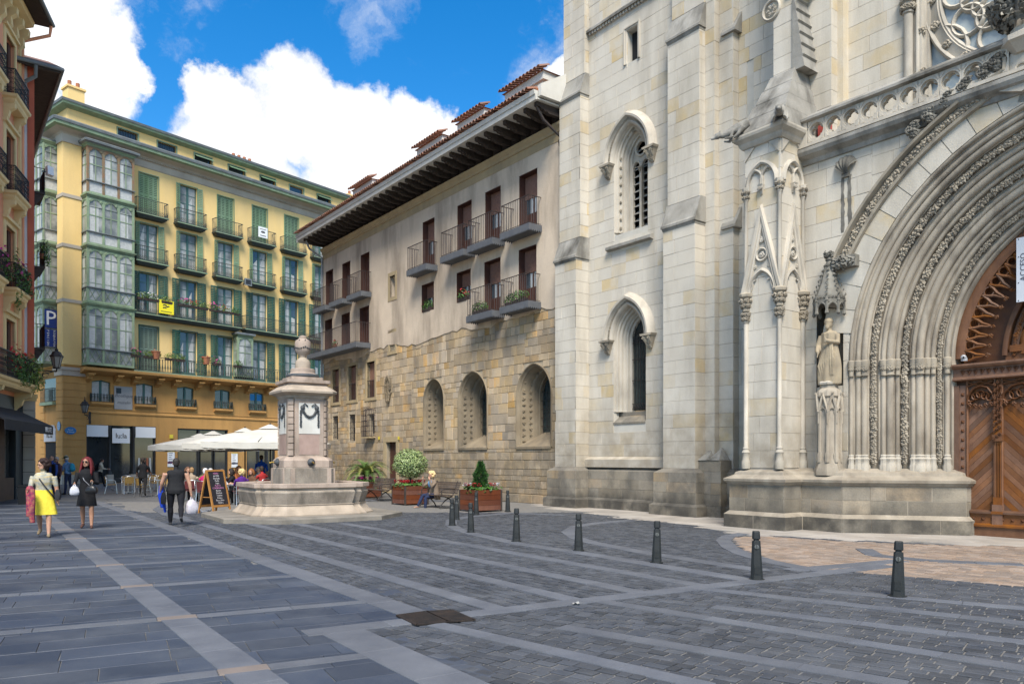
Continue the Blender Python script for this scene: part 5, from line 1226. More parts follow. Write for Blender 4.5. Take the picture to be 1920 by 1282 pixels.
# gothic windows: deep splay with carved bosses, big sloping sill
for gi, g in enumerate(GOTH):
 r = ob('gothic_window', None, house); wi = g['w'] * .54; SP = g['w'] - wi
 path = gothic_full(g['xc'] + g['w'] * .0, wi, g['z0'] + .3, g['zs'], wi * .6 + .1, 12)
 pf = [(0, .95), (0, .72), (.10, .70), (.13, .62), (.24, .56), (.27, .48), (.36, .45), (.52, .42), (.55, .34), (.62, .30), (.66, .22), (.82, .16), (.86, .06), (.95, .04), (1.0, .0), (1.06, -.05), (1.14, -.06), (1.18, .03)]
 path_o = gothic_full(g['xc'], g['w'], g['z0'], g['zs'], g['off'], 12)
 b = MB(); rs = []
 for o_, y_ in pf:
  t = o_ if o_ <= 1 else 1
  ring = [(pi[0] + (po_[0] - pi[0]) * t, HY + y_, pi[1] + (po_[1] - pi[1]) * t) for pi, po_ in zip(path, path_o)]
  if o_ > 1: ring = [(x_ + (x_ - g['xc']) * (o_ - 1) * .55, y_, z_ + max(0, z_ - g['zs']) * (o_ - 1) * .4) for x_, y_, z_ in ring]
  rs.append(ring)
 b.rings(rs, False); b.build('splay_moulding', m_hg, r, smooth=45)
 bs = MB(); k = 0
 for frac, yy in ((.44, .44), (.74, .19)):
  for i in range(9): zz = g['z0'] + .25 + i * (g['zs'] - g['z0'] - .1) / 8; bs.add(LEAVES[k % 6], T((g['xc'] - wi - SP * frac, HY + yy, zz)) @ RZ(.5) @ S3(.85, .85, .85)); k += 1
  for i in range(8):
   a = R(175 - i * 20); rr = wi + SP * frac; bs.add(LEAVES[k % 6], T((g['xc'] + rr * math.cos(a), HY + yy, g['zs'] + .12 + rr * 1.15 * math.sin(a))) @ S3(.95, .85, .95)); k += 1
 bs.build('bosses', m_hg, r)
 MB().poly([(x_, HY + .90, z_) for x_, z_ in path]).build('pane', m_cgl, r)
 gb = MB()
 for i in range(5): xx = g['xc'] - wi + 2 * wi * (i + .5) / 5; gb.tube([(xx, HY + .8, g['z0'] + .3), (xx, HY + .8, g['zs'] + wi * .9)], .012, 4)
 for i in range(9): zz = g['z0'] + .5 + i * .33; gb.bar((g['xc'] - wi, HY + .8, zz), (g['xc'] + wi, HY + .8, zz), .018)
 gb.build('iron_bars', m_iron, r)
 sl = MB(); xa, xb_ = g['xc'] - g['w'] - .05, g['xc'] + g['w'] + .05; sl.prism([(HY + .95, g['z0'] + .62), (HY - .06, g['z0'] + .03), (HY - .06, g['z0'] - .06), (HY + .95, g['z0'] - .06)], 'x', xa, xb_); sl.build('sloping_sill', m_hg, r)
# coat of arms
ax, az = H(730, 729); b = MB(); b.prism([(ax - .28, az + .55), (ax + .28, az + .55), (ax + .3, az - .2), (ax, az - .6), (ax - .3, az - .2)], 'y', HY - .08, HY + .02)
for i in range(46): a = i * .72; b.add(LEAVES[i % 6], T((ax + .27 * math.cos(a) * (1 - .25 * (i % 3)), HY - .1, az + .62 * math.sin(a))) @ RY(i) @ S3(.9, .9, .9))
b.build('coat_of_arms', m_hg, house)
# top moulding, eaves, rafters, tiles
t = MB(); t.prism([(HY + .1, 13.2), (HY - .045, 13.2), (HY - .05, 13.5), (HY - .10, 13.52), (HY - .12, 13.62), (HY - .2, 13.72), (HY - .22, 13.80), (HY + .1, 13.80)], 'x', HX0, HX1); t.build('wall_cornice', m_tan, house)
EY, EZ = -.42, 14.22
MB().box(HX0 - .5, HX1 + .02, EY + .06, HY + .2, EZ - .0, EZ + .05).build('soffit', m_white, house)
MB().box(HX0, HX1, HY - .05, HY + .2, 13.75, EZ).build('eave_board', m_raf, house)
nr = 35
rf = MB(); rf.prism([(HY + .02, EZ - .30), (HY + .02, EZ - .002), (EY + .16, EZ - .002), (EY + .16, EZ - .13), (EY + .22, EZ - .16), (EY + .3, EZ - .15), (EY + .36, EZ - .21), (EY + .46, EZ - .20), (EY + .52, EZ - .26), (EY + .62, EZ - .25), (EY + .7, EZ - .30)], 'x', -.085, .085); rme = rf.mesh('rafter', m_raf)
for i in range(nr): ob('rafter', rme, house, (HX0 + .15 + (HX1 - HX0 - .35) * i / (nr - 1), 0, 0))
b = MB(); b.prism([(EY, EZ - .02), (EY - .02, EZ + .16), (EY - .05, EZ + .15), (EY - .09, EZ + .30), (EY + .1, EZ + .30), (EY + .08, EZ - .02)], 'x', HX0 - .55, HX1); b.build('fascia', m_white, house)
b = MB(); b.prism([(EY - .05, EZ + .34), (HY + 7, EZ + 3.3), (HY + 7, EZ + 3.1), (EY + .1, EZ + .3)], 'x', HX0 - .5, HX1); b.build('roof', m_tile, house)
MB().box(HX0 - .55, HX0 - .45, EY, HY + 7, EZ - .1, EZ + .34).build('verge_board', m_white, house)
tl = MB(); rs = []
for k in range(2): rs.append([(r_ * math.cos(a), yy, z_ + r_ * math.sin(a)) for yy, z_, r_ in ((-.2 + .5 * k, .04 + .17 * k, .095 - .01 * k),) for a in [math.pi * i / 6 for i in range(7)]] + [(r_ * math.cos(a), yy, z_ + r_ * math.sin(a)) for yy, z_, r_ in ((-.2 + .5 * k, .04 + .17 * k, .078 - .01 * k),) for a in [math.pi * (6 - i) / 6 for i in range(7)]])
tl.rings(rs); tme = tl.mesh('roof_tile', m_tile, 40)
nt_ = int((HX1 - HX0 + .4) / .205)
for i in range(nt_): ob('roof_tile', tme, house, (HX0 - .4 + i * .205, EY - .02, EZ + .30 + random.uniform(-.006, .006)), (0, 0, random.uniform(-.03, .03)))
for di, (l, r_, py) in enumerate(((659.5, 705, 372), (779, 838, 292), (854.6, 918, 247), (943, 1030, 188))):
 x0, z0 = CF.at(l + 3, py, .45); x1 = CF.at(r_, py, .45)[0]; x1 = min(x1, HX1 - .1) - .22; x0 += .15; zz = EZ + .86
 d = ob('dormer', None, house); zt = zz + .42
 MB().box(x0 + .12, x1 - .12, .45, 2.6, zz - .5, zt).build('dormer_wall', m_white, d)
 MB().box(x0, x1, .35, 2.7, zt - .14, zt + .14).build('dormer_eave', m_white, d)
 b = MB(); b.rings([[(x0 - .08, .26, zt + .14), (x1 + .08, .26, zt + .14), (x1 + .08, 2.8, zt + .14), (x0 - .08, 2.8, zt + .14)], [(x0 + .62, 1.3, zt + .46), (x1 - .62, 1.3, zt + .46), (x1 - .62, 1.8, zt + .46), (x0 + .62, 1.8, zt + .46)]]); b.build('dormer_roof', m_tile, d)
 n = max(3, int((x1 - x0 + .16) / .205))
 for i in range(n): ob('roof_tile', tme, d, (x0 + (x1 - x0) * i / (n - 1), .3, zt + .15), (R(3), 0, 0))
 MB().ball(((x0 + x1) / 2, 1.3, zt + .5), .12, 8, 6).build('ridge_cap', m_white, d)
# end gable piece beside the church
MB().prism([(-.3, EZ + .1), (-.3, EZ + .5), (1.4, EZ + 1.5), (1.4, EZ + .1)], 'x', HX1 - .03, HX1 + .15).build('end_parapet', m_white, house)
# down pipes
m_pipe = mat('pipe_dark', (.03, .028, .028), (.05, .035, .03), scale=8, rough=.5)
b = MB(); b.tube([(-.35, EY + .2, EZ - .1), (-.3, EY + .5, EZ - .55), (-.22, HY - .16, EZ - 1.0), (-.22, HY - .14, 8), (-.22, HY - .14, 1.3)], .055, 8)
for zz in (3, 5.2, 7.4, 9.6, 11.8): b.lathe([(.07, zz), (.07, zz + .08)], 8, (-.22, HY - .14, 0))
b.lathe([(.09, 12.9), (.11, 13.1), (.06, 13.2)], 8, (-.22, HY - .14, 0)); b.build('down_pipe', m_pipe, house, smooth=50)
b = MB(); b.tube([(HX0 + .2, EY + .25, EZ - .1), (HX0 + .1, EY + .5, EZ - .5), (HX0 + .05, HY - .12, EZ - .9), (HX0 + .05, HY - .12, .3)], .06, 8); b.build('down_pipe', mat('pipe_zinc', (.30, .32, .34), (.24, .25, .27), scale=4, rough=.45), house, smooth=50)
for px in (712, 749):
 x_, z_ = H(px, 821); MB().box(x_ - .07, x_ + .07, HY - .06, HY - .04, z_ - .08, z_ + .08).build('yellow_plate', mat('plate_yellow', (.65, .52, .05), rough=.5), house)
# ---- plants in pots
def leaf_blob(n, rx, ry, rz, size, seed, mats_n=1, petals=0, shape=None):
 rg = random.Random(seed); b = MB()
 for i in range(n):
  while True:
   p = Vector((rg.uniform(-1, 1), rg.uniform(-1, 1), rg.uniform(-1, 1)))
   if .25 < p.length <= 1: break
  if shape: p = shape(p)
  c = Vector((p.x * rx, p.y * ry, p.z * rz)); nn = (p + Vector((rg.uniform(-.6, .6), rg.uniform(-.6, .6), rg.uniform(-.3, .9)))).normalized()
  t = nn.orthogonal().normalized(); t = (Matrix.Rotation(rg.random() * 6.3, 3, nn) @ t); s = nn.cross(t); l = size * rg.uniform(.7, 1.4); w = l * .42
  b.cur = 0 if i >= petals else 1
  if i < petals: w = l * .7; c = c + Vector((0, 0, rz * .5)); 
  b.poly([c - t * l, c + s * w + nn * w * .2, c + t * l, c - s * w + nn * w * .2])
 b.cur = 0
 return b
def flower_pot(p, ang, seed, label, petal, n=80, w=.42, leafm=None, box=True, hgt=.22):
 t = thing('flower_box' if box else 'flower_pot', label, 'flower box' if box else 'flower pot', p, ang, 'plants on the balconies')
 b = MB()
 if box: b.rings([[(-w / 2 * .9, -.07, 0), (w / 2 * .9, -.07, 0), (w / 2 * .9, .07, 0), (-w / 2 * .9, .07, 0)], [(-w / 2, -.09, .17), (w / 2, -.09, .17), (w / 2, .09, .17), (-w / 2, .09, .17)]])
 else: b.lathe([(w * .3, 0), (w * .42, w * .7), (w * .46, w * .7), (w * .46, w * .8), (w * .36, w * .8)], 10)
 b.build('box' if box else 'pot', mat('box_dark', (.05, .035, .03), rough=.8) if box else m_terra, t)
 l = leaf_blob(int(n * 1.6), w * .6, .18, hgt * 1.15, .06, seed, petals=n // 4 if petal else 0); MB().add(l, T((0, 0, .17 + hgt * .6))).build('foliage', [leafm or m_leaf, petal or m_red], t)
def cw(x, y, z): return CF.w(x, y, z)
for o, lb, pt, k in ((OP[4], 'small planted flower box on the sill of the left brown window', None, 1), (OP[5], 'flower box with red bloom on the sill of the right brown window', m_red, 2)):
 flower_pot(cw((o[0] + o[1]) / 2 - .1, HY + .02, o[2]), CF.ang, 900 + k, lb, pt, 90, min(.7, (o[1] - o[0]) * .8))
flower_pot(cw(OP[6][0] + .25, HY - .42, OP[6][2]), CF.ang, 910, 'leafy green planter on the lower middle iron balcony of the stone house', None, 150, .95)
flower_pot(cw(OP[7][0] + .35, HY - .42, OP[7][2]), CF.ang, 911, 'long leafy green planter on the lower balcony next to the church', None, 200, 1.3)
flower_pot(cw(OP[12][0] + .3, HY - .55, OP[12][2]), CF.ang, 912, 'small pot with red geranium on the long iron balcony', m_red, 40, .3, box=False)
# ================================================================== YELLOW APARTMENT HOUSE
yb_ = YF.root('yellow_apartment_house', 'five storey yellow apartment house with green shutters, iron balconies and glazed corner galleries', 'building')
m_yl = mat('yellow_render', (.82, .585, .25), (.76, .525, .205), scale=.35, rough=.9, bump=.1, bscale=10, stain=(.58, .43, .21), stain_amt=.5, stain_scale=(.5, .5, .1), fine=.05)
m_oc = mat('ochre_render', (.52, .285, .09), (.44, .235, .075), scale=.5, rough=.9, bump=.12, bscale=10, stain=(.29, .16, .055), stain_amt=.7, stain_scale=(.7, .7, .12), fine=.08)
m_gst = mat('grey_stone_trim', (.46, .41, .34), (.40, .355, .29), scale=.8, rough=.9, stain=(.26, .22, .17), stain_amt=.5, stain_scale=(.6, .6, .3))
m_gr = mat('sage_green_wood', (.19, .265, .165), (.24, .315, .20), scale=2.5, rough=.7, stain=(.14, .14, .10), stain_amt=.5, stain_scale=(2, 2, 1), rnd=.08)
m_grd = mat('dark_green_wood', (.030, .085, .058), (.045, .11, .075), scale=4, rough=.6, rnd=.15)
m_grl = mat('faded_green_wood', (.14, .225, .13), (.175, .265, .16), scale=4, rough=.7, rnd=.15)
m_yir = mat('balcony_iron_green', (.035, .05, .045), (.06, .065, .055), scale=10, rough=.65)
m_rail = mat('balcony_handrail', (.10, .07, .055), rough=.6); m_zinc = mat('zinc_sheet', (.17, .19, .195), (.12, .13, .135), scale=2, rough=.5)
m_g2 = mat('house_glass', (.36, .37, .35), (.15, .165, .16), scale=.9, rough=.2, spec=.3, lo=.4, hi=.6); m_crt = mat('net_curtain', (.49, .50, .48), (.37, .385, .375), scale=7, rough=.8)
COLX = [5.68, 8.69, 11.75, 14.8, 17.86, 20.9]; YW, YL = 1.36, 24.0
ROWS = [(19.12, 22.1), (15.74, 18.53), (12.0, 15.0), (7.9, 11.2)]
st_row = ['cocccoc', 'ooooooo', 'ooooooo', 'fooooo']
ops = []
for (z0, z1), st in zip(ROWS, st_row):
 for x in COLX: ops.append((x - YW / 2, x + YW / 2, z0, z1))
MEZ = [(1.76, 2.99), (4.76, 5.99), (7.8, 9.09), (10.84, 12.12), (13.89, 15.14), (17.2, 18.4), (20.3, 21.5)]
for a, c in MEZ: ops.append((a, c, 5.62, 7.08))
GRD = [(1.41, 6.22, 0.02, 4.0), (7.84, 11.98, .02, 3.95), (13.6, 16.3, .02, 3.95), (18.2, 22, .02, 3.95)]
rpo = lambda o: [(o[0], o[2]), (o[1], o[2]), (o[1], o[3]), (o[0], o[3])]
w = MB(); wall_sheet(w, [(0, 7.9), (YL, 7.9), (YL, 22.7), (0, 22.7)], [rpo((o[0], o[1], max(o[2], 7.9001), o[3])) for o in ops[:24]], 0, .24); w.build('upper_wall', m_yl, yb_)
w = MB(); wall_sheet(w, [(0, 0), (YL, 0), (YL, 7.9), (0, 7.9)], [[(o[0], o[2]), (o[1], o[2]), (o[1], o[3] - .12), ((o[0] + o[1]) / 2, o[3]), (o[0], o[3] - .12)] for o in ops[24:]] + [rpo(o) for o in GRD], 0, .24); w.build('lower_wall', m_oc, yb_)
MB().quad((0, 0, 7.9), (0, 12, 7.9), (0, 12, 22.7), (0, 0, 22.7)).build('side_wall', m_yl, yb_); MB().quad((0, 0, 0), (0, 12, 0), (0, 12, 7.9), (0, 0, 7.9)).build('side_wall_lower', m_oc, yb_)
MB().box(.3, YL, .6, 12, 0, 23.5).build('house_core', m_drk, yb_)
# corner pilaster: rusticated below, smooth yellow above
MB().box(-.12, 1.05, -.12, .75, 7.95, 22.6).build('corner_pilaster', m_yl, yb_)
for zz in (12.05, 19.0, 15.7): MB().box(-.17, 1.09, -.17, .8, zz, zz + .22).build('pilaster_band', m_gst, yb_)
MB().box(-.2, 1.13, -.2, .83, 22.6, 23.25).build('pilaster_capital', m_gst, yb_)
for i in range(14): MB().box(-.14, 1.35, -.14, .9, .62 + i * .47, .62 + (i + 1) * .47 - .03).build('quoin', m_oc, yb_)
MB().box(-.10, 1.31, -.10, .86, .0, 7.3).build('quoin_core', m_oc, yb_); MB().box(-.2, 1.4, -.2, .95, 0, .62).build('quoin_base', m_gst, yb_); MB().box(-.22, 1.42, -.22, 1.0, 7.2, 7.55).box(-.3, 1.5, -.3, 1.08, 7.55, 7.75).build('quoin_cap', m_gst, yb_)
for i in range(14): MB().box(-.04, 0, 3.0, 3.8, .62 + i * .47, .62 + (i + 1) * .47 - .03).build('quoin', m_oc, yb_)
# entablature, cornice, attic, roof
b = MB(); b.rings([[(-e, 12, z), (-e, -e, z), (YL, -e, z)] for e, z in ((.0, 22.5), (.06, 22.56), (.08, 22.98), (.14, 23.03), (.16, 23.1), (.3, 23.22), (.72, 23.36))], False); b.build('frieze', m_gst, yb_)
b = MB(); b.rings([[(-e, 12, z), (-e, -e, z), (YL, -e, z)] for e, z in ((.7, 23.355), (.95, 23.42), (.97, 23.60), (.9, 23.62))], False); b.build('cornice', m_gr, yb_)
b = MB(); b.rings([[(-e, 12, z), (-e, -e, z), (YL, -e, z)] for e, z in ((.97, 23.6), (1.03, 23.62), (1.06, 23.78), (.7, 23.98), (.1, 24.1))], False); b.build('gutter', m_zinc, yb_)
n = 190
dn = MB().box(-.03, .03, -.24, -.14, 23.02, 23.10).mesh('dentil', m_gst)
dj = MB()
for i in range(n): dj.box(1.2 + i * .12 - .035, 1.2 + i * .12 + .035, -.23, -.12, 23.03, 23.1)
dj.build('dentil_course', m_gst, yb_, kind='stuff')
AT = [(3.6 + i * 2.85, 5.0 + i * 2.85) for i in range(7)]
w = MB(); wall_sheet(w, [(.3, 23.9), (YL, 23.9), (YL, 25.2), (.3, 25.2)], [[(a, 24.1), (c, 24.1), (c, 24.85), (a, 24.85)] for a, c in AT], .25, .2); w.quad((.3, .25, 23.9), (.3, 12, 23.9), (.3, 12, 25.2), (.3, .25, 25.2)); w.build('attic_wall', m_yl, yb_)
for i, (a, c) in enumerate(AT):
 r = ob('attic_window', None, yb_); MB().quad((a, .42, 24.1), (c, .42, 24.1), (c, .42, 24.85), (a, .42, 24.85)).build('pane', m_wgl, r)
 f = MB(); sweep_y(f, [(a, 24.1), (a, 24.85), (c, 24.85), (c, 24.1)], [(0, .3), (0, .2), (.08, .2), (.08, .3)], True); f.build('frame', m_gr, r)
 if i in (2, 3, 4, 6): MB().prism([(.3, 24.85), (-.12, 24.62), (-.12, 24.56), (.3, 24.8)], 'x', a, c).build('awning', m_grl, r)
 elif i < 2:
  k = MB()
  for j in range(8): k.box(a + (c - a) * (j + .5) / 8 - .015, a + (c - a) * (j + .5) / 8 + .015, .33, .36, 24.1, 24.85)
  k.build('bars', m_iron, r)
b = MB(); b.rings([[(.3 - e, 12, z), (.3 - e, .25 - e, z), (YL, .25 - e, z)] for e, z in ((.02, 25.05), (.15, 25.1), (.42, 25.2), (.45, 25.34))], False); b.build('attic_cornice', m_gr, yb_)
b = MB(); b.rings([[(.3 - e, 12, z), (.3 - e, .25 - e, z), (YL, .25 - e, z)] for e, z in ((.45, 25.34), (.5, 25.35), (.54, 25.5), (.3, 25.56))], False); b.build('attic_gutter', m_zinc, yb_)
b = MB(); b.poly([(-.22, -.27, 25.5), (YL, -.27, 25.5), (YL, 6, 26.6), (4, 6, 26.6), (-.22, 12, 25.6)]); b.build('roof', m_zinc, yb_)
def chimney(x, y, z, w_, d_, h_, pots, nm):
 r = ob('chimney', None, yb_); MB().box(x - w_ / 2, x + w_ / 2, y - d_ / 2, y + d_ / 2, z - 1.0, z + h_).build('stack', m_yl, r); MB().box(x - w_ / 2 - .08, x + w_ / 2 + .08, y - d_ / 2 - .08, y + d_ / 2 + .08, z + h_, z + h_ + .14).build('stack_cap', m_yl, r)
 for i in range(pots): MB().lathe([(.13, 0), (.13, .45), (.1, .47)], 10, (x - w_ / 2 + w_ * (i + .5) / pots, y, z + h_ + .14)).build('chimney_pot', m_terra, r, smooth=50)
cxp, czp = YF.at(138, 200, .9); chimney(cxp, .9, 25.5, 1.05, .9, czp + .75 - 25.5 + .3, 2, 'a'); cxp, czp = YF.at(453, 306, 2.5); chimney(cxp, 2.5, 25.6, 2.0, .7, .65, 4, 'b')
cxp, czp = YF.at(655, 360, 2.5); chimney(cxp, 2.5, 25.6, 1.0, .8, .9, 1, 'c')
# shutters and windows
def shutter_mesh(m, w_, h_, nm):
 b = MB(); t = .05
 b.box(0, t, 0, .04, 0, h_).box(w_ - t, w_, 0, .04, 0, h_).box(t, w_ - t, 0, .04, 0, t * 1.5).box(t, w_ - t, 0, .04, h_ - t * 1.5, h_).box(t, w_ - t, 0, .04, h_ * .48, h_ * .52)
 n = 22
 for i in range(n):
  z = t + (h_ - 2 * t) * (i + .5) / n; b.box(t, w_ - t, .012, .03, z - (h_ / n) * .33, z + (h_ / n) * .33)
 return b.mesh(nm, m)
def ywin(x, z0, z1, state, key):
 r = ob('window', None, yb_); h_ = z1 - z0; x0, x1 = x - YW / 2, x + YW / 2; t = .07; D_ = .2
 m = m_grd if key >= 2 else m_grl
 f = MB(); sweep_y(f, [(x0, z0), (x0, z1), (x1, z1), (x1, z0)], [(0, .0), (0, -.035), (.07, -.035), (.07, .0)]); f.build('casing', m_grl if key < 2 else m_grd, r)
 if state in 'cf':
  w4 = YW / 4
  sm_ = SH.setdefault((state, round(h_, 2), 'c'), shutter_mesh(m_grl if state == 'c' else mat('grey_green_wood', (.17, .22, .17), (.14, .19, .15), scale=4, rough=.7, rnd=.1), w4 - .012, h_ - .04, 'shutter'))
  for i in range(4): ob('shutter', sm_, r, (x0 + i * w4 + .006, .05, z0 + .02))
  MB().quad((x0, .2, z0), (x1, .2, z0), (x1, .2, z1), (x0, .2, z1)).build('pane', m_drk, r); return r
 sw_ = .36 if key < 2 else .42
 sm_ = SH.setdefault((key, round(h_, 2)), shutter_mesh(m, sw_, h_, 'shutter'))
 for sgn in (-1, 1):
  o = ob('shutter', sm_, r, (x0 - .03 if sgn < 0 else x1 + .03, -.05, z0), (0, 0, R(180 + 18) if sgn < 0 else R(-18)))
  if key >= 2: ob('shutter', sm_, r, (x0 - .03 - sw_ * .95 if sgn < 0 else x1 + .03 + sw_ * .95, -.17, z0), (0, 0, R(180 - 12) if sgn < 0 else R(12)), (.55, 1, 1))
 fr = MB(); xm = x
 fr.box(x0, x0 + t, D_ - .03, D_ + .03, z0, z1).box(x1 - t, x1, D_ - .03, D_ + .03, z0, z1).box(x0, x1, D_ - .03, D_ + .03, z1 - t, z1).box(xm - .08, xm + .08, D_ - .04, D_ + .03, z0, z1)
 for q in (.34, .56, .78): fr.box(x0, x1, D_ - .02, D_ + .02, z0 + h_ * q - .02, z0 + h_ * q + .02)
 fr.box(x0, x1, D_ - .02, D_ + .02, z0, z0 + .25); fr.build('frame', mat('joinery_green', (.04, .11, .10), (.055, .13, .115), scale=4, rough=.55), r)
 for a, c in ((x0 + t, xm - .08), (xm + .08, x1 - t)):
  dark = random.random() < (.45 if key >= 2 else .15)
  MB().quad((a, D_, z0 + .25), (c, D_, z0 + .25), (c, D_, z1 - t), (a, D_, z1 - t)).build('pane', m_wgl if dark else m_g2, r)
  if random.random() < .75:
   cw_ = (c - a) * random.uniform(.5, .95); MB().quad((a, D_ - .003, z0 + .3), (a + cw_, D_ - .003, z0 + .3), (a + cw_, D_ - .003, z0 + h_ * random.choice((.52, .75, .97))), (a, D_ - .003, z0 + h_ * .55)).build('curtain', m_crt, r)
 return r
SH = {}
for k, ((z0, z1), st) in enumerate(zip(ROWS, st_row)):
 for j, x in enumerate(COLX): ywin(x, z0 + .02, z1, st[j] if j < len(st) else 'o', k)
# balconies
def iron_panel(b, a, c, z, h_, fancy=True, thick=False):
 a = Vector((*a, z)); c = Vector((*c, z)); L_ = (c - a).length; up = Vector((0, 0, 1))
 n = max(3, round(L_ / (.13 if not thick else .2)))
 b.cur = 1; b.bar(a + up * h_, c + up * h_, .05, .04); b.cur = 0; b.bar(a + up * .05, c + up * .05, .03, .02); b.bar(a + up * .32, c + up * .32, .02, .015)
 if thick: b.bar(a + up * (h_ - .12), c + up * (h_ - .12), .03, .02)
 for i in range(n + 1):
  p = a.lerp(c, i / n)
  if thick: b.lathe([(.03, .05), (.02, .12), (.05, .35), (.025, .6), (.035, h_ - .12)], 6, tuple(p))
  else: b.tube([p, p + up * h_], .013, 4, False)
  if fancy and i < n and not thick:
   q = a.lerp(c, (i + .5) / n); b.tube([p + up * .06, q + up * .2, a.lerp(c, (i + 1) / n) + up * .06], .014, 4, False); b.tube([p + up * .3, q + up * .17, a.lerp(c, (i + 1) / n) + up * .3], .014, 4, False); b.ball(tuple(q + up * .19), .025, 4, 3)
def ybalcony(x0, x1, z, d, thick=False, name='balcony', stone=False):
 r = ob(name, None, yb_); b = MB(); m = m_grd if not stone else m_oc
 b.rings([[(x0 + e, 0, zz), (x0 + e, -d + e, zz), (x1 - e, -d + e, zz), (x1 - e, 0, zz)] for e, zz in ((.22, z - .30), (.10, z - .18), (.08, z - .12), (.0, z - .10), (.0, z))]); b.build('slab', [m if stone else m_yir][0], r)
 MB().box(x0 - .002, x1 + .002, -d - .002, -d + .05, z - .09, z - .02).build('slab_edge', m_gr if not stone else m_gst, r)
 q = MB(); e = .05
 iron_panel(q, (x0 + e, -.02), (x0 + e, -d + e), z, 1.02, True, thick); iron_panel(q, (x0 + e, -d + e), (x1 - e, -d + e), z, 1.02, True, thick); iron_panel(q, (x1 - e, -d + e), (x1 - e, -.02), z, 1.02, True, thick); q.build('railing', [m_yir, m_rail], r)
 return r
for k in (0, 1):
 for x in COLX: ybalcony(x - 1.18, x + 1.18, ROWS[k][0], .62)
ybalcony(4.12, 12.75, 12.0, .72, False, 'long_balcony'); ybalcony(13.05, 23.5, 12.0, .72, False, 'long_balcony'); ybalcony(4.2, 23.9, 7.9, .9, True, 'long_balcony')
b = MB(); b.rings([[(.9, 0, z), (.9, -e, z), (YL, -e, z), (YL, 0, z)] for e, z in ((.15, 7.38), (.6, 7.5), (.85, 7.58), (.92, 7.62), (.95, 7.78), (.9, 7.8))]); b.build('balcony_cornice', m_oc, yb_)
cm = MB(); cm.prism([(0, 6.85), (0, 7.4), (-.75, 7.4), (-.72, 7.28), (-.5, 7.2), (-.42, 7.05), (-.18, 6.98)], 'x', -.17, .17).box(-.22, .22, -.8, 0, 7.36, 7.44); cme = cm.mesh('corbel', m_oc)
for x in (1.45, 3.35, 4.55, 6.25, 7.5, 9.35, 10.6, 12.4, 13.6, 15.4, 16.8, 18.7, 20, 21.9): ob('corbel', cme, yb_, (x, 0, 0))
b = MB(); b.prism([(0, 4.78), (-.06, 4.8), (-.06, 4.9), (0, 4.95)], 'x', 1.4, YL); b.build('string_course', m_oc, yb_); MB().prism([(0, 5.05), (-.03, 5.06), (-.03, 5.12), (0, 5.13)], 'x', 1.4, YL).build('string_course', m_oc, yb_)
# mezzanine windows with little balconies
for k, (a, c) in enumerate(MEZ):
 r = ob('window', None, yb_); xm = (a + c) / 2; f = MB(); f.box(a, a + .06, .12, .18, 5.62, 7.0).box(c - .06, c, .12, .18, 5.62, 7.0).box(xm - .08, xm + .08, .11, .18, 5.62, 7.05).prism([(a, 6.9), (a, 6.96), (xm, 7.08), (c, 6.96), (c, 6.9), (xm, 7.0)], 'y', .12, .18); f.build('frame', mat('joinery_green', (.04, .11, .10)), r)
 for u, v in ((a + .06, xm - .08), (xm + .08, c - .06)):
  MB().quad((u, .16, 5.62), (v, .16, 5.62), (v, .16, 7.02), (u, .16, 7.02)).build('pane', m_wgl, r)
  if k < 2: MB().box(u + .01, v - .01, .13, .15, 5.64, 6.98).build('inner_shutter', m_crt, r)
  elif k == 4: MB().box(u + .02, v - .02, .14, .15, 6.4, 6.9).build('blue_blind', mat('blind_blue', (.02, .22, .5), rough=.6), r)
 bb = ob('small_balcony', None, yb_); MB().rings([[(a - .12, 0, z), (a - .12, -e, z), (c + .12, -e, z), (c + .12, 0, z)] for e, z in ((.1, 5.3), (.2, 5.4), (.24, 5.42), (.24, 5.55))]).build('slab', m_oc, bb)
 q = MB(); iron_panel(q, (a - .1, -.02), (a - .1, -.2), 5.55, .52, False, True); iron_panel(q, (a - .1, -.2), (c + .1, -.2), 5.55, .52, False, True); iron_panel(q, (c + .1, -.2), (c + .1, -.02), 5.55, .52, False, True); q.build('railing', [m_yir, m_rail], bb)
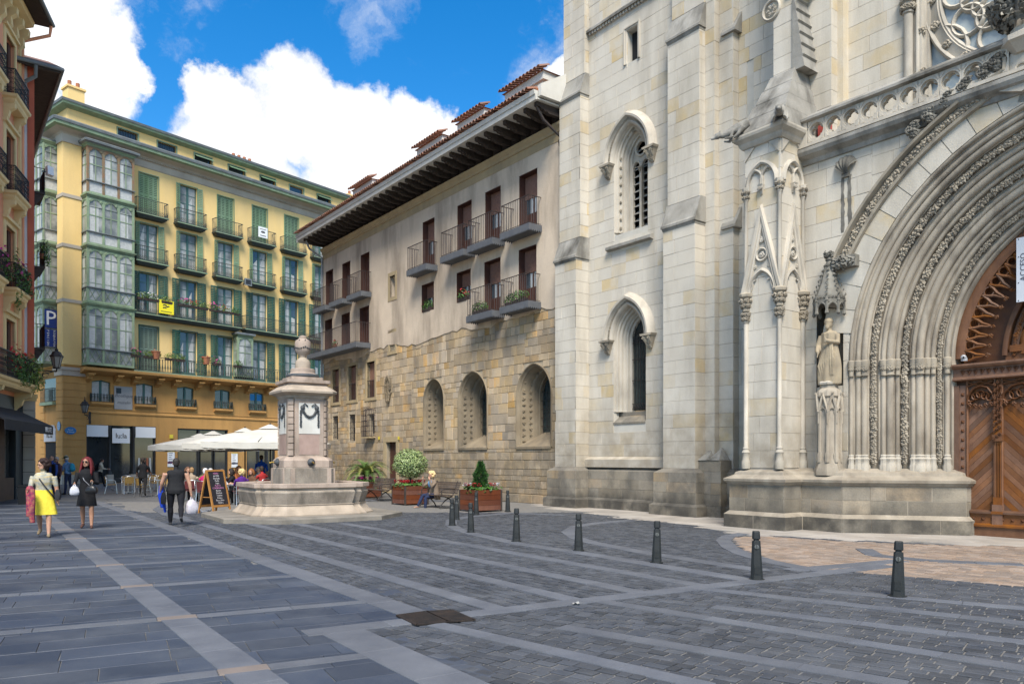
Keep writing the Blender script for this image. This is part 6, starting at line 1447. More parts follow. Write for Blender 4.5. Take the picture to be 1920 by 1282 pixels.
# glazed galleries
def gallery(parent, W, D_, n, zs, top_raw=False):
 """stack of glazed storeys; local x 0..W along the wall, y -D..0"""
 for k in range(len(zs) - 1):
  z0, z1 = zs[k], zs[k + 1]; H_ = z1 - z0; r = ob('gallery_storey', None, parent[0], parent[1], parent[2]); zr = z0 + H_ * .27; zt = z1 - .22
  mm = mat('bare_wood', (.24, .12, .06), (.17, .16, .10), scale=4, rough=.8) if (k == len(zs) - 2 and top_raw) else m_gr
  post = MB()
  for x in [W * i / n for i in range(n + 1)]: post.box(x - .075, x + .075, -D_ - .03, -D_ + .06, z0 + .12, zt)
  for x in (0, W):
   post.box(x - .05, x + .05, -.06, .02, z0 + .12, zt)
  post.build('posts', mm, r)
  tr = MB(); lo = MB()
  e = .09
  lo.rings([[(-a, .0, z), (-a, -D_ - a, z), (W + a, -D_ - a, z), (W + a, .0, z)] for a, z in ((.02, z0), (.06, z0 + .03), (.06, z0 + .10), (.02, z0 + .13))]); lo.build('base_moulding', m_gr, r)
  s = MB(); s.rings([[(-a, .0, z), (-a, -D_ - a, z), (W + a, -D_ - a, z), (W + a, .0, z)] for a, z in ((.02, zr - .05), (.10, zr - .03), (.10, zr + .02), (.02, zr + .05))]); s.build('sill', m_zinc, r)
  h = MB(); h.rings([[(-a, .0, z), (-a, -D_ - a, z), (W + a, -D_ - a, z), (W + a, .0, z)] for a, z in ((.0, zt), (.05, zt + .04), (.10, zt + .12), (.16, zt + .15), (.17, z1 - .01))]); h.build('head_moulding', m_gr, r)
  bays = [('f', W * i / n, W * (i + 1) / n) for i in range(n)] + [('l', -D_, 0), ('r', -D_, 0)]
  for wh, a, c in bays:
   M = Matrix() if wh == 'f' else (T((0, 0, 0)) @ RZ(R(-90)) if wh == 'l' else T((W, 0, 0)) @ RZ(R(90)))
   # in the bay: u along, depth yy, the pane plane
   if wh == 'f': u0, u1, yy = a, c, -D_
   elif wh == 'l': u0, u1, yy = 0, D_, 0.0
   else: u0, u1, yy = -D_, 0.0, 0.0
   um = (u0 + u1) / 2; hw = (u1 - u0) / 2 - .06; zs_ = zt - hw * .95 - .12
   t_ = MB()
   outline = [(um - hw, zr + .06)] + [(um - hw * math.cos(R(q)), zs_ + hw * math.sin(R(q)) * 1.0) for q in range(0, 181, 20)] + [(um + hw, zr + .06)]
   wall_sheet(t_, [(u0 + .05, zs_ - .05), (u1 - .05, zs_ - .05), (u1 - .05, zt), (u0 + .05, zt)][::1], [[(um - hw + .005, zs_ - .045)] + [(um - hw * .97 * math.cos(R(q)), zs_ + hw * .97 * math.sin(R(q))) for q in range(8, 173, 18)] + [(um + hw - .005, zs_ - .045)]], yy - .02, .05)
   for q in range(10, 171, 16): t_.prism([(um - hw * math.cos(R(q)), zs_ + hw * math.sin(R(q))), (um - hw * math.cos(R(q + 9)), zs_ + hw * math.sin(R(q + 9))), (um - hw * .88 * math.cos(R(q + 4.5)), zs_ + hw * .88 * math.sin(R(q + 4.5)))], 'y', yy - .015, yy + .02)
   for sgn in (-1, 1):
    t_.add(LEAVES[1], T((um + sgn * hw * .78, yy - .03, zt - .17)) @ S3(1.3, .5, 1.5))
   tp = MB().add(t_, M); tp.build('arched_head', mm, r)
   mu = MB(); mu.box(um - .03, um + .03, yy - .0, yy + .03, zr + .05, zt).box(u0, u1, yy - .005, yy + .03, zr + (zs_ - zr) * .62, zr + (zs_ - zr) * .62 + .06); mu.box(u0, u1, yy, yy + .02, zr + .3, zr + .325) if H_ > 3.6 else None
   mu.box(u0 + .05, u1 - .05, yy - .01, yy + .03, z0 + .12, z0 + .2)
   if k < 2: mu.bar((u0 + .05, yy, z0 + .2), (um, yy, zr - .05), .025).bar((um, yy, zr - .05), (u1 - .05, yy, z0 + .2), .025).bar((u0 + .05, yy, zr - .05), (um, yy, z0 + .2), .025).bar((um, yy, z0 + .2), (u1 - .05, yy, zr - .05), .025)
   MB().add(mu, M).build('glazing_bars', m_gr, r)
   g = MB(); g.quad((u0 + .03, yy + .02, z0 + .15), (u1 - .03, yy + .02, z0 + .15), (u1 - .03, yy + .02, zr), (u0 + .03, yy + .02, zr)); MB().add(g, M).build('lower_pane', m_crt if (k >= 2 or wh != 'f') else m_g2, r)
   g = MB(); g.quad((u0 + .03, yy + .02, zr), (u1 - .03, yy + .02, zr), (u1 - .03, yy + .02, zt), (u0 + .03, yy + .02, zt)); MB().add(g, M).build('pane', m_g2, r)
   if random.random() < .8:
    g = MB(); uu = u0 + (u1 - u0) * random.uniform(.2, .7); g.quad((u0 + .06, yy + .017, zr + .05), (uu, yy + .017, zr + .05), (uu, yy + .017, zs_), (u0 + .06, yy + .017, zs_)); MB().add(g, M).build('curtain', m_crt, r)
ZS = [7.95, 12.1, 15.95, 19.35, 22.75]
gallery((yb_, (1.13, 0, 0), (0, 0, 0)), 3.0, .9, 3, ZS, True)
MB().rings([[(1.13 - a, 0, z), (1.13 - a, -.9 - a, z), (4.13 + a, -.9 - a, z), (4.13 + a, 0, z)] for a, z in ((.15, 22.7), (.32, 22.78), (.34, 22.9), (.05, 23.05))]).build('gallery_roof', m_zinc, yb_)
gallery((yb_, (0, 4.3, 0), (0, 0, R(-90))), 3.4, .92, 3, ZS, False)
MB().box(-1.1, 0, .75, 4.5, 22.7, 22.85).build('gallery_roof', m_zinc, yb_)
# corner sign of the boarding house
m_blue = mat('sign_blue', (.012, .035, .19), rough=.4); m_wsign = mat('sign_white', (.75, .75, .75), rough=.5)
sgn_y = .84
p = YF.w(-.46, sgn_y, 0); sg = thing('parking_blue_sign', 'blue and white vertical boarding house sign with a big letter P', 'sign', (p.x, p.y, 0), YF.ang)
MB().box(-.40, .40, -.03, .0, 10.35, 11.55).build('upper_plate', m_blue, sg); MB().box(-.40, .40, -.03, .0, 9.12, 10.25).build('lower_plate', m_blue, sg)
text_obj('letter_p', 'P', 1.35, m_wsign, sg, (-.03, -.04, 10.95), extrude=.01)
for i, c in enumerate('PENSION'): text_obj('lettering', c, .19, m_wsign, sg, (-.2, -.04, 10.15 - i * .155), (R(90), R(90), 0))
for i, c in enumerate('ROQUEFER'): text_obj('lettering', c, .17, m_wsign, sg, (.18, -.04, 10.15 - i * .138), (R(90), R(90), 0))
# small bay on the first-floor balcony
bayx0 = YF.at(443, 650, -.35)[0]; gallery((yb_, (bayx0, 0, 0), (0, 0, 0)), 1.25, .6, 1, [8.1, 11.5], False)
MB().box(bayx0 - .2, bayx0 + 1.45, -.8, 0, 11.45, 11.6).build('bay_roof', m_zinc, yb_)
# shop fronts
m_blk = mat('shop_black', (.018, .018, .02), (.03, .03, .032), scale=5, rough=.45); m_shg = mat('shop_glass', (.018, .022, .024), (.05, .055, .055), scale=.8, rough=.05, spec=.9)
def shop(x0, x1, z1, cols, nm):
 r = ob('shop_front', None, yb_); MB().quad((x0, .22, 0), (x1, .22, 0), (x1, .22, z1), (x0, .22, z1)).build('shop_glass', m_shg, r)
 f = MB(); f.box(x0, x0 + .1, .1, .26, 0, z1).box(x1 - .1, x1, .1, .26, 0, z1).box(x0, x1, .1, .26, z1 - .1, z1)
 for c in cols: f.box(c - .06, c + .06, .06, .26, 0, z1)
 f.box(x0, x1, .1, .26, 0, .35); f.build('shop_frame', m_blk, r); return r
r = shop(1.41, 6.22, 4.0, (2.95, 4.6), 'a')
for x in (2.95, 4.6):
 c = MB(); c.lathe([(.13, .6), (.13, .75), (.08, .85), (.08, 3.3), (.1, 3.35), (.1, 4.0)], 10, (x, .03, 0)); c.build('iron_column', m_blk, r, smooth=50); MB().box(x - .22, x + .22, -.1, .3, 0, .6).build('column_base', m_gst, r)
MB().box(1.45, 2.85, .02, .1, 3.2, 3.98).build('blind_panel', m_wsign, r); MB().box(4.75, 6.18, .02, .1, 3.2, 3.96).build('blind_panel', m_wsign, r)
lx = YF.at(227, 815, -.05)[0]; p = YF.w(lx, -.02, 0); ls = thing('shop_sign', 'white square shop sign reading lu:la over the black shop door', 'sign', (p.x, p.y, 0), YF.ang)
MB().box(-.6, .6, -.05, .0, 2.78, 3.8).build('board', m_wsign, ls); text_obj('lettering', 'lu:la', .50, mat('sign_brown', (.07, .05, .03), rough=.5), ls, (0, -.06, 3.28), extrude=.008)
# garments in the shop window
for i in range(5): MB().rings([[(5.0 + i * .2, .19, 1.75), (5.13 + i * .2, .19, 1.75)], [(4.98 + i * .2, .18, .75), (5.15 + i * .2, .18, .75)]], False).build('garment', [m_crt, mat('cloth_tan', (.35, .25, .16)), m_drk, mat('cloth_rust', (.3, .1, .05)), m_crt][i], r)
for i, (a, c, _z, _y) in enumerate(GRD[1:]): shop(a, c, 3.95, [a + (c - a) * q for q in (.42, .72)], str(i))
lit = mat('cafe_interior', (.08, .10, .09), (.03, .035, .035), scale=1.5, rough=.4)
for px_, py_ in ((321, 860), (440, 862)):
 x, z = YF.at(px_, py_, -.05); p = YF.w(x, -.02, z); s = thing('menu_poster', 'printed menu poster with dark bands on the ochre wall beside the shop' if px_ < 400 else 'plain white menu poster on the ochre wall behind the parasols', 'poster', p, YF.ang)
 MB().box(-.27, .27, -.02, .0, -.58, .58).build('paper', m_wsign, s)
 for i in range(6): MB().box(-.18, .12 - .05 * (i % 3), -.024, -.02, .4 - i * .15, .44 - i * .15).build('print_line', m_ink, s)
 MB().box(-.27, .27, -.024, -.02, -.34, -.2).build('print_band', mat('poster_purple', (.10, .03, .09)) if px_ < 400 else m_ink, s); MB().box(-.27, .27, -.024, -.02, .5, .58).build('print_head', mat('poster_ochre', (.5, .38, .08)), s)
def plate(px, py, y, w_, h_, m, name, label, cat='sign', oval=False, fr=YF, d=.03):
 x, z = fr.at(px, py, y); p = fr.w(x, y, z); s = thing(name, label, cat, p, fr.ang)
 if oval: MB().prism([(w_ / 2 * math.cos(a), h_ / 2 * math.sin(a)) for a in [2 * math.pi * i / 20 for i in range(20)]], 'y', -d, 0).build('board', m, s)
 else: MB().box(-w_ / 2, w_ / 2, -d, 0, -h_ / 2, h_ / 2).build('board', m, s)
 return s
m_enb = mat('enamel_blue', (.03, .16, .38), (.05, .2, .42), scale=6, rough=.3)
s = plate(132, 807, -.16, .72, .50, m_enb, 'street_name_plate', 'blue oval enamel street name plate on the corner quoins facing the square', oval=True); text_obj('lettering', 'Plazuela', .10, m_wsign, s, (0, -.035, .06), extrude=.002); text_obj('lettering', 'de Santiago', .10, m_wsign, s, (0, -.035, -.08), extrude=.002)
s = plate(156, 812, -.05, .28, .3, mat('alarm_red', (.35, .03, .05), rough=.5), 'alarm_plate', 'small red square plate on the wall right of the corner', 'plate')
p = YF.w(-.16, .35, 3.85); s = thing('street_name_plate', 'blue oval street name plate on the narrow side of the corner', 'sign', p, YF.ang + R(-90)); MB().prism([(.24 * math.cos(a), .3 * math.sin(a)) for a in [2 * math.pi * i / 20 for i in range(20)]], 'y', -.03, 0).build('board', m_enb, s); text_obj('lettering', 'TENDERIA', .075, m_wsign, s, (0, -.035, 0), extrude=.002)
p = YF.w(-.05, 2.0, 0); s = thing('shop_sign', 'grey arched lu:la sign over the side doorway', 'sign', p, YF.ang + R(-90)); MB().prism([(-.95, 2.85), (.95, 2.85), (.95, 3.6), (.6, 3.95), (-.6, 3.95), (-.95, 3.6)], 'y', -.06, 0).build('board', mat('sign_grey', (.42, .42, .44)), s); text_obj('lettering', 'lu:la', .62, mat('sign_brown', (.07, .05, .03)), s, (0, -.07, 3.3), extrude=.006)
MB().box(-.02, .02, 1.1, 2.9, 0, 2.8).build('side_doorway', m_drk, yb_); MB().box(-.03, .0, 1.0, 3.0, 5.6, 7.1).build('side_window', m_wgl, yb_)
q = MB(); iron_panel(q, (-.3, 3.0), (-.3, 1.0), 5.5, .9, False, False); iron_panel(q, (-.3, 1.0), (0, 1.0), 5.5, .9, False, False); q.build('side_railing', [m_yir, m_rail], yb_); MB().box(-.35, 0, .95, 3.05, 5.3, 5.5).build('side_slab', m_gr, yb_)
s = plate(231, 746, -.03, 1.25, 1.6, mat('plaque_grey', (.33, .33, .32), (.28, .28, .28), scale=2, rough=.5), 'boutique_plaque', 'grey metal plaque with handwritten boutique lettering between two windows', 'plaque')
text_obj('lettering', 'Boutique', .34, m_ink, s, (.02, -.035, .15), extrude=.002, shear=.35); text_obj('lettering', 'muselin', .30, m_ink, s, (.02, -.035, -.32), extrude=.002, shear=.35); MB().box(-.5, -.15, -.036, -.03, .3, .68).build('picture', m_wgl, s)
plate(321, 818, -.04, .28, .28, mat('plate_yellow', (.65, .52, .05)), 'house_number_plate', 'tiny yellow plate on the ochre wall above a poster', 'plate')
# banners and loudspeaker
x, z = YF.at(312, 576, -.78); p = YF.w(x, -.78, z); s = thing('balcony_banner', 'bright yellow banner with black bird print tied to the third floor railing', 'banner', p, YF.ang)
MB().box(-.55, .55, -.015, 0, -.48, .48).build('cloth', mat('banner_yellow', (.80, .68, .02), rough=.7), s)
dm = MB()
for i in range(9): dm.add(LEAVES[i % 6], T((-.2 + .07 * (i % 6), -.016, .12 - .09 * (i // 3) + .03 * (i % 2))) @ S3(.9, .02, .6))
dm.build('print', m_blk, s)
for i in range(1): MB().box(-.42, .4, -.018, -.015, -.36, -.31).build('print_line', m_blk, s)
x, z = YF.at(493, 436, -.68); p = YF.w(x, -.68, z); s = thing('balcony_banner', 'white banner with a dark bird print on the top floor balcony', 'banner', p, YF.ang)
MB().box(-.42, .42, -.015, 0, -.42, .42).build('cloth', m_wsign, s); dm = MB()
for i in range(6): dm.add(LEAVES[i % 6], T((-.12 + .05 * i, -.016, .02 + .05 * math.sin(i * 2))) @ S3(.8, .02, .8))
dm.box(-.3, .3, -.018, -.015, .22, .27).box(-.25, .28, -.018, -.015, -.3, -.24); dm.build('print', m_blk, s)
x, z = YF.at(461, 530, -.4); p = YF.w(x, -.4, z); s = thing('loudspeaker', 'grey square horn loudspeaker bracketed to the yellow wall', 'loudspeaker', p, YF.ang)
MB().rings([[(-.32, -.35, -.28), (.32, -.35, -.28), (.32, -.35, .28), (-.32, -.35, .28)], [(-.16, .1, -.14), (.16, .1, -.14), (.16, .1, .14), (-.16, .1, .14)]]).build('horn', m_zinc, s); MB().box(-.22, .22, -.358, -.35, -.18, .18).build('grille', m_blk, s); MB().bar((0, .1, 0), (0, .42, -.1), .05).build('bracket', m_iron, s)
# plants on the long balconies
rg = random.Random(3)
ORD = ['first', 'second', 'third', 'fourth', 'fifth', 'sixth', 'seventh', 'eighth', 'ninth', 'tenth']
kinds = [(m_leaf2, None, 'yellow-green leafy'), (m_leaf, m_pet, 'white flowering'), (m_leaf2, None, 'bright green bushy'), (m_leaf, m_mag, 'magenta flowering'), (m_leaf, m_red, 'red flowering'), (m_leaf2, None, 'pale green trailing'), (m_leaf, m_mag, 'pink flowering'), (m_leaf2, m_ora, 'straw coloured'), (m_leaf, None, 'dark green')]
for i, px in enumerate((268, 287, 312, 344, 362, 380, 402, 420, 440)):
 x = YF.at(px, 570, -.72)[0]; k = kinds[i % 9]; flower_pot(YF.w(x, -.74, 12.88), YF.ang, 930 + i, '%s plant on the third floor long railing, %s from the galleries' % (k[2], ORD[i]), k[1], 110, .85, leafm=k[0], hgt=.26)
for i, px in enumerate((254, 278, 292, 318, 338, 386, 406, 446)):
 x = YF.at(px, 670, -.9)[0]; k = kinds[(i * 2 + 3) % 9]; flower_pot(YF.w(x, -.92, 8.78), YF.ang, 950 + i, '%s plant on the first floor baluster railing, %s from the galleries' % (k[2], ORD[i]), k[1], 90, .7, leafm=k[0], hgt=.24, box=i % 3 != 2)
# ================================================================== HOUSES ON THE LEFT
LF = Frame(-21.26, 33.2, 108.4)
oh = LF.root('orange_house', 'salmon orange house with cream balconies and black scroll railings, cut by the photo edge', 'building')
m_sal = mat('salmon_render', (.72, .33, .19), (.66, .29, .165), scale=.7, rough=.9, bump=.08, bscale=10, stain=(.56, .25, .14), stain_amt=.4, stain_scale=(.7, .7, .15))
m_crm = mat('cream_stone', (.72, .56, .29), (.64, .49, .25), scale=1.2, rough=.85, stain=(.50, .38, .19), stain_amt=.4, stain_scale=(1, 1, .4))
m_scr = mat('black_scroll_iron', (.012, .012, .014), rough=.45)
m_dkp = mat('shop_dark_blue', (.018, .024, .032), (.028, .034, .042), scale=4, rough=.5); m_shs = mat('shop_brown_stone', (.13, .085, .06), (.10, .065, .045), scale=3, rough=.7)
LX0 = -12.0; FL = (4.8, 8.6, 12.5, 16.4); COLS = [(-2.48, -.55), (-5.6, -3.66), (-8.7, -6.8)]
ow = []
for z in FL:
 for a, c in COLS: ow.append((a + .35, c - .35, z + .02, z + 2.6))
w = MB(); wall_sheet(w, [(LX0, 4.3), (0, 4.3), (0, 20.6), (LX0, 20.6)], [rpo(o) for o in ow], 0, .3); w.quad((0, 0, 4.3), (0, 3, 4.3), (0, 3, 20.6), (0, 0, 20.6)); w.build('front_wall', m_sal, oh)
MB().box(LX0, -.1, .35, 4, 0, 20.6).build('house_core', m_drk, oh)
for o in ow:
 r = ob('window', None, oh); f = MB(); sweep_y(f, [(o[0], o[2]), (o[0], o[3]), (o[1], o[3]), (o[1], o[2])], [(0, .05), (0, -.06), (.10, -.08), (.16, -.05), (.22, -.05), (.24, .0)]); f.box(o[0] - .3, o[1] + .3, -.16, 0, o[3] + .22, o[3] + .34); f.build('surround', m_crm, r)
 MB().box(o[0], o[1], .2, .26, o[2], o[3]).build('pane', m_wgl, r); MB().box(o[0], o[0] + .3, .12, .2, o[2], o[3]).box(o[1] - .3, o[1], .12, .2, o[2], o[3]).build('shutter_board', m_brn, r)
def scroll_rail(b, a, c, z, h_=1.0):
 a = Vector((*a, z)); c = Vector((*c, z)); L_ = (c - a).length; up = Vector((0, 0, 1)); d = (c - a) / L_
 b.bar(a + up * h_, c + up * h_, .04, .03).bar(a + up * .06, c + up * .06, .03, .02).bar(a + up * .82, c + up * .82, .02, .015).bar(a + up * .24, c + up * .24, .02, .015)
 n = max(2, round(L_ / .14))
 for i in range(n + 1):
  p = a.lerp(c, i / n); b.tube([p, p + up * h_], .012, 4, False)
  if i < n:
   q = a.lerp(c, (i + .5) / n)
   for zz, r_ in ((.15, .055), (.45, .05), (.62, .05), (.91, .055)): b.tube([q + d * r_ * math.cos(t) + up * (zz + r_ * math.sin(t)) for t in [k * math.pi / 3 for k in range(7)]], .009, 4, False)
for k, z in enumerate(FL):
 for j, (a, c) in enumerate(COLS if k else [(-9.0, -.45)]):
  r = ob('balcony', None, oh); d = .5 if k else .75
  MB().rings([[(a + e, 0, zz), (a + e, -d + e, zz), (c - e, -d + e, zz), (c - e, 0, zz)] for e, zz in ((.12, z - .34), (.06, z - .24), (.05, z - .16), (-.03, z - .10), (-.05, z))]).build('slab', m_crm, r)
  q = MB(); scroll_rail(q, (a, -.02), (a, -d + .04), z); scroll_rail(q, (a, -d + .04), (c, -d + .04), z); scroll_rail(q, (c, -d + .04), (c, -.02), z); q.build('railing', m_scr, r)
  for x in ((a + .25, c - .25) if k else (a + .3, -4.6, c - .3)):
   MB().prism([(0, z - 1.1), (0, z - .33), (-d * .85, z - .33), (-d * .8, z - .5), (-d * .45, z - .62), (-d * .35, z - .85), (-.08, z - 1.0)], 'x', x - .12, x + .12).build('bracket', m_crm, r)
MB().prism([(0, 20.0), (-.15, 20.05), (-.2, 20.3), (-.5, 20.4), (-.55, 20.6), (0, 20.7)], 'x', LX0, .02).build('cornice', m_crm, oh)
cm2 = MB(); cm2.prism([(0, 19.0), (0, 20.1), (-.42, 20.1), (-.4, 19.85), (-.2, 19.7), (-.22, 19.4), (-.06, 19.2)], 'x', -.14, .14); cme2 = cm2.mesh('corbel', m_crm)
for i in range(10): ob('corbel', cme2, oh, (-.25 - i * .85, 0, 0))
MB().prism([(.5, 20.75), (-1.15, 20.6), (-1.15, 20.75), (.5, 21.3)], 'x', LX0, .25).build('eave', m_raf, oh); MB().tube([(LX0, -1.2, 20.72), (.25, -1.2, 20.72)], .09, 8).build('gutter', m_zinc, oh, smooth=50)
MB().tube([(.1, -1.15, 20.6), (.1, -1.1, 20.2), (.0, -.15, 19.75), (-.1, -.12, 19.6), (-.1, -.12, 5)], .07, 8).build('down_pipe', m_sal, oh, smooth=50)
MB().box(-.35, -.18, -.10, 0, 4.3, 20).build('edge_pilaster', m_crm, oh)
# shop at street level
MB().box(LX0, 0, .0, .4, 3.6, 4.3).build('shop_fascia', m_dkp, oh); MB().box(-.95, -.1, -.08, .2, .0, 3.6).build('shop_pier', m_dkp, oh); MB().box(-2.6, -1.1, -.05, .2, 0, .9).build('shop_stall_riser', m_shs, oh); MB().box(-2.4, -1.2, .1, .2, .9, 3.6).build('shop_window', m_shg, oh); MB().box(-4.6, -2.6, -.12, .2, 0, 3.6).build('stone_pier', m_shs, oh); MB().box(LX0, -4.6, .1, .2, 0, 3.6).build('shop_window', m_shg, oh)
p = LF.w(0, 0, 0); aw = thing('shop_awning', 'black folding awning with white lettering above the shop at the photo edge', 'awning', (p.x, p.y, 0), LF.ang)
m_aw = mat('awning_black', (.014, .014, .018), (.022, .022, .028), scale=4, rough=.8)
MB().prism([(.0, 3.75), (-1.3, 3.1), (-1.3, 3.05), (0, 3.68)], 'x', -7.0, -.3).build('cover', m_aw, aw); MB().box(-7.0, -.3, -1.32, -1.29, 2.72, 3.08).build('valance', m_aw, aw); MB().tube([(-.35, -.05, 3.0), (-.35, -.7, 2.9), (-.35, -1.25, 3.06)], .025, 6).build('folding_arm', m_iron, aw)
MB().prism([(0, 3.68), (-1.3, 3.05), (-1.3, 2.72), (-1.0, 2.75)], 'x', -.31, -.29).build('side_flap', m_aw, aw)
text_obj('lettering', 'BIKOTE', .30, m_wsign, aw, (-1.15, -1.335, 2.9), extrude=.004)
# second house: white and red corner strip, deep eave, side balconies
RF = Frame(-20.9, 33.6, 37.1)       # front runs right and away; right end is the corner
rh = RF.root('red_cornered_house', 'white house with a brick red corner strip and deep dark eaves behind the orange house', 'building')
m_wr = mat('white_render', (.74, .74, .75), (.66, .66, .67), scale=.8, rough=.9, stain=(.40, .40, .40), stain_amt=.4, stain_scale=(.8, .8, .15)); m_rd = mat('brick_red_paint', (.47, .12, .065), (.41, .10, .055), scale=2, rough=.8)
MB().box(-3, -.26, 0, 14, 4.7, 18.9).build('white_wall', m_wr, rh); MB().box(-.26, 0, -.03, 14, 4.7, 18.9).build('red_corner', m_rd, rh)
MB().box(-3, -.0, .02, 14, 0, 4.7).build('ground_wall', m_dkp, rh)
for i in range(8): MB().box(-.42, .04, -.06, .6, .05 + i * .535, .05 + (i + 1) * .535 - .02).build('pier_block', mat('pale_pier_stone', (.40, .37, .32), (.34, .31, .27), scale=2, rough=.9), rh)
MB().box(-.5, .12, -.12, .7, 4.33, 4.5).box(-.46, .08, -.09, .66, 4.2, 4.33).build('pier_capital', m_crm, rh)
MB().prism([(-.55, 18.6), (.0, 18.75), (14, 18.75), (14, 18.9), (-.55, 18.75)], 'x', -3, .95).build('soffit', m_raf, rh); MB().prism([(-.6, 18.75), (14, 18.9), (14, 22), (4, 21), (-.6, 18.85)], 'x', -3, .95).build('roof', m_tile, rh)
MB().tube([(-3, -.6, 18.75), (1.0, -.6, 18.75), (1.0, 14, 18.75)], .09, 8).build('gutter', m_zinc, rh, smooth=50); MB().tube([(.0, -.6, 18.65), (.0, -.5, 18.2), (-.5, -.1, 17.9), (-.6, -.08, 17.7)], .08, 8).build('down_pipe', m_zinc, rh, smooth=50)
for z in (6.6, 10.2, 13.5):
 r = ob('side_balcony', None, rh); MB().rings([[(0, .3, z - .1), (.42, .3, z - .1), (.42, 2.2, z - .1), (0, 2.2, z - .1)], [(0, .3, z), (.45, .3, z), (.45, 2.2, z), (0, 2.2, z)]]).build('slab', m_raf, r)
 MB().prism([(0, z - .75), (0, z - .1), (.42, z - .1)], 'y', .35, .45).build('bracket', m_raf, r); q = MB(); railing(q, [(0, .34), (.42, .34), (.42, 2.2)], z, 1.05, .12, False); q.build('railing', m_scr, r)
# flood light on a balcony
p = RF.w(.62, .4, 14.5); s = thing('flood_light', 'white boxy floodlight on an arm beside the green side gallery', 'floodlight', p, RF.ang); MB().obox(RX(R(-15)) @ RZ(R(20)), .26, .2, .42).build('lamp_box', m_wsign, s); MB().bar((-.3, 0, -.05), (0, 0, -.05), .06).build('arm', m_zinc, s)
# street lanterns
def lantern(p, ang, arm, label):
 t = thing('street_lantern', label, 'street lamp', p, ang, 'wall lanterns'); g = MB(); k = 6
 MB().rings([[(.13 * math.cos(a), .13 * math.sin(a), -.30) for a in [i * math.pi / 3 for i in range(6)]], [(.235 * math.cos(a), .235 * math.sin(a), .16) for a in [i * math.pi / 3 for i in range(6)]]]).build('glass', mat('lantern_glass', (.20, .20, .19), (.15, .15, .14), scale=3, rough=.15, spec=.8), t)
 for i in range(6): a = i * math.pi / 3; g.bar((.135 * math.cos(a), .135 * math.sin(a), -.3), (.24 * math.cos(a), .24 * math.sin(a), .16), .022)
 g.lathe([(.15, -.36), (.16, -.30), (.12, -.29)], 6); g.build('lantern_frame', m_iron, t)
 MB().lathe([(.28, .16), (.28, .22), (.22, .26), (.17, .38), (.10, .42), (.06, .44), (.07, .5), (.03, .54), (.02, .66), (.035, .68), (.0, .72)], 6).build('lantern_roof', m_iron, t)
 b = MB(); b.tube([(0, 0, -.36), (0, 0, -.48), (-.06, 0, -.5)], .03, 6); b.tube([(0, 0, -.48), (-arm, 0, -.48)], .03, 6); b.tube([(-arm, 0, -1.0), (-arm * .7, 0, -.62), (-arm * .2, 0, -.5)], .022, 6); b.box(-arm - .06, -arm + .02, -.06, .06, -1.1, -.3)
 b.tube([(-arm * .6 + .12 * math.cos(q), 0, -.66 + .12 * math.sin(q)) for q in [k * .5 for k in range(12)]], .016, 5); b.build('bracket', m_iron, t)
lantern((-20.28, 34.2, 6.05), RF.ang, .72, 'black six sided wall lantern in front of the corner pilaster')
lx_, lz_ = YF.at(159, 764, -.75); p = YF.w(lx_, -.75, lz_); lantern(p, YF.ang + R(90), .72, 'black wall lantern beside the mezzanine window above the shop')
# bin at the shop
bx_, by_ = gnd(42, 946); t = thing('litter_bin', 'tall square black litter bin against the shop front', 'bin', (bx_, by_ + .3, 0), R(18)); MB().rings([[(-.24, -.24, 0), (.24, -.24, 0), (.24, .24, 0), (-.24, .24, 0)], [(-.27, -.27, .66), (.27, -.27, .66), (.27, .27, .66), (-.27, .27, .66)]]).build('bin_body', mat('bin_black', (.012, .012, .013), (.02, .02, .02), scale=6, rough=.5), t); MB().rings([[(-.29, -.29, .66), (.29, -.29, .66), (.29, .29, .66), (-.29, .29, .66)], [(-.29, -.29, .70), (.29, -.29, .70), (.29, .29, .70), (-.29, .29, .70)], [(-.2, -.2, .72), (.2, -.2, .72), (.2, .2, .72), (-.2, .2, .72)]]).build('rim', mat('bin_black', (.012, .012, .013)), t)
# plants on the left balconies
def vine(p, ang, seed, label, n, rx, ry, rz, petal=None, lm=None, droop=.6):
 t = thing('balcony_plant', label, 'plant', p, ang, 'plants on the balconies'); l = leaf_blob(n, rx, ry, rz, .06, seed, petals=n // 7 if petal else 0); MB().add(l, T((0, 0, .1))).add(leaf_blob(n // 2, rx * .5, ry, rz * droop, .055, seed + 1), T((rx * .4, -.05, -rz * .7))).build('foliage', [lm or m_leaf, petal or m_red], t)
 MB().lathe([(.10, -.1), (.14, .12), (.15, .12)], 10, (-rx * .3, .1, -rz * .4)).build('pot', m_terra, t)
for i, (x, k, lb, pt, n, sz, lm) in enumerate(((-1.6, 1, 'dense climbing plant with pink blooms on the cream balcony above the arch', m_mag, 260, (.7, .25, .5), None), (-.75, 1, 'leafy green plant spilling over the far end of the cream balcony', m_red, 200, (.35, .22, .55), None), (-3.9, 1, 'bushy pink flowering plant at the photo edge on a cream balcony', m_mag, 220, (.5, .25, .5), None),
                                       (-3.2, 0, 'red flowering bush trailing over the black lower balcony', m_red, 420, (.9, .3, .6), None), (-1.2, 0, 'yellow-green trailing plant at the end of the lower balcony', None, 300, (.5, .3, .7), m_leaf2), (-.55, 0, 'dry feathery plant hanging past the lower balcony corner', None, 300, (.55, .35, .6), m_leaf2), (-2.2, 1, 'tall green climber growing up the cream door surround', None, 220, (.3, .15, 1.1), None), (-2.3, 0, 'leafy green shrub behind the lower balcony railing', None, 260, (.6, .25, .6), None))):
 vine(LF.w(x, -.42 - (.25 if k == 0 else 0), FL[k] + .55), LF.ang, 970 + i * 3, lb, n, *sz, petal=pt, lm=lm)
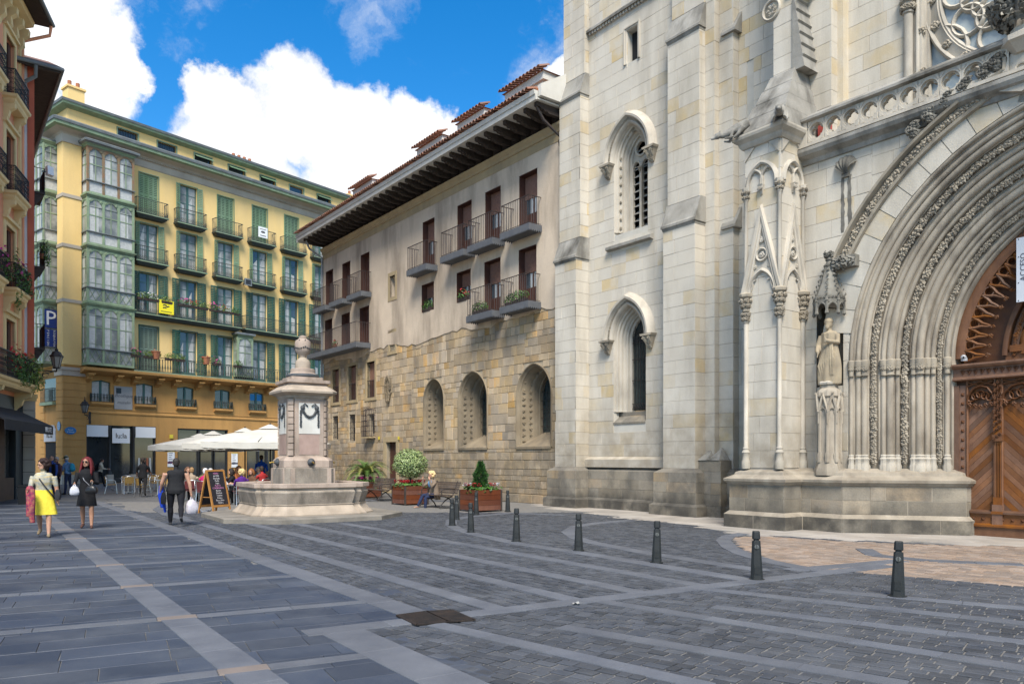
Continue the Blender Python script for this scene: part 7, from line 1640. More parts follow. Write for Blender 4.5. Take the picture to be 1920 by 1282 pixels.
p = RF.w(.45, .5, 10.9); vine(p, RF.ang, 1010, 'potted green plant on the dark side balcony of the red cornered house', 160, .25, .3, .5)
# ================================================================== FOUNTAIN
FC = (-6.1, 22.4); FA = R(33.3)
fo = thing('fountain', 'pink and grey stone fountain with square pedestal, urn and moulded basin on a low step', 'fountain', (FC[0], FC[1], 0), FA)
fo.scale = (.93, .93, .95)
m_fp = mat('fountain_pink_stone', (.46, .365, .295), (.36, .28, .225), scale=1.8, rough=.85, bump=.3, bscale=30, stain=(.21, .16, .125), stain_amt=.75, stain_scale=(2, 2, .7), fine=.15)
m_fg = mat('fountain_grey_stone', (.37, .315, .255), (.27, .225, .18), scale=2.2, rough=.9, bump=.4, bscale=25, stain=(.11, .095, .075), stain_amt=.75, stain_scale=(2.5, 2.5, .9), fine=.2)
m_fl = mat('fountain_light_stone', (.45, .37, .29), (.34, .275, .21), scale=2.0, rough=.85, bump=.3, bscale=30, stain=(.20, .165, .13), stain_amt=.6, stain_scale=(2, 2, 1), low_dirt=(.1, .4, (.26, .21, .16), .6))
m_fm = mat('fountain_marble', (.62, .60, .55), (.55, .53, .48), scale=3, rough=.6, stain=(.38, .35, .30), stain_amt=.4, stain_scale=(2, 2, .6)); m_fd = mat('fountain_bronze_carving', (.045, .05, .055), (.07, .075, .08), scale=8, rough=.6)
m_fs = mat('fountain_step_stone', (.24, .215, .18), (.185, .165, .14), scale=1.5, rough=.9, bump=.3, bscale=30, stain=(.12, .11, .09), stain_amt=.6, stain_scale=(1.5, 1.5, 1.5))
def octa(h, c): return [(-h + c, -h), (h - c, -h), (h, -h + c), (h, h - c), (h - c, h), (-h + c, h), (-h, h - c), (-h, -h + c)]
o_ = octa(2.72, 1.25); i_ = octa(2.65, 1.22)
MB().rings([[(x, y, 0) for x, y in o_], [(x, y, .125) for x, y in o_], [(x, y, .15) for x, y in i_]]).build('step', m_fs, fo)
bp = []
for q in range(4):
 for x, y in ((-1.02, -1.72), (1.02, -1.72), (1.06, -1.58), (1.30, -1.54), (1.36, -1.36)):
  a = q * math.pi / 2; bp.append((x * math.cos(a) - y * math.sin(a), x * math.sin(a) + y * math.cos(a)))
def inset(P, e):
 out = []
 for i in range(len(P)):
  p = Vector(P[i]); a = (p - Vector(P[i - 1])).normalized(); c = (Vector(P[(i + 1) % len(P)]) - p).normalized(); n1 = Vector((a.y, -a.x)); n2 = Vector((c.y, -c.x)); n = n1 + n2; n = n / max(n.length_squared, .6) * 2
  out.append((p.x + n.x * e, p.y + n.y * e))
 return out
def prof_rings(P, pr): return [[(x, y, z) for x, y in inset(P, e)] for e, z in pr]
MB().rings(prof_rings(bp, [(.17, .145), (.17, .18), (.06, .28), (-.02, .38), (-.05, .44), (-.02, .45), (-.02, .47)]), True, False, False).build('basin_foot', m_fl, fo)
MB().rings(prof_rings(bp, [(-.06, .465), (-.06, .48), (.03, .80), (.01, .84)]), True, False, False).build('basin_bowl', m_fg, fo)
MB().rings(prof_rings(bp, [(.01, .835), (-.02, .87), (-.01, .92), (.04, .94)]), True, False, False).build('basin_neck', m_fl, fo)
MB().rings(prof_rings(bp, [(.04, .935), (.055, .945), (.055, 1.05), (.045, 1.06), (-.28, 1.06), (-.30, 1.04), (-.30, .6)]), True, False, False).build('basin_rim', m_fp, fo)
MB().poly([(x, y, .93) for x, y in inset(bp, -.29)]).build('water', mat('fountain_water', (.02, .03, .03), rough=.05, spec=.9, bump=.05, bscale=8), fo)
def sq(h, c): return octa(h, c)
MB().rings([[(x, y, z) for x, y in sq(h, .2)] for h, z in ((.80, .6), (.80, 1.48), (.77, 1.5), (.77, 1.52))]).build('pedestal_foot', m_fg, fo)
for q in range(4):
 for s in (-1, 1): MB().add(MB().box(s * .5 - .13 * (s < 0), s * .5 + .13 * (s > 0), -.815, -.7, .9, 1.49), RZ(q * math.pi / 2)).build('foot_block', m_fp, fo)
MB().rings([[(x, y, z) for x, y in sq(h, .2)] for h, z in ((.77, 1.51), (.77, 1.72), (.72, 1.78), (.64, 1.84), (.62, 1.86))]).build('pedestal_base', m_fp, fo)
MB().rings([[(x, y, z) for x, y in sq(.60, .2)] for z in (1.85, 3.6)]).build('pedestal_shaft', m_fp, fo)
for q in range(4):
 M = RZ(q * math.pi / 2)
 MB().add(MB().box(-.45, .45, -.625, -.58, 1.86, 3.58), M).build('face_panel', m_fp, fo)
 MB().add(MB().box(-.33, .33, -.64, -.6, 2.52, 3.44), M).build('marble_panel', m_fm, fo); MB().add(MB().box(-.31, .31, -.634, -.6, 1.9, 2.5), M).build('lower_panel', mat('fountain_red_marble', (.38, .27, .225), (.30, .205, .17), scale=4, rough=.6), fo)
 g = MB()
 for s in (-1, 1):
  g.ball((s * .22, -.66, 3.3), .075, 8, 6, (1, .6, 1)); g.tube([(s * .22, -.67, 3.36), (s * .16, -.68, 3.42), (s * .08, -.67, 3.36), (s * .06, -.66, 3.34)], .018, 5)
  for k in range(9): g.add(LEAVES[k % 6], T((s * .275, -.65, 3.2 - k * .058)) @ S3(.42, .4, .42))
  for k in range(8):
   t = k / 7; g.add(LEAVES[k % 6], T((s * .22 * (1 - t), -.66, 3.22 - .2 * (1 - (1 - t) ** 2))) @ S3(.5, .5, .5))
 g.tube([(-.22, -.65, 3.25), (-.12, -.66, 3.08), (0, -.66, 3.02), (.12, -.66, 3.08), (.22, -.65, 3.25)], .03, 6); MB().add(g, M).build('garland', m_fd, fo)
 for i in range(9):
  z0 = 1.87 + i * .19; MB().add(MB().box(-.09, .09, -.06, .1, z0, z0 + .165), M @ T((.53, -.53, 0)) @ RZ(R(45))).build('quoin_block', m_fp, fo)
 sp = MB(); sp.lathe([(.11, 0), (.12, .02), (.11, .05), (.06, .09), (.045, .12), (.03, .13)], 14); MB().add(sp, M @ T((0, -.77, 1.67)) @ RX(R(90))).build('spout_boss', m_fd, fo, smooth=50)
 nz = MB(); nz.tube([(0, -.88, 1.67), (0, -.96, 1.67), (0, -1.04, 1.645)], [.028, .024, .022], 8); MB().add(nz, M).build('brass_nozzle', mat('brass', (.45, .30, .08), metal=.9, rough=.35, bump=.01), fo, smooth=60)
MB().rings([[(x, y, z) for x, y in sq(h, c)] for h, c, z in ((.62, .2, 3.56), (.66, .2, 3.6), (.68, .2, 3.66), (.80, .2, 3.72), (.86, .2, 3.74), (.87, .2, 3.80), (.84, .2, 3.83), (.66, .12, 3.96), (.64, .1, 3.97))]).build('cornice', m_fl, fo)
MB().rings([[(x, y, z) for x, y in sq(h, .06)] for h, z in ((.60, 3.95), (.60, 4.02), (.68, 4.05), (.68, 4.14), (.6, 4.15))]).build('upper_slab', m_fp, fo); MB().rings([[(x, y, z) for x, y in sq(h, .04)] for h, z in ((.50, 4.14), (.50, 4.24))]).build('block', m_fp, fo)
MB().lathe([(.45, 4.23), (.50, 4.26), (.51, 4.30), (.47, 4.34), (.4, 4.36)], 28).build('ring', m_fd, fo, smooth=60); MB().lathe([(.42, 4.34), (.40, 4.38), (.38, 4.39), (.38, 4.5), (.34, 4.52), (.25, 4.53)], 28).build('drum', m_fp, fo, smooth=40)
MB().lathe([(.225, 4.52), (.23, 4.72), (.20, 4.78), (.13, 4.84), (.10, 4.88), (.11, 4.9)], 24).build('urn_stem', m_fl, fo, smooth=40); MB().lathe([(.09, 4.89), (.12, 4.91), (.10, 4.93), (.20, 5.02), (.24, 5.10), (.245, 5.32), (.23, 5.38), (.16, 5.42), (.12, 5.46), (.13, 5.49), (.09, 5.53), (.04, 5.55)], 24).build('urn', m_fp, fo, smooth=40)
g = MB()
for k in range(24): a = 2 * math.pi * k / 24; g.add(LEAVES[k % 6], T((.25 * math.cos(a), .25 * math.sin(a), 5.18 - .05 * abs(math.sin(a * 2)))) @ RZ(a + 1.57) @ S3(.35, .35, .35)); g.add(LEAVES[k % 6], T((.23 * math.cos(a), .23 * math.sin(a), 5.38)) @ RZ(a + 1.57) @ S3(.25, .25, .25)) if k % 3 == 0 else None
g.build('urn_garland', m_fd, fo)
# ================================================================== BOLLARDS
m_bol = mat('bollard_iron', (.011, .013, .013), (.019, .021, .021), scale=7, rough=.55, bump=.15, bscale=60, spec=.45, fine=.2, coord='obj')
def make_bollard():
 r = ob('bollard', None); k = R(22.5)
 MB().lathe([(.105, .015), (.105, .028), (.08, .033)], 20).build('base_plate', m_bol, r)
 b = MB(); rs = []
 for h_, z in ((.078, .03), (.075, .12), (.053, .55)): rs.append([(x, y, z) for x, y in octa(h_, h_ * .42)])
 b.rings(rs); b.build('shaft', m_bol, r); e = MB(); e.cbox(0, -.074, .15, .07, .02, .10); e.build('emblem_plate', m_bol, r)
 n = MB(); n.lathe([(.024, 0), (.032, .012), (.025, .02)], 12); MB().add(n, T((0, -.050, .47)) @ RX(R(90))).build('round_eye', mat('bollard_grey', (.10, .105, .10), rough=.5), r); MB().cbox(0, -.070, .47, .008, .01, .06).build('eye_bar', m_bol, r)
 MB().rings([[(x, y, z) for x, y in octa(h_, h_ * .42)] for h_, z in ((.038, .55), (.034, .575))]).build('neck', m_bol, r); MB().rings([[(x, y, z) for x, y in octa(h_, h_ * .42)] for h_, z in ((.048, .575), (.053, .585), (.048, .675), (.04, .685))]).build('cap', m_bol, r)
 return r
bol = make_bollard(); KIDS[bol.name] = list(bol.children)
BLS = [((1683, 1122), 'dark iron bollard at the edge of the pink paving, largest of the row'), ((1419, 1090), 'dark iron bollard standing on the corner where two pale bands meet'), ((1231, 1058), 'third dark iron bollard counting from the church door'), ((1085, 1035), 'fourth dark iron bollard counting from the church door'), ((968, 1018), 'fifth dark iron bollard counting from the church door'),
       ((883, 1001), 'dark iron bollard on the curved kerb, nearer to the square than its neighbours'), ((848, 988), 'front bollard of the close pair beside the bench'), ((856, 977), 'back bollard of the close pair beside the bench'), ((893, 968), 'worn bollard standing before the corner of the near planter'), ((952, 961), 'bollard right of the near planter before the stone wall')]
for i, ((px, py), lb) in enumerate(BLS):
 o = bol if i == 0 else copy_tree(bol); x, y = gnd(px, py - 2); o.location = (x, y, 0); o.rotation_euler = (R(random.uniform(-1.2, 1.2)), R(random.uniform(-1.2, 1.2)), R(random.uniform(-8, 8)) - math.atan2(x, y)); tag(o, lb, 'bollard', 'bollards along the church')
# ================================================================== PLANTERS, BENCHES
m_plw = mat('planter_mahogany', (.115, .035, .018), (.16, .055, .027), scale=3, rough=.55, bump=.15, bscale=25, stain=(.06, .02, .012), stain_amt=.5, stain_scale=(4, 4, .6), coord='obj', rnd=.2)
m_soil = mat('soil', (.03, .02, .014), rough=1)
def planter(x, y, label, s=.98, h_=.70):
 t = thing('wooden_planter', label, 'planter', (x, y, 0), CF.ang, 'square wooden planters'); e = s / 2
 for k in range(4):
  M = RZ(k * math.pi / 2)
  for i in range(4): z0 = .05 + i * (h_ - .05) / 4; MB().add(MB().box(-e + .03, e - .03, -e, -e + .03, z0 + .004, z0 + (h_ - .05) / 4 - .004), M).build('plank', m_plw, t)
  MB().add(MB().box(-e - .012, -e + .045, -e - .012, -e + .045, .0, h_ - .01), M).build('corner_post', mat('planter_iron', (.06, .045, .04), (.04, .035, .03), scale=9, rough=.6), t)
 MB().box(-e + .03, e - .03, -e + .03, e - .03, .1, h_ - .06).build('soil', m_soil, t); return t
def petals(b, p, r, rg, n=5):
 for i in range(n):
  a = 2 * math.pi * i / n + rg.random(); d = Vector((math.cos(a), math.sin(a), .9)).normalized(); s = Vector((-math.sin(a), math.cos(a), 0)); p_ = Vector(p)
  b.poly([p_, p_ + d * r * .7 + s * r * .45, p_ + d * r * 1.2 + Vector((0, 0, r * .2)), p_ + d * r * .7 - s * r * .45])
def cyclamens(x, y, z, seed, cols, label, n=34, e=.46):
 rg = random.Random(seed); t = thing('cyclamen_bed', label, 'flowers', (x, y, z), CF.ang); lv = MB()
 for i in range(330):
  c = Vector((rg.uniform(-e, e) * 1.05, rg.uniform(-e, e) * 1.05, rg.uniform(-.04, .13))); a = rg.random() * 6.3; r_ = rg.uniform(.035, .07); nn = Vector((rg.uniform(-.5, .5) + c.x * .8, rg.uniform(-.5, .5) + c.y * .8, 1)).normalized(); u = nn.orthogonal().normalized(); v = nn.cross(u)
  lv.poly([c + u * r_ * math.cos(q + a) + v * r_ * math.sin(q + a) for q in [k * 1.0472 for k in range(6)]])
 lv.build('leaves', m_leaf, t)
 for ci, m in enumerate(cols):
  b = MB()
  for i in range(n // len(cols)):
   u = rg.uniform(-e, e); v = rg.choice((-1, 1)) * rg.uniform(.25, 1) * e
   if rg.random() < .5: u, v = v, u
   if len(cols) > 1 and rg.random() < .7: u = abs(u) * (-1 if ci else 1) * rg.choice((1, 1, -1))
   for k in range(3): petals(b, (u + rg.uniform(-.04, .04), v + rg.uniform(-.04, .04), rg.uniform(.13, .22)), .05, rg)
  b.build('blossoms', m, t)
def cfw(px, Y): return ((px - CX) / FPX * Y, Y)
P1 = cfw(901, 24.75); P2 = cfw(769, 28.35); P3 = cfw(687, 33.3)
planter(*P1, 'square dark red wooden planter nearest the church, with the small conifer'); cyclamens(P1[0], P1[1], .66, 1, (m_red, m_pet), 'red and white cyclamens round the conifer')
planter(*P2, 'square dark red wooden planter under the round pale shrub'); cyclamens(P2[0], P2[1], .66, 2, (m_red,), 'red cyclamens under the round pale shrub', 44)
planter(*P3, 'square wooden planter half hidden behind the fountain and bench, with the palm'); cyclamens(P3[0], P3[1], .66, 3, (m_mag, m_mag), 'magenta cyclamens round the foot of the palm', 50)
# conifer
t = thing('small_conifer', 'small dark green cone shaped conifer in the planter nearest the church', 'tree', (P1[0], P1[1], .64), 0); rg = random.Random(5); b = MB()
for i in range(2600):
 z = rg.random() ** 1.3; a = rg.random() * 6.283; r_ = (.27 * (1 - z) ** .7 + .03) * (.5 + .5 * math.sqrt(rg.random())) * (1 + .45 * mnoise.noise(Vector((math.cos(a) * 1.7, math.sin(a) * 1.7, z * 4.5)))); p = Vector((r_ * math.cos(a), r_ * math.sin(a), .06 + z * .88))
 d = Vector((math.cos(a) * .6, math.sin(a) * .6, rg.uniform(.4, 1.1))).normalized(); s = d.orthogonal().normalized(); s = Matrix.Rotation(rg.random() * 6.3, 3, d) @ s; l = rg.uniform(.05, .085)
 b.cur = 1 if rg.random() < .3 else 0; b.poly([p - d * l * .3, p + s * l * .28, p + d * l, p - s * l * .28])
b.build('crown', [mat('conifer_dark', (.018, .055, .014), (.03, .085, .02), scale=10, rough=.6), mat('conifer_light', (.06, .15, .025), rough=.6)], t); MB().tube([(0, 0, -.1), (0, 0, .5)], .03, 6).build('trunk', m_raf, t)
# round variegated shrub
t = thing('round_shrub', 'round clipped shrub with pale variegated leaves in the middle planter', 'shrub', (P2[0], P2[1], .64), 0); b = MB(); rg = random.Random(6)
for i in range(5200):
 v = Vector((rg.gauss(0, 1), rg.gauss(0, 1), rg.gauss(0, 1))).normalized(); r_ = .63 * (.72 + .28 * rg.random()) * (1 + .13 * mnoise.noise(v * 2.6) + .09 * mnoise.noise(v * 7)); p = Vector((v.x * r_ * 1.04, v.y * r_ * 1.04, v.z * r_ * .9 + .86))
 nn = (v + Vector((rg.uniform(-.7, .7), rg.uniform(-.7, .7), rg.uniform(-.4, .8)))).normalized(); u = nn.orthogonal().normalized(); u = Matrix.Rotation(rg.random() * 6.3, 3, nn) @ u; w_ = nn.cross(u); l = rg.uniform(.024, .045)
 b.cur = 0 if rg.random() < .68 else 1; b.poly([p - u * l, p + w_ * l * .5, p + u * l, p - w_ * l * .5])
b.build('crown', [mat('variegated_pale', (.36, .42, .19), (.26, .33, .13), scale=12, rough=.6, isl=True, rnd=.25), mat('variegated_green', (.10, .17, .05), (.15, .22, .07), scale=12, rough=.6)], t); MB().ball((0, 0, .86), .42, 14, 9).build('inner_twigs', mat('shrub_inner', (.05, .075, .025), rough=.9), t); MB().tube([(0, 0, -.1), (.02, 0, .2), (0, 0, .6)], .045, 7).build('trunk', m_raf, t)
# sago palm
t = thing('sago_palm', 'spreading sago palm with arching feather fronds behind the bench', 'palm', (P3[0], P3[1], .62), 0); rg = random.Random(8)
MB().lathe([(.14, -.05), (.18, .1), (.17, .28), (.1, .36)], 12).build('trunk', mat('palm_trunk', (.05, .035, .022), (.08, .055, .03), scale=20, rough=.9, bump=.5, bscale=30), t)
for i in range(34):
 a = 2.4 * i; el = R(78 - 62 * (i / 34)) ; L_ = rg.uniform(.9, 1.2); b = MB(); pts = []; n = 16; b.cur = 0
 for k in range(n + 1):
  s = k / n; e_ = el - s * s * R(48); pts.append(Vector((math.cos(a) * L_ * s * math.cos(e_ * .9), math.sin(a) * L_ * s * math.cos(e_ * .9), .33 + L_ * s * math.sin(e_))))
 b.tube(pts, [.012 * (1 - k / (n + 2)) for k in range(n + 1)], 4)
 for k in range(2, n + 1):
  p = pts[k]; d = (pts[k] - pts[k - 1]).normalized(); sd = Vector((-math.sin(a), math.cos(a), 0)); up = sd.cross(d) * -1; w_ = .19 * math.sin(math.pi * (k / (n + 1.5)) ** .7) + .04
  for s in (-1, 1):
   e1 = p + (sd * s * .8 + d * .55 + up * .25).normalized() * w_; b.poly([p - d * .016, e1, p + d * .016])
   p2 = p - (pts[k] - pts[k - 1]) * .5; e2 = p2 + (sd * s * .8 + d * .55 + up * .25).normalized() * w_; b.poly([p2 - d * .016, e2, p2 + d * .016])
 b.build('frond', mat('palm_green', (.055, .12, .025), (.12, .20, .04), scale=5, rough=.5) if i % 5 else mat('palm_yellow', (.28, .27, .07), (.20, .22, .05), scale=5, rough=.5), t)
# benches
m_bs = mat('bench_slat', (.06, .045, .035), (.095, .07, .055), scale=6, rough=.7, bump=.2, bscale=30, rnd=.2)
def bench(x, y, label):
 t = thing('slatted_bench', label, 'bench', (x, y, 0), CF.ang, 'slatted benches by the stone house'); L_ = 1.75
 for i in range(5): MB().box(-L_ / 2, L_ / 2, -.30 + i * .095, -.225 + i * .095, .425 + .006 * abs(i - 2), .45 + .006 * abs(i - 2)).build('seat_slat', m_bs, t)
 for i in range(6): z = .50 + i * .068; yy = .20 + i * .028; MB().prism([(yy, z), (yy + .02, z + .055), (yy + .045, z + .05), (yy + .025, z - .005)], 'x', -L_ / 2, L_ / 2).build('back_slat', m_bs, t)
 for s in (-1, 1):
  xx = s * (L_ / 2 - .22); b = MB()
  b.tube([(xx, -.34, .02), (xx, -.27, .14), (xx, -.12, .28), (xx, .02, .36), (xx, .16, .42), (xx, .25, .56), (xx, .38, .92)], .02, 6); b.tube([(xx, .32, .02), (xx, .25, .14), (xx, .12, .27), (xx, .0, .36), (xx, -.14, .41), (xx, -.3, .43)], .02, 6); b.build('leg_frame', m_iron, t, smooth=60)
  MB().tube([(xx, .3, .66), (xx, .05, .68), (xx, -.2, .66), (xx, -.27, .6), (xx, -.25, .45)], .016, 6).build('armrest', m_iron, t, smooth=60)
 return t
BN2 = (-2.55, 26.45); BN1 = (-5.45, 31.2)
bench(*BN2, 'dark slatted bench with the seated woman between two planters'); bench(*BN1, 'empty dark slatted bench between the palm and the round shrub')
# ================================================================== CAFE TERRACE
m_can = mat('parasol_canvas', (.55, .53, .48), (.48, .46, .41), scale=1.5, rough=.85); m_alu = mat('aluminium', (.60, .61, .62), metal=.85, rough=.35, bump=.01); m_rat = mat('rattan', (.36, .23, .07), (.28, .17, .05), scale=30, rough=.7); m_mar = mat('maroon_mesh', (.10, .02, .022), (.13, .03, .03), scale=20, rough=.6)
def parasol(x, y, half, rz, label, zt=3.2, ze=2.4, text=None):
 t = thing('cafe_parasol', label, 'parasol', (x, y, 0), rz, 'white cafe parasols'); h = half
 b = MB(); n = 5
 for k in range(4):
  M = RZ(k * math.pi / 2); q = MB(); rs = []
  for i in range(n + 1):
   s = i / n; r_ = h * s; z = zt - (zt - ze) * (s ** 1.12); rs.append([(-r_ + 2 * r_ * j / 8, -r_ + .0, z - .05 * math.sin(math.pi * j / 8) * s) for j in range(9)])
  q.rings(rs, False); b.add(q, M)
 b.build('canopy', m_can, t, smooth=40)
 for k in range(4):
  q = MB(); rs = [[(-h + 2 * h * j / 16, -h - .012 * math.sin(j * 2.3), z_ - .05 * math.sin(math.pi * j / 16) - (.025 * abs(math.sin(j * .785)) if z_ < ze - .1 else 0)) for j in range(17)] for z_ in (ze, ze - .24)]
  q.rings(rs, False); MB().add(q, RZ(k * math.pi / 2)).build('valance', m_can, t, smooth=50)
 c = MB(); c.rings([[(-.42, -.42, zt - .06), (.42, -.42, zt - .06), (.42, .42, zt - .06), (-.42, .42, zt - .06)], [(-.06, -.06, zt + .14), (.06, -.06, zt + .14), (.06, .06, zt + .14), (-.06, .06, zt + .14)]]); c.build('vent_cap', m_can, t)
 MB().tube([(0, 0, .05), (0, 0, zt + .2)], .035, 8).build('pole', m_blk, t); MB().box(-.4, .4, -.4, .4, .0, .09).build('base', m_blk, t)
 for k in range(8): a = k * math.pi / 4; rr = h * (1.38 if k % 2 else .98); MB().bar((0, 0, zt - .05), (rr * math.cos(a), rr * math.sin(a), ze + .0), .025).build('rib', m_zinc, t)
 if text: text_obj('lettering', text, .20, m_ink, t, (-h - .02, .9, ze - .13), (R(90), 0, R(-90)), extrude=.003)
PAR = [((-10.7, 34.0), 'largest white cafe parasol, partly hidden by the fountain', 'BIZI'), ((-13.0, 37.4), 'second white cafe parasol from the fountain', 'BIZKAITI'), ((-15.9, 40.9), 'third white cafe parasol from the fountain', None), ((-18.0, 44.3), 'farthest white cafe parasol, before the ochre shop fronts', 'BIZI')]
for i, ((x, y), lb, tx) in enumerate(PAR): parasol(x, y, 2.3 - .06 * i, R(30 - 52.9 + 28), lb, 3.06 - .02 * i, text=tx)
def chair_parts(m):
 r = ob('cafe_chair', None); 
 b = MB()
 for s in (-1, 1):
  b = MB(); b.tube([(s * .22, -.24, 0), (s * .23, -.2, .43), (s * .24, -.16, .62), (s * .25, -.05, .66), (s * .25, .16, .66)], .014, 6); b.build('leg', m_alu, r, smooth=60)
  b = MB(); b.tube([(s * .23, .30, 0), (s * .22, .2, .43), (s * .22, .25, .8), (s * .15, .27, .84), (0, .275, .85)], .014, 6); b.build('leg', m_alu, r, smooth=60)
 MB().box(-.21, .21, -.22, .21, .425, .45).build('seat', m, r); k = MB(); rs = [[(-.2 + .4 * j / 6, .215 + .05 * math.sin(math.pi * j / 6) + (z - .5) * .16, z) for j in range(7)] for z in (.5, .6, .72, .82)]; k.rings(rs, False); k.build('backrest', m, r)
 return r
def table_parts():
 r = ob('cafe_table', None); MB().lathe([(.34, .71), (.35, .72), (.35, .735), (.33, .74)], 20).build('tabletop', m_alu, r); MB().tube([(0, 0, .05), (0, 0, .72)], .03, 8).build('stem', m_alu, r)
 for k in range(4): a = k * math.pi / 2; MB().bar((0, 0, .06), (.28 * math.cos(a), .28 * math.sin(a), .015), .04, .025).build('foot', m_alu, r)
 return r
ch_r = chair_parts(m_rat); ch_m = chair_parts(m_mar); tb0 = table_parts()
for o in (ch_r, ch_m, tb0): KIDS[o.name] = list(o.children)
used = set()
def place(proto, x, y, rz, label, cat, group):
 o = proto if proto.name not in used else copy_tree(proto); used.add(proto.name); o.location = (x, y, .0); o.rotation_euler = (0, 0, rz); tag(o, label, cat, group); return o
def at_px(px, Y): return ((px - CX) / FPX * Y, Y)
TB = [(447, 28.4, 'm'), (402, 29.6, 'm'), (366, 31.0, 'm'), (472, 32.4, 'm'), (424, 34.5, 'm'), (296, 35.0, 'r'), (240, 37.6, 'r'), (275, 40.0, 'r')]
TLAB = ['round metal cafe table nearest the fountain basin', 'round metal cafe table behind the chalkboard', 'round metal cafe table beside the walking person in black', 'round metal cafe table behind the diners near the fountain', 'round metal cafe table in the middle of the diners', 'round metal cafe table right of the waiter', 'round empty cafe table left of the waiter', 'round empty cafe table behind the waiter']
tpos = []
for i, (px, Y, k) in enumerate(TB): x, y = at_px(px, Y); tpos.append((x, y, k)); place(tb0, x, y, .3 * i, TLAB[i], 'table', 'cafe tables')
cl_n = {'r': 0, 'm': 0}; seats = []
CH = [(0, (-60, 60, 180)), (1, (-100, 20, 150)), (2, (-80, 40, 140)), (3, (-30, 80, 170)), (4, (-60, 60, 170)), (5, (-120, 0, 90)), (6, (-150, -60, 30, 120)), (7, (-20, 100))]
NUM = ['first', 'second', 'third', 'fourth', 'fifth', 'sixth', 'seventh', 'eighth', 'ninth', 'tenth', 'eleventh', 'twelfth', 'thirteenth', 'fourteenth', 'fifteenth', 'sixteenth']
for ti, angs in CH:
 x, y, k = tpos[ti]
 for j, a in enumerate(angs):
  d = .72 if k == 'r' else .62
  cx_, cy_ = x + d * math.cos(R(a)), y + d * math.sin(R(a)); rz = R(a) - math.pi / 2
  pr = ch_r if k == 'r' else ch_m
  sd_ = ('near' if math.sin(R(a)) < -.3 else 'far' if math.sin(R(a)) > .3 else '') + (' right' if math.cos(R(a)) > .3 else ' left' if math.cos(R(a)) < -.3 else '')
  lb = ('rattan' if k == 'r' else 'maroon') + ' metal chair, ' + sd_.strip() + ' side of the ' + TLAB[ti].replace('metal ', '').replace('cafe ', '')
  place(pr, cx_, cy_, rz, lb, 'chair', 'rattan cafe chairs' if k == 'r' else 'maroon cafe chairs'); seats.append((cx_, cy_, rz, ti, k))
for i in range(10):
 x, y, k = tpos[i % 8]; g = thing('drinking_glass', 'small drinking glass on the ' + TLAB[i % 8][6:] + (' (second)' if i > 7 else ''), 'glass', (x + .12 * math.cos(i * 2), y + .12 * math.sin(i * 2), .74)); MB().lathe([(.025, 0), (.035, .13), (.03, .13), (.022, .01)], 10).build('glass_wall', mat('beer_glass', (.45, .30, .06) if i % 2 else (.45, .46, .46), rough=.1), g)
 MB().lathe([(.033, .125), (.0, .128)], 10).build('liquid', mat('foam', (.7, .68, .6)), g)
# chalkboard
ax_, ay_ = gnd(398, 962); t = thing('chalkboard_sign', 'folding wooden chalkboard with handwritten menu beside the fountain', 'chalkboard', (ax_, ay_ + .2, 0), R(66)); m_pine = mat('pine_frame', (.42, .20, .055), (.34, .155, .04), scale=8, rough=.6); m_chk = mat('chalk_black', (.014, .013, .018), (.022, .02, .026), scale=10, rough=.8)
def aboard(sg, nm, txt):
 M = T((0, 0, 1.34)) @ RX(R(sg * 13)) @ T((0, 0, -1.38)); w_ = .37; h0, h1 = .0, 1.38; f = MB()
 f.box(-w_, -w_ + .055, -.02, .02, h0, h1).box(w_ - .055, w_, -.02, .02, h0, h1).box(-w_ + .055, w_ - .055, -.02, .02, h1 - .055, h1).box(-w_ + .055, w_ - .055, -.02, .02, .20, .27); r = MB().add(f, M).build('wooden_frame', m_pine, t)
 MB().add(MB().box(-w_ + .05, w_ - .05, -.006, .006, .26, 1.33), M).build('board', m_chk, t)
 if txt:
  lines = ['MENU', 'del DIA', 'Ensalada', 'Paella', 'Sopa', 'PLATO', 'COMBINADO', 'Bonito', 'Merluza', 'Txuleta', 'Postre', 'Pan y Vino', '12,50 e']
  for i, s in enumerate(lines):
   o = text_obj('chalk_writing', s, .075, mat('chalk_pink' if i in (0, 5, 6) else 'chalk_white', (.55, .22, .42) if i in (0, 5, 6) else (.6, .58, .6), rough=.9), t, (0, 0, 0), extrude=.001); o.matrix_local = M @ T((0, -.009, 1.26 - i * .077)) @ RX(R(90))
aboard(-1, 'front', True); aboard(1, 'back', False)
MB().bar((-.3, -.2, .5), (-.3, .2, .5), .02).build('stay', m_pine, t)
# ================================================================== PEOPLE
SKIN = mat('skin', (.48, .27, .18), (.42, .225, .15), scale=6, rough=.55, spec=.35); SKIN2 = mat('skin_tan', (.38, .20, .125), (.33, .17, .105), scale=6, rough=.55, spec=.35)
def cloth(name, c, c2=None, scale=10, rough=.85, **k): return mat('cloth_' + name, c, c2 or tuple(v * .78 for v in c), scale=scale, rough=rough, spec=.25, **({'bump': .55, 'bscale': 13} | k))
class Body:
 def __init__(s): s.b = MB(); s.segs = []
 def tube(s, pts, rs, tags, n=10):
  s.b.tube(pts, rs, n)
  for i in range(len(pts) - 1): s.segs.append((Vector(pts[i]), Vector(pts[i + 1]), rs[i], rs[i + 1], tags[i] if isinstance(tags, (list, tuple)) else tags))
 def ball(s, c, r, tag, sq=(1, 1, 1)):
  s.b.ball(c, r, 12, 8, sq); s.segs.append((Vector(c), Vector(c) + Vector((0, 0, .001)), r * sum(sq) / 3, r * sum(sq) / 3, tag))
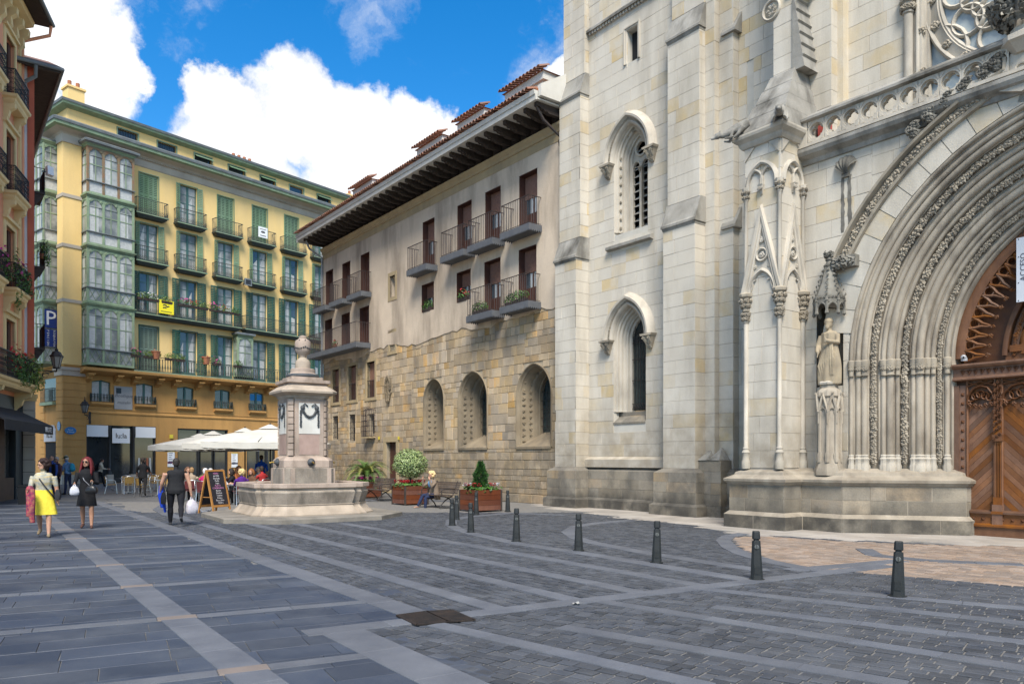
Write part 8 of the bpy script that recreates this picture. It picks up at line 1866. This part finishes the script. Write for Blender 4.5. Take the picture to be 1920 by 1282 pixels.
def person(name, label, loc, rz, h=1.68, bulk=1.0, legs=((8, 5, 3), (-12, 20, 3)), arms=((5, 8, 15, 0), (5, 8, 15, 0)), lean=0, top=None, bottom=None, shoes=None, skin=None, sleeve=.5, trouser=1.0, hair=('short', (.05, .03, .02)), look=(0, 0), sit=False, voxel=.014, extra=None, skirt=None, group='people in the square', top_len=.0):
 """joint angles in degrees: legs (hip forward, knee, outwards), arms (forward, outwards, elbow, forearm inwards); first is the left side (-x)"""
 k = h / 1.70; skin = skin or SKIN; B = Body(); lr = math.radians(lean)
 pel = Vector((0, 0, .0)); up = Vector((0, math.sin(lr), math.cos(lr))); fw = Vector((0, math.cos(lr), -math.sin(lr)))
 P = lambda x, y, z: pel + Vector((x * bulk, 0, 0)) + fw * y * bulk + up * z
 # torso (tag 1), pelvis (tag 2)
 rs = []
 for z, w_, d_, yo in ((-.12, .155, .115, 0), (-.02, .175, .125, -.005), (.08, .160, .115, 0), (.18, .142, .105, .0), (.30, .155, .115, .01), (.40, .172, .118, .005), (.47, .165, .10, -.005), (.51, .12, .08, -.01)):
  rs.append([tuple(P(w_ * math.cos(a), d_ * math.sin(a) + yo, z)) for a in [2 * math.pi * i / 16 for i in range(16)]])
 B.b.rings(rs)
 hem = -.02 - top_len
 B.segs.append((P(0, 0, hem - .02), P(0, 0, .46), .15 * bulk, .16 * bulk, 1)); B.segs.append((P(0, 0, -.14), P(0, 0, hem - .06), .15 * bulk, .16 * bulk, 2))
 for s in (-1, 1): B.segs.append((P(s * .1, 0, .40), P(s * .14, 0, .45), .09, .07, 1))
 if bulk > 1.12: B.ball(tuple(P(0, .05, .08)), .15 * bulk, 1, (1.05, .8, .9))
 # neck and head
 hd = P(0, .03, .68) + Vector((0, 0, 0)); yaw, pit = R(look[0]), R(look[1]); HM = T(hd) @ RZ(yaw) @ RX(-lr * .6 - pit)
 B.tube([tuple(P(0, 0, .48)), tuple(P(0, .015, .60))], [.062, .056], 0)
 HQ = lambda x, y, z: tuple(HM @ Vector((x, y, z)))
 for c, r_, sq in (((0, 0, .025), .098, (.82, 1.0, 1.08)), ((0, .03, -.05), .072, (.85, .9, 1.05)), ((0, .062, -.085), .034, (1, .9, .8))):
  hb = MB(); hb.ball(c, r_, 14, 10, sq); B.b.add(hb, HM); B.segs.append((Vector(HQ(*c)), Vector(HQ(c[0], c[1], c[2] + .001)), r_ * .9, r_ * .9, 0))
 B.b.tube([HQ(0, .085, .02), HQ(0, .108, -.018), HQ(0, .09, -.03)], [.010, .017, .012], 6)
 for s in (-1, 1): B.b.add(MB().ball((s * .084, -.005, -.002), .026, 8, 6, (.45, .8, 1.15)), HM)
 # legs
 ank = []
 for s, (fl, kn, ab) in zip((-1, 1), legs):
  hip = P(s * .088, 0, -.05); f, a = R(fl), R(ab); th = Vector((s * math.sin(a), math.sin(f), -math.cos(f))).normalized(); f2 = R(fl - kn); sh = Vector((s * math.sin(a) * .6, math.sin(f2), -math.cos(f2))).normalized()
  knee = hip + th * .42; an = knee + sh * .41; ank.append((an, sh, s)); L = .83 * trouser
  t1 = min(1, L / .42); m1 = hip + th * .42 * t1; rb = bulk ** .6
  B.tube([tuple(hip), tuple(hip + th * .18), tuple(knee)], [.088 * rb, .080 * rb, .056 * rb], 2 if t1 >= .99 else 0, 12)
  if t1 < .99: B.segs.append((hip, m1, .09 * rb, .085 * rb, 2))
  cal = knee + sh * .14 - Vector((0, .018, 0)); tg = 2 if trouser > .95 else 0
  fat = 1.12 if (trouser > .95) else 1.0
  B.tube([tuple(knee), tuple(cal), tuple(an)], [.055 * rb, .056 * rb * fat, .036 * (1.25 if trouser > .95 else 1)], tg, 12)
  toe_f = max(0.0, math.cos(f2)) ; pitch = R(fl - kn) * .75 if not sit else 0
  fd = Vector((s * .12, math.cos(pitch * .8), math.sin(pitch * .8) if pitch < 0 else 0)).normalized() if not sit else Vector((s * .1, 1, -.05)).normalized()
  heel = an + Vector((0, 0, -.045)) - fd * .05; toe = an + fd * .165 + Vector((0, 0, -.055))
  B.tube([tuple(heel), tuple(an + fd * .06 + Vector((0, 0, -.04))), tuple(toe)], [.036, .042, .028], 3, 8)
 # arms
 hands = []
 for s, (fl, ab, el, inw) in zip((-1, 1), arms):
  sh = P(s * .185, 0, .42); f, a = R(fl) + lr, R(ab + (bulk - 1) * 25); d1 = Vector((s * math.sin(a), math.sin(f) * math.cos(a), -math.cos(f) * math.cos(a))).normalized(); f2 = f + R(el); i2 = R(inw)
  d2 = Vector((s * math.sin(a) * .5 - s * math.sin(i2), math.sin(f2), -math.cos(f2))).normalized(); elb = sh + d1 * .285; wr = elb + d2 * .245; tot = .53; sl = sleeve * tot
  pts = [sh]; cut = []; ar = bulk ** .55
  def at(q): return sh + d1 * q if q <= .285 else elb + d2 * (q - .285)
  def rad(q): return (.056 - .014 * q / .285 if q <= .285 else .043 - .015 * (q - .285) / .245) * ar
  qs = sorted(set([0, .1, .2, .285, .36, .45, .53] + ([round(sl, 3)] if 0 < sl < .53 else [])))
  B.tube([tuple(at(q)) for q in qs], [rad(q) * (1.1 if q <= sl else 1.0) for q in qs], [1 if (qs[i] + qs[i + 1]) / 2 < sl else 0 for i in range(len(qs) - 1)], 10)
  if sleeve <= .01: B.segs.append((sh, sh - d1 * .05, .05, .05, 1))
  # hand: palm, four unequal curled fingers, thumb from the side of the palm
  sd = d2.cross(Vector((0, 1, 0.2))).normalized() if abs(d2.y) < .9 else d2.cross(Vector((0, 0, 1))).normalized(); nr = sd.cross(d2).normalized(); pm = wr + d2 * .05
  B.tube([tuple(wr), tuple(wr + d2 * .045), tuple(wr + d2 * .085)], [.026, .034, .030], 0, 8)
  for i, ln in enumerate((.062, .072, .068, .052)):
   q0 = wr + d2 * .085 + nr * (.027 - .018 * i) * 1.0; B.tube([tuple(q0), tuple(q0 + d2 * ln * .55 + sd * s * .010), tuple(q0 + d2 * ln * .9 + sd * s * .030)], [.0095, .009, .0075], 0, 6)
  B.tube([tuple(wr + d2 * .03 + nr * .03), tuple(wr + d2 * .06 + nr * .052), tuple(wr + d2 * .09 + nr * .056)], [.012, .0105, .008], 0, 6); hands.append(wr + d2 * .09)
 zmin = min(min(a[0].z for a in ank) - .085, 9); dz = -zmin if not sit else .0
 if sit: dz = .50 + .05
 SA = []
 C0 = np.array([tuple(q[0]) for q in B.segs]); C1 = np.array([tuple(q[1]) for q in B.segs]); R0 = np.array([q[2] for q in B.segs]); R1 = np.array([q[3] for q in B.segs]); TG = np.array([q[4] for q in B.segs])
 def tags(c):
  out = np.empty(len(c), dtype=np.int32)
  for i0 in range(0, len(c), 4000):
   p = c[i0:i0 + 4000, None, :]; d = (C1 - C0)[None]; L2 = np.maximum((d * d).sum(-1), 1e-9); t_ = np.clip(((p - C0[None]) * d).sum(-1) / L2, 0, 1); q = C0[None] + d * t_[..., None]; ds = np.linalg.norm(p - q, axis=-1) - (R0 + (R1 - R0) * t_); out[i0:i0 + 4000] = TG[np.argmin(ds, axis=1)]
  return out
 mats = [skin, top or cloth('grey', (.2, .2, .2)), bottom or cloth('dark', (.03, .03, .035)), shoes or cloth('black_shoe', (.02, .02, .02))]
 me = remesh(B.b, voxel, 'body', mats, tags, 4, .5)
 r = thing(name, label, 'person', loc, rz, group); r.scale = (k, k, k)
 ob('body', me, r, (0, 0, dz))
 e = MB()
 for s in (-1, 1): e.ball((s * .033, .088, .018), .010, 6, 4, (1.2, .6, .8))
 o = MB().add(e, T((0, 0, dz)) @ HM).build('eyes', mat('eye_dark', (.02, .015, .012), rough=.2), r)
 MB().add(MB().ball((0, .094, -.056), .02, 8, 4, (1.1, .4, .3)), T((0, 0, dz)) @ HM).build('mouth', mat('lip', (.30, .10, .09), rough=.5), r)
 ht, hc = hair[:2]; mh = cloth('hair_%d' % int(hc[0] * 1000 + hc[1] * 10000), hc, tuple(v * 1.8 for v in hc), 26, .6, bump=.5, bscale=60); hb = MB(); rg = random.Random(len(label))
 if ht != 'bald':
  hb.ball((0, -.018, .048), .105, 14, 9, (.88, 1.0, .98))
  if ht == 'short': hb.ball((0, -.045, .0), .088, 12, 8, (.92, .8, 1.0))
  if ht == 'curly':
   for i in range(46): v = Vector((rg.gauss(0, 1), rg.gauss(0, 1), rg.gauss(0, 1))).normalized(); 
   for i in range(60):
    v = Vector((rg.gauss(0, 1), rg.gauss(0, 1) - .5, rg.gauss(0, 1) + .15)).normalized()
    if v.y > .55 and v.z < .45: continue
    hb.ball((v.x * .115, v.y * .115 - .02, v.z * .115 + .02), rg.uniform(.03, .045), 6, 5)
  if ht == 'bob':
   for i in range(34):
    a = rg.uniform(math.pi * .95, math.pi * 2.05); x_, y_ = .098 * math.cos(a), .10 * math.sin(a) - .01; hb.tube([(x_ * .8, y_ * .8, .09), (x_ * 1.15, y_ * 1.1, -.02), (x_ * 1.25, y_ * 1.15, -.12 + rg.uniform(-.03, .02))], [.03, .036, .02], 6)
  if ht == 'long':
   for i in range(44):
    a = rg.uniform(math.pi * .9, math.pi * 2.1); x_, y_ = .098 * math.cos(a), .10 * math.sin(a) - .01; l = rg.uniform(.22, .34); fy = .06 if (a < math.pi * 1.08 or a > math.pi * 1.92) else -.02
    hb.tube([(x_ * .8, y_ * .8, .10), (x_ * 1.15, y_ * 1.1, -.02), (x_ * 1.35, y_ * 1.15 + fy * .4, -.15), (x_ * 1.5, y_ * 1.1 + fy, -l)], [.028, .034, .03, .014], 6)
  HH = remesh(hb, .011, 'hair', [mh], None, 2); q = ob('hair', HH, r); q.matrix_local = T((0, 0, dz)) @ HM
 if ht == 'cap' or (len(hair) > 2):
  cp = MB(); cp.ball((0, -.01, .06), .112, 14, 8, (.9, 1.02, .75)); cp.prism([(-.08, .08), (-.06, .17), (0, .195), (.06, .17), (.08, .08)], 'z', .06, .072); q = MB().add(cp, T((0, 0, dz)) @ HM).build('cap', cloth('cap_green', (.06, .08, .05)), r, smooth=40)
 if skirt:
  z0, z1, w0, w1, m = skirt; sk = MB(); rs = []
  for i in range(9):
   t_ = i / 8; z = z1 + (z0 - z1) * t_; w_ = w0 + (w1 - w0) * t_; rs.append([tuple(Vector((w_ * (1 + .05 * t_ * math.cos(7 * a)) * math.cos(a), w_ * .74 * (1 + .05 * t_ * math.cos(7 * a + 1)) * math.sin(a), dz + z))) for a in [2 * math.pi * j / 40 for j in range(40)]])
  sk.rings(rs, True, False, False); sk.build('skirt', m, r, smooth=60)
 if extra: extra(r, dz, hands, HM, P)
 return r, hands, dz, k
def held(r, dz, k, loc, rz, hand): 
 v = Matrix.Translation(loc) @ RZ(rz) @ Vector((hand.x * k, hand.y * k, (hand.z + dz) * k)); return v
def bag(p, rz, name, label, m, w_=.28, d_=.14, h_=.30, strap=.16, group=None):
 t = thing(name, label, 'bag', p, rz); b = MB(); b.rings([[(sx * w_ / 2 * q, sy * d_ / 2 * q, -strap - h_ * t_) for sx, sy in ((-1, -1), (-.4, -1.25), (.4, -1.2), (1, -1), (1.1, 0), (1, 1), (.3, 1.2), (-.4, 1.25), (-1, 1), (-1.1, 0))] for q, t_ in ((.25, -.12), (.62, .02), (.9, .25), (1.0, .6), (.95, .9), (.6, 1.0))]); b.build('bag_body', m, t, smooth=60)
 for s in (-1, 1): MB().tube([(s * .02, -.02, -strap + .02), (s * .025, -.01, -strap * .5), (s * .006, 0, 0.0), (s * .02, .02, -strap * .5), (s * .02, .03, -strap + .02)], .008, 5).build('handle', m, t)
 return t
V2 = lambda px, py: gnd(px, py)
m_pat = mat('cloth_patterned', (.52, .47, .36), (.20, .24, .24), scale=13, rough=.85, stain=(.50, .36, .12), stain_amt=.8, stain_scale=(6, 6, 30), detail=3)
m_sky = cloth('yellow', (.80, .66, .07), (.74, .58, .05)); m_blkc = cloth('black', (.010, .010, .012)); m_sand = cloth('sandal', (.28, .21, .13)); m_navy = cloth('navy', (.022, .032, .075)); m_denim = cloth('denim', (.035, .06, .13))
# woman in yellow skirt
x, y = V2(82, 1007)
def ex1(r, dz, hands, HM, P):
 st = MB(); st.tube([tuple(P(.10, .0, .47)), tuple(P(.05, .125, .36)), tuple(P(-.06, .15, .18)), tuple(P(-.16, .11, .02)), tuple(P(-.20, .03, -.08))], .016, 6); st.tube([tuple(P(.10, .0, .47)), tuple(P(.02, -.12, .34)), tuple(P(-.12, -.13, .1)), tuple(P(-.2, .0, -.08))], .016, 6); MB().add(st, T((0, 0, dz))).build('bag_strap', cloth('strap', (.035, .035, .04)), r)
 gl = MB()
 for s in (-1, 1): gl.tube([(s * .034 + .024 * math.cos(a), .098, .018 + .018 * math.sin(a)) for a in [q * math.pi / 5 for q in range(11)]], .004, 4); gl.tube([(s * .058, .095, .022), (s * .085, .0, .02)], .004, 4)
 MB().add(gl, T((0, 0, dz)) @ HM).build('glasses', m_iron, r)
RZ1 = R(203)
pr, hs, dz, k = person('person', 'person in patterned top and bright yellow skirt carrying a red scarf, walking forward', (x, y, .015), RZ1, 1.60, 1.10, ((14, 6, 2), (-14, 22, 2)), ((-6, 8, 10, 0), (14, 8, 66, 10)), 2, m_pat, m_sky, m_sand, SKIN, .42, .02, ('curly', (.020, .010, .008)), (-62, 4), voxel=.0125, extra=ex1, skirt=(-.44, .12, .168, .275, m_sky), top_len=.04)
p = held(pr, dz, k, (x, y, .015), RZ1, hs[0] + Vector((.0, -.02, .12))); b_ = thing('shoulder_bag', 'small grey shoulder bag on the hip of the person in yellow', 'bag', (p.x, p.y, p.z + .18), RZ1); MB().rings([[(-.03, -.1, -.22), (.04, -.1, -.22), (.04, .1, -.22), (-.03, .1, -.22)], [(-.05, -.12, -.1), (.05, -.12, -.1), (.05, .12, -.1), (-.05, .12, -.1)], [(-.03, -.1, 0), (.03, -.1, 0), (.03, .1, 0), (-.03, .1, 0)]]).build('bag_body', cloth('strap', (.035, .035, .04)), b_, smooth=50)
p = held(pr, dz, k, (x, y, .015), RZ1, hs[1] - Vector((.02, .06, -.02))); sc_ = thing('red_scarf', 'red and purple patterned scarf hanging over the forearm of the person in yellow', 'scarf', p, RZ1); m_scf = mat('scarf', (.36, .03, .07), (.06, .02, .06), scale=22, rough=.85, stain=(.5, .25, .1), stain_amt=.5, stain_scale=(14, 14, 14)); s_ = MB(); s_.ball((0, 0, .03), .10, 10, 7, (.75, 1.2, .7)); s_.tube([(-.04, .05, .02), (-.06, .08, -.15), (-.04, .07, -.4), (-.05, .06, -.68)], [.06, .055, .065, .05], 8); s_.tube([(.03, .02, .02), (.02, .06, -.2), (.03, .05, -.55)], [.05, .045, .04], 8); ob('cloth', remesh(s_, .012, 'cloth', [m_scf], None, 2), sc_)
# woman in black dress
x, y = V2(163, 991)
def ex2(r, dz, hands, HM, P):
 gl = MB()
 for s in (-1, 1): gl.ball((s * .035, .095, .02), .028, 8, 6, (1.05, .45, .8)); gl.tube([(s * .058, .09, .024), (s * .088, -.0, .02)], .005, 4)
 gl.bar((-.03, .1, .026), (.03, .1, .026), .008); MB().add(gl, T((0, 0, dz)) @ HM).build('sunglasses', mat('lens_black', (.012, .010, .010), rough=.15), r)
 q = MB(); q.tube([tuple(P(.13, .03, .45)), tuple(P(.04, .14, .24)), tuple(P(-.10, .13, .08)), tuple(P(-.16, .12, -.02))], .009, 5); MB().add(q, T((0, 0, dz))).build('bag_strap', mat('strap_silver', (.25, .25, .27), rough=.4), r)
RZ2 = R(202)
pr, hs, dz, k = person('person', 'person in black dress and sunglasses with long red hair holding bags', (x, y, .015), RZ2, 1.64, 1.04, ((10, 4, 2), (-8, 16, 2)), ((22, 10, 78, 26), (18, 12, 72, 14)), 0, m_blkc, m_blkc, cloth('sandal_dark', (.10, .05, .04)), SKIN2, 1.0, .02, ('long', (.085, .010, .012)), (-22, 0), voxel=.0125, extra=ex2, skirt=(-.40, .10, .158, .225, m_blkc))
bag(held(pr, dz, k, (x, y, .015), RZ2, hs[1] + Vector((0, .03, .0))), RZ2 + .4, 'plastic_bag', 'small white plastic bag hanging from the hands of the person in black', mat('plastic_white', (.62, .62, .66), (.5, .5, .55), scale=14, rough=.45), .18, .10, .20, .06)
p = held(pr, dz, k, (x, y, .015), RZ2, hs[0] + Vector((-.02, .04, -.0))); bag(p, RZ2 - .3, 'handbag', 'black leather handbag held by the person with red hair', mat('leather_black', (.012, .012, .013), rough=.35), .24, .12, .19, .10)
# walker seen from behind
x, y = V2(330, 986)
def ex3(r, dz, hands, HM, P):
 q = MB(); q.tube([tuple(P(-.13, -.02, .47)), tuple(P(-.16, -.13, .30)), tuple(P(-.20, -.13, .05)), tuple(P(-.22, -.06, -.12))], .014, 6); MB().add(q, T((0, 0, dz))).build('bag_strap', m_iron, r)
RZ3 = R(22)
pr, hs, dz, k = person('person', 'stout person in black sleeveless top walking away with a carrier bag', (x, y, .015), RZ3, 1.62, 1.36, ((14, 4, 2), (-20, 34, 1)), ((12, 9, 20, 0), (-8, 7, 12, 0)), 2, cloth('charcoal', (.018, .018, .020)), cloth('black_trouser', (.012, .012, .016)), cloth('grey_shoe', (.05, .05, .055)), SKIN, .0, 1.0, ('short', (.022, .018, .016)), (8, 0), voxel=.0135, extra=ex3, top_len=.12)
bag(held(pr, dz, k, (x, y, .015), RZ3, hs[1]), RZ3 + .5, 'carrier_bag', 'full white carrier bag in the right hand of the stout walker', mat('plastic_white2', (.60, .57, .60), (.42, .38, .42), scale=9, rough=.45), .26, .17, .34, .12)
p = held(pr, dz, k, (x, y, .015), RZ3, hs[0] + Vector((.03, -.02, .16))); t = thing('blue_jacket', 'bright blue jacket folded over the arm of the stout walker', 'jacket', p, RZ3); b_ = MB(); b_.ball((0, 0, .02), .07, 8, 6, (.9, 1.2, .7)); b_.tube([(0, .02, 0), (-.02, .03, -.2), (.03, .0, -.5)], [.06, .065, .05], 8); b_.tube([(.03, -.03, 0), (.05, -.02, -.3), (.09, -.04, -.62)], [.05, .05, .03], 8); ob('cloth', remesh(b_, .013, 'cloth', [cloth('cobalt', (.012, .05, .40))], None, 2), t)
p = held(pr, dz, k, (x, y, .015), RZ3, Vector((-.30, -.03, -.22))); t = thing('black_shoulder_bag', 'flat black shoulder bag at the hip of the stout walker', 'bag', p, RZ3); MB().rings([[(-.05, -.16, -.14), (.05, -.16, -.14), (.05, .16, -.14), (-.05, .16, -.14)], [(-.06, -.18, 0), (.06, -.18, 0), (.06, .18, 0), (-.06, .18, 0)], [(-.03, -.15, .14), (.03, -.15, .14), (.03, .15, .14), (-.03, .15, .14)]]).build('bag_body', m_blkc, t, smooth=50)
# person at the photo edge
ex_, ey_ = -10.70, 15.2
person('person', 'person in grey T-shirt with tattooed arm, cut off by the photo edge', (ex_, ey_, .015), R(-80), 1.68, 1.05, ((10, 8, 3), (-10, 14, 3)), ((5, 14, 18, 0), (2, 12, 14, 0)), 0, cloth('slate_tee', (.06, .07, .085)), m_denim, None, mat('skin_inked', (.42, .26, .19), (.16, .12, .11), scale=9, rough=.55, lo=.45, hi=.7), .55, 1.0, ('short', (.03, .02, .015)))
# walkers farther off
x, y = at_px(98, 35.0); person('person', 'bald person in blue jumper and open dark jacket by the shops', (x, y, 0), R(170), 1.74, 1.08, top=cloth('royal', (.03, .07, .28)), bottom=m_navy, sleeve=1.0, hair=('bald', (.1, .1, .1)), voxel=.018, extra=lambda r, dz, h_, HM, P: MB().add(MB().box(-.2, -.08, -.13, .14, -.1, .46).box(.08, .2, -.13, .14, -.1, .46), T((0, 0, dz))).build('open_jacket', m_blkc, r))
x, y = at_px(107, 35.8); person('person', 'grey haired person with sunglasses half hidden behind the bald man', (x, y, 0), R(175), 1.70, 1.0, top=cloth('plum', (.10, .05, .06)), bottom=m_blkc, sleeve=1.0, hair=('short', (.30, .27, .24)), voxel=.018, extra=lambda r, dz, h_, HM, P: MB().add(MB().ball((-.035, .095, .02), .026, 6, 5, (1, .5, .8)).ball((.035, .095, .02), .026, 6, 5, (1, .5, .8)), T((0, 0, dz)) @ HM).build('sunglasses', m_drk, r))
def backpack(r, dz, m):
 pass
x, y = at_px(127, 36.3); RZ7 = R(88); pr, hs, dz, k = person('person', 'person in denim shirt, dark trousers and green cap standing by the corner', (x, y, 0), RZ7, 1.75, 1.08, ((4, 2, 4), (-4, 4, 4)), ((10, 10, 70, 10), (10, 10, 70, 10)), 4, cloth('denim_shirt', (.10, .19, .34)), m_navy, None, SKIN, .5, 1.0, ('short', (.35, .33, .30), 'cap'), (0, 6), voxel=.018)
def make_pack(loc, rz, label, m):
 t = thing('backpack', label, 'backpack', loc, rz); b_ = MB(); b_.ball((0, -.09, .0), .17, 10, 8, (.9, .62, 1.25)); b_.ball((0, -.17, -.07), .11, 8, 6, (1, .5, .9)); ob('pack_body', remesh(b_, .02, 'pack_body', [m], None, 2), t)
 for s in (-1, 1): MB().tube([(s * .09, -.06, .16), (s * .11, .05, .21), (s * .12, .14, .1), (s * .13, .1, -.1), (s * .12, -.04, -.16)], .016, 6).build('strap', m, t)
p = held(pr, dz, k, (x, y, 0), RZ7, Vector((0, -.13, .27))); make_pack(p, RZ7, 'turquoise backpack on the person with the green cap', cloth('turquoise', (.02, .24, .38)))
x, y = at_px(188, 46.5); RZ8 = R(-70); pr, hs, dz, k = person('person', 'person with a cream shawl and dark backpack passing the shop window', (x, y, 0), RZ8, 1.66, 1.05, ((18, 6, 2), (-18, 24, 2)), ((20, 10, 60, 0), (20, 10, 60, 0)), 6, cloth('cream', (.55, .48, .36)), m_blkc, None, SKIN, 1.0, 1.0, ('short', (.02, .015, .012)), voxel=.02)
make_pack(held(pr, dz, k, (x, y, 0), RZ8, Vector((0, -.13, .27))), RZ8, 'black backpack on the person in the cream shawl', m_blkc)
x, y = V2(268, 931); person('person', 'waiter in black polo shirt and trousers walking between the cafe tables', (x, y, 0), R(20), 1.70, 1.06, ((20, 6, 2), (-22, 26, 2)), ((20, 10, 30, 0), (20, 14, 40, 0)), 4, cloth('waiter_black', (.014, .014, .016)), cloth('waiter_trouser', (.02, .018, .018)), None, SKIN, .5, 1.0, ('short', (.03, .022, .018)), (-20, 0), voxel=.016)
x, y = at_px(490, 37.0); person('person', 'person in bright blue shirt seen from behind at the parasols', (x, y, 0), R(5), 1.78, 1.12, top=cloth('bright_blue', (.012, .085, .52)), bottom=cloth('brown', (.05, .03, .025)), sleeve=.6, hair=('short', (.03, .02, .02)), voxel=.018)
# diners: seated at the maroon chairs
DIN = [('purple', (.09, .02, .20), 'curly', (.42, .30, .14), 'purple top and curly blond hair'), ('brown jumper', (.12, .06, .035), 'bob', (.16, .06, .02), 'brown jumper and auburn hair'), ('white', (.55, .54, .55), 'short', (.06, .05, .045), 'white shirt and dark hair'), ('pink', (.55, .02, .14), 'short', (.42, .42, .44), 'bright pink top and white hair'), ('black', (.015, .015, .018), 'bob', (.02, .014, .012), 'black jacket and dark bobbed hair'),
       ('olive', (.12, .11, .05), 'short', (.04, .03, .02), 'olive jacket and short dark hair'), ('sand', (.36, .28, .20), 'short', (.22, .13, .06), 'sand coloured top and light brown hair'), ('grey', (.20, .20, .21), 'short', (.35, .34, .33), 'grey jumper and grey hair'), ('teal', (.03, .12, .13), 'bob', (.10, .05, .03), 'teal top and brown hair'), ('red', (.38, .03, .03), 'short', (.03, .02, .015), 'red top and short black hair'), ('cream', (.48, .44, .36), 'curly', (.25, .22, .19), 'cream blouse and curly grey hair'), ('rust', (.28, .09, .03), 'long', (.08, .035, .015), 'rust coloured top and long hair')]
ms = [s for s in seats if s[4] == 'm']
for i, d in enumerate(DIN):
 cx_, cy_, rz, ti, kk = ms[(i * 5 + 1) % len(ms)] if i < len(ms) else ms[i % len(ms)]
 cx_, cy_, rz, ti, kk = ms[i % len(ms)]
 fwd = Vector((-math.sin(rz + math.pi), math.cos(rz + math.pi))); a = rz + math.pi
 person('person', 'seated diner in ' + d[4] + ' at a cafe table', (cx_ + fwd.x * -.05, cy_ + fwd.y * -.05, 0), a, random.uniform(1.6, 1.74), random.uniform(1.0, 1.14), ((86, 88, 8), (84, 86, 8)), ((35, 10, 60, 15), (30, 12, 70, 20)), 4, cloth('d_' + d[0].replace(' ', '_'), d[1]), m_denim if i % 2 else m_blkc, None, SKIN, .9 if i % 3 else .5, 1.0, (d[2], d[3]), (random.uniform(-30, 30), 0), True, .02, group='diners at the cafe tables')
# woman on the bench
bx, by = BN2; v = RZ(CF.ang) @ Vector((-.28, -.02, 0)); ang = CF.ang + math.pi
def ex11(r, dz, hands, HM, P):
 c = MB(); rs = []
 for i in range(8):
  t_ = i / 7; rs.append([tuple(P(.215 * (1 + .15 * t_) * math.cos(a), .15 * (1 + .3 * t_) * math.sin(a) - .03 * t_, .40 - .62 * t_)) for a in [R(-215) + R(250) * j / 20 for j in range(21)]])
 c.rings(rs, False); MB().add(c, T((0, 0, dz))).build('open_coat', cloth('taupe', (.22, .165, .12)), r, smooth=60); q = MB(); q.ball((0, 0, 0), .13, 10, 8, (1, .7, 1.1)); MB().add(q, T((0, 0, dz)) @ T(P(0, .08, .36))).build('scarf', cloth('pale_blue', (.16, .32, .52)), r, smooth=60)
person('person', 'seated blond person in taupe coat and jeans on the bench, hands at the mouth', (bx + v.x, by + v.y, -.045), ang, 1.62, 1.12, ((80, 78, 4), (88, 60, -3)), ((50, 14, 118, 22), (52, 14, 116, 20)), 4, cloth('taupe', (.22, .165, .12)), m_navy, cloth('nude_shoe', (.35, .22, .16)), SKIN, 1.0, 1.0, ('curly', (.48, .34, .17)), (0, 10), True, .014, extra=ex11)
# ================================================================== PIGEONS
def pigeon(px, py, rz, label):
 x, y = gnd(px, py); t = thing('pigeon', label, 'pigeon', (x, y, .016), rz, 'pigeons on the paving'); t.scale = (.75, .75, .75); b = MB()
 b.tube([(0, -.20, .09), (0, -.10, .11), (0, 0, .115), (0, .08, .13), (0, .12, .17), (0, .13, .20)], [.012, .045, .062, .055, .035, .028], 10); b.ball((0, .14, .215), .03, 10, 7); b.tube([(0, .16, .212), (0, .19, .205)], [.009, .003], 5); b.rings([[(-.03, -.14, .10), (.03, -.14, .10), (.03, -.14, .085), (-.03, -.14, .085)], [(-.045, -.24, .075), (.045, -.24, .075), (.045, -.24, .068), (-.045, -.24, .068)]])
 for s in (-1, 1): b.tube([(s * .022, .0, .07), (s * .022, .01, .03), (s * .022, .0, .012)], .007, 5); b.tube([(s * .022, -.005, .008), (s * .022, .035, .008)], .007, 5)
 ob('body', remesh(b, .007, 'body', [mat('pigeon_grey', (.10, .11, .13), (.18, .19, .21), scale=14, rough=.7)], None, 2), t)
 for s in (-1, 1): MB().add(MB().ball((0, 0, 0), .1, 8, 6, (.14, .95, .38)), T((s * .052, -.05, .12)) @ RX(R(6))).build('wing', mat('pigeon_wing', (.14, .145, .16), (.06, .06, .07), scale=18, rough=.7), t, smooth=60)
pigeon(212, 921, R(70), 'lone pigeon pecking near the rattan cafe chairs'); pigeon(383, 966, R(100), 'pigeon on the paving at the foot of the chalkboard'); pigeon(390, 963, R(-60), 'pigeon nearest the fountain step beside the chalkboard')
# scraps of litter
for (px, py), a, w_, lb in (((1080, 1135),   .4, .045, 'crumpled white paper scrap where the pale bands meet'),):
 x, y = gnd(px, py); t = thing('paper_scrap', lb, 'litter', (x, y, .022), a); b_ = MB(); rg = random.Random(px)
 b_.rings([[(w_ * (i / 4 - .5) * 2, w_ * (j / 4 - .5) * 1.3 + rg.uniform(-.01, .01), abs(rg.gauss(0, .012))) for i in range(5)] for j in range(5)], False); b_.build('paper', mat('paper_white', (.30, .29, .27), rough=.8), t)
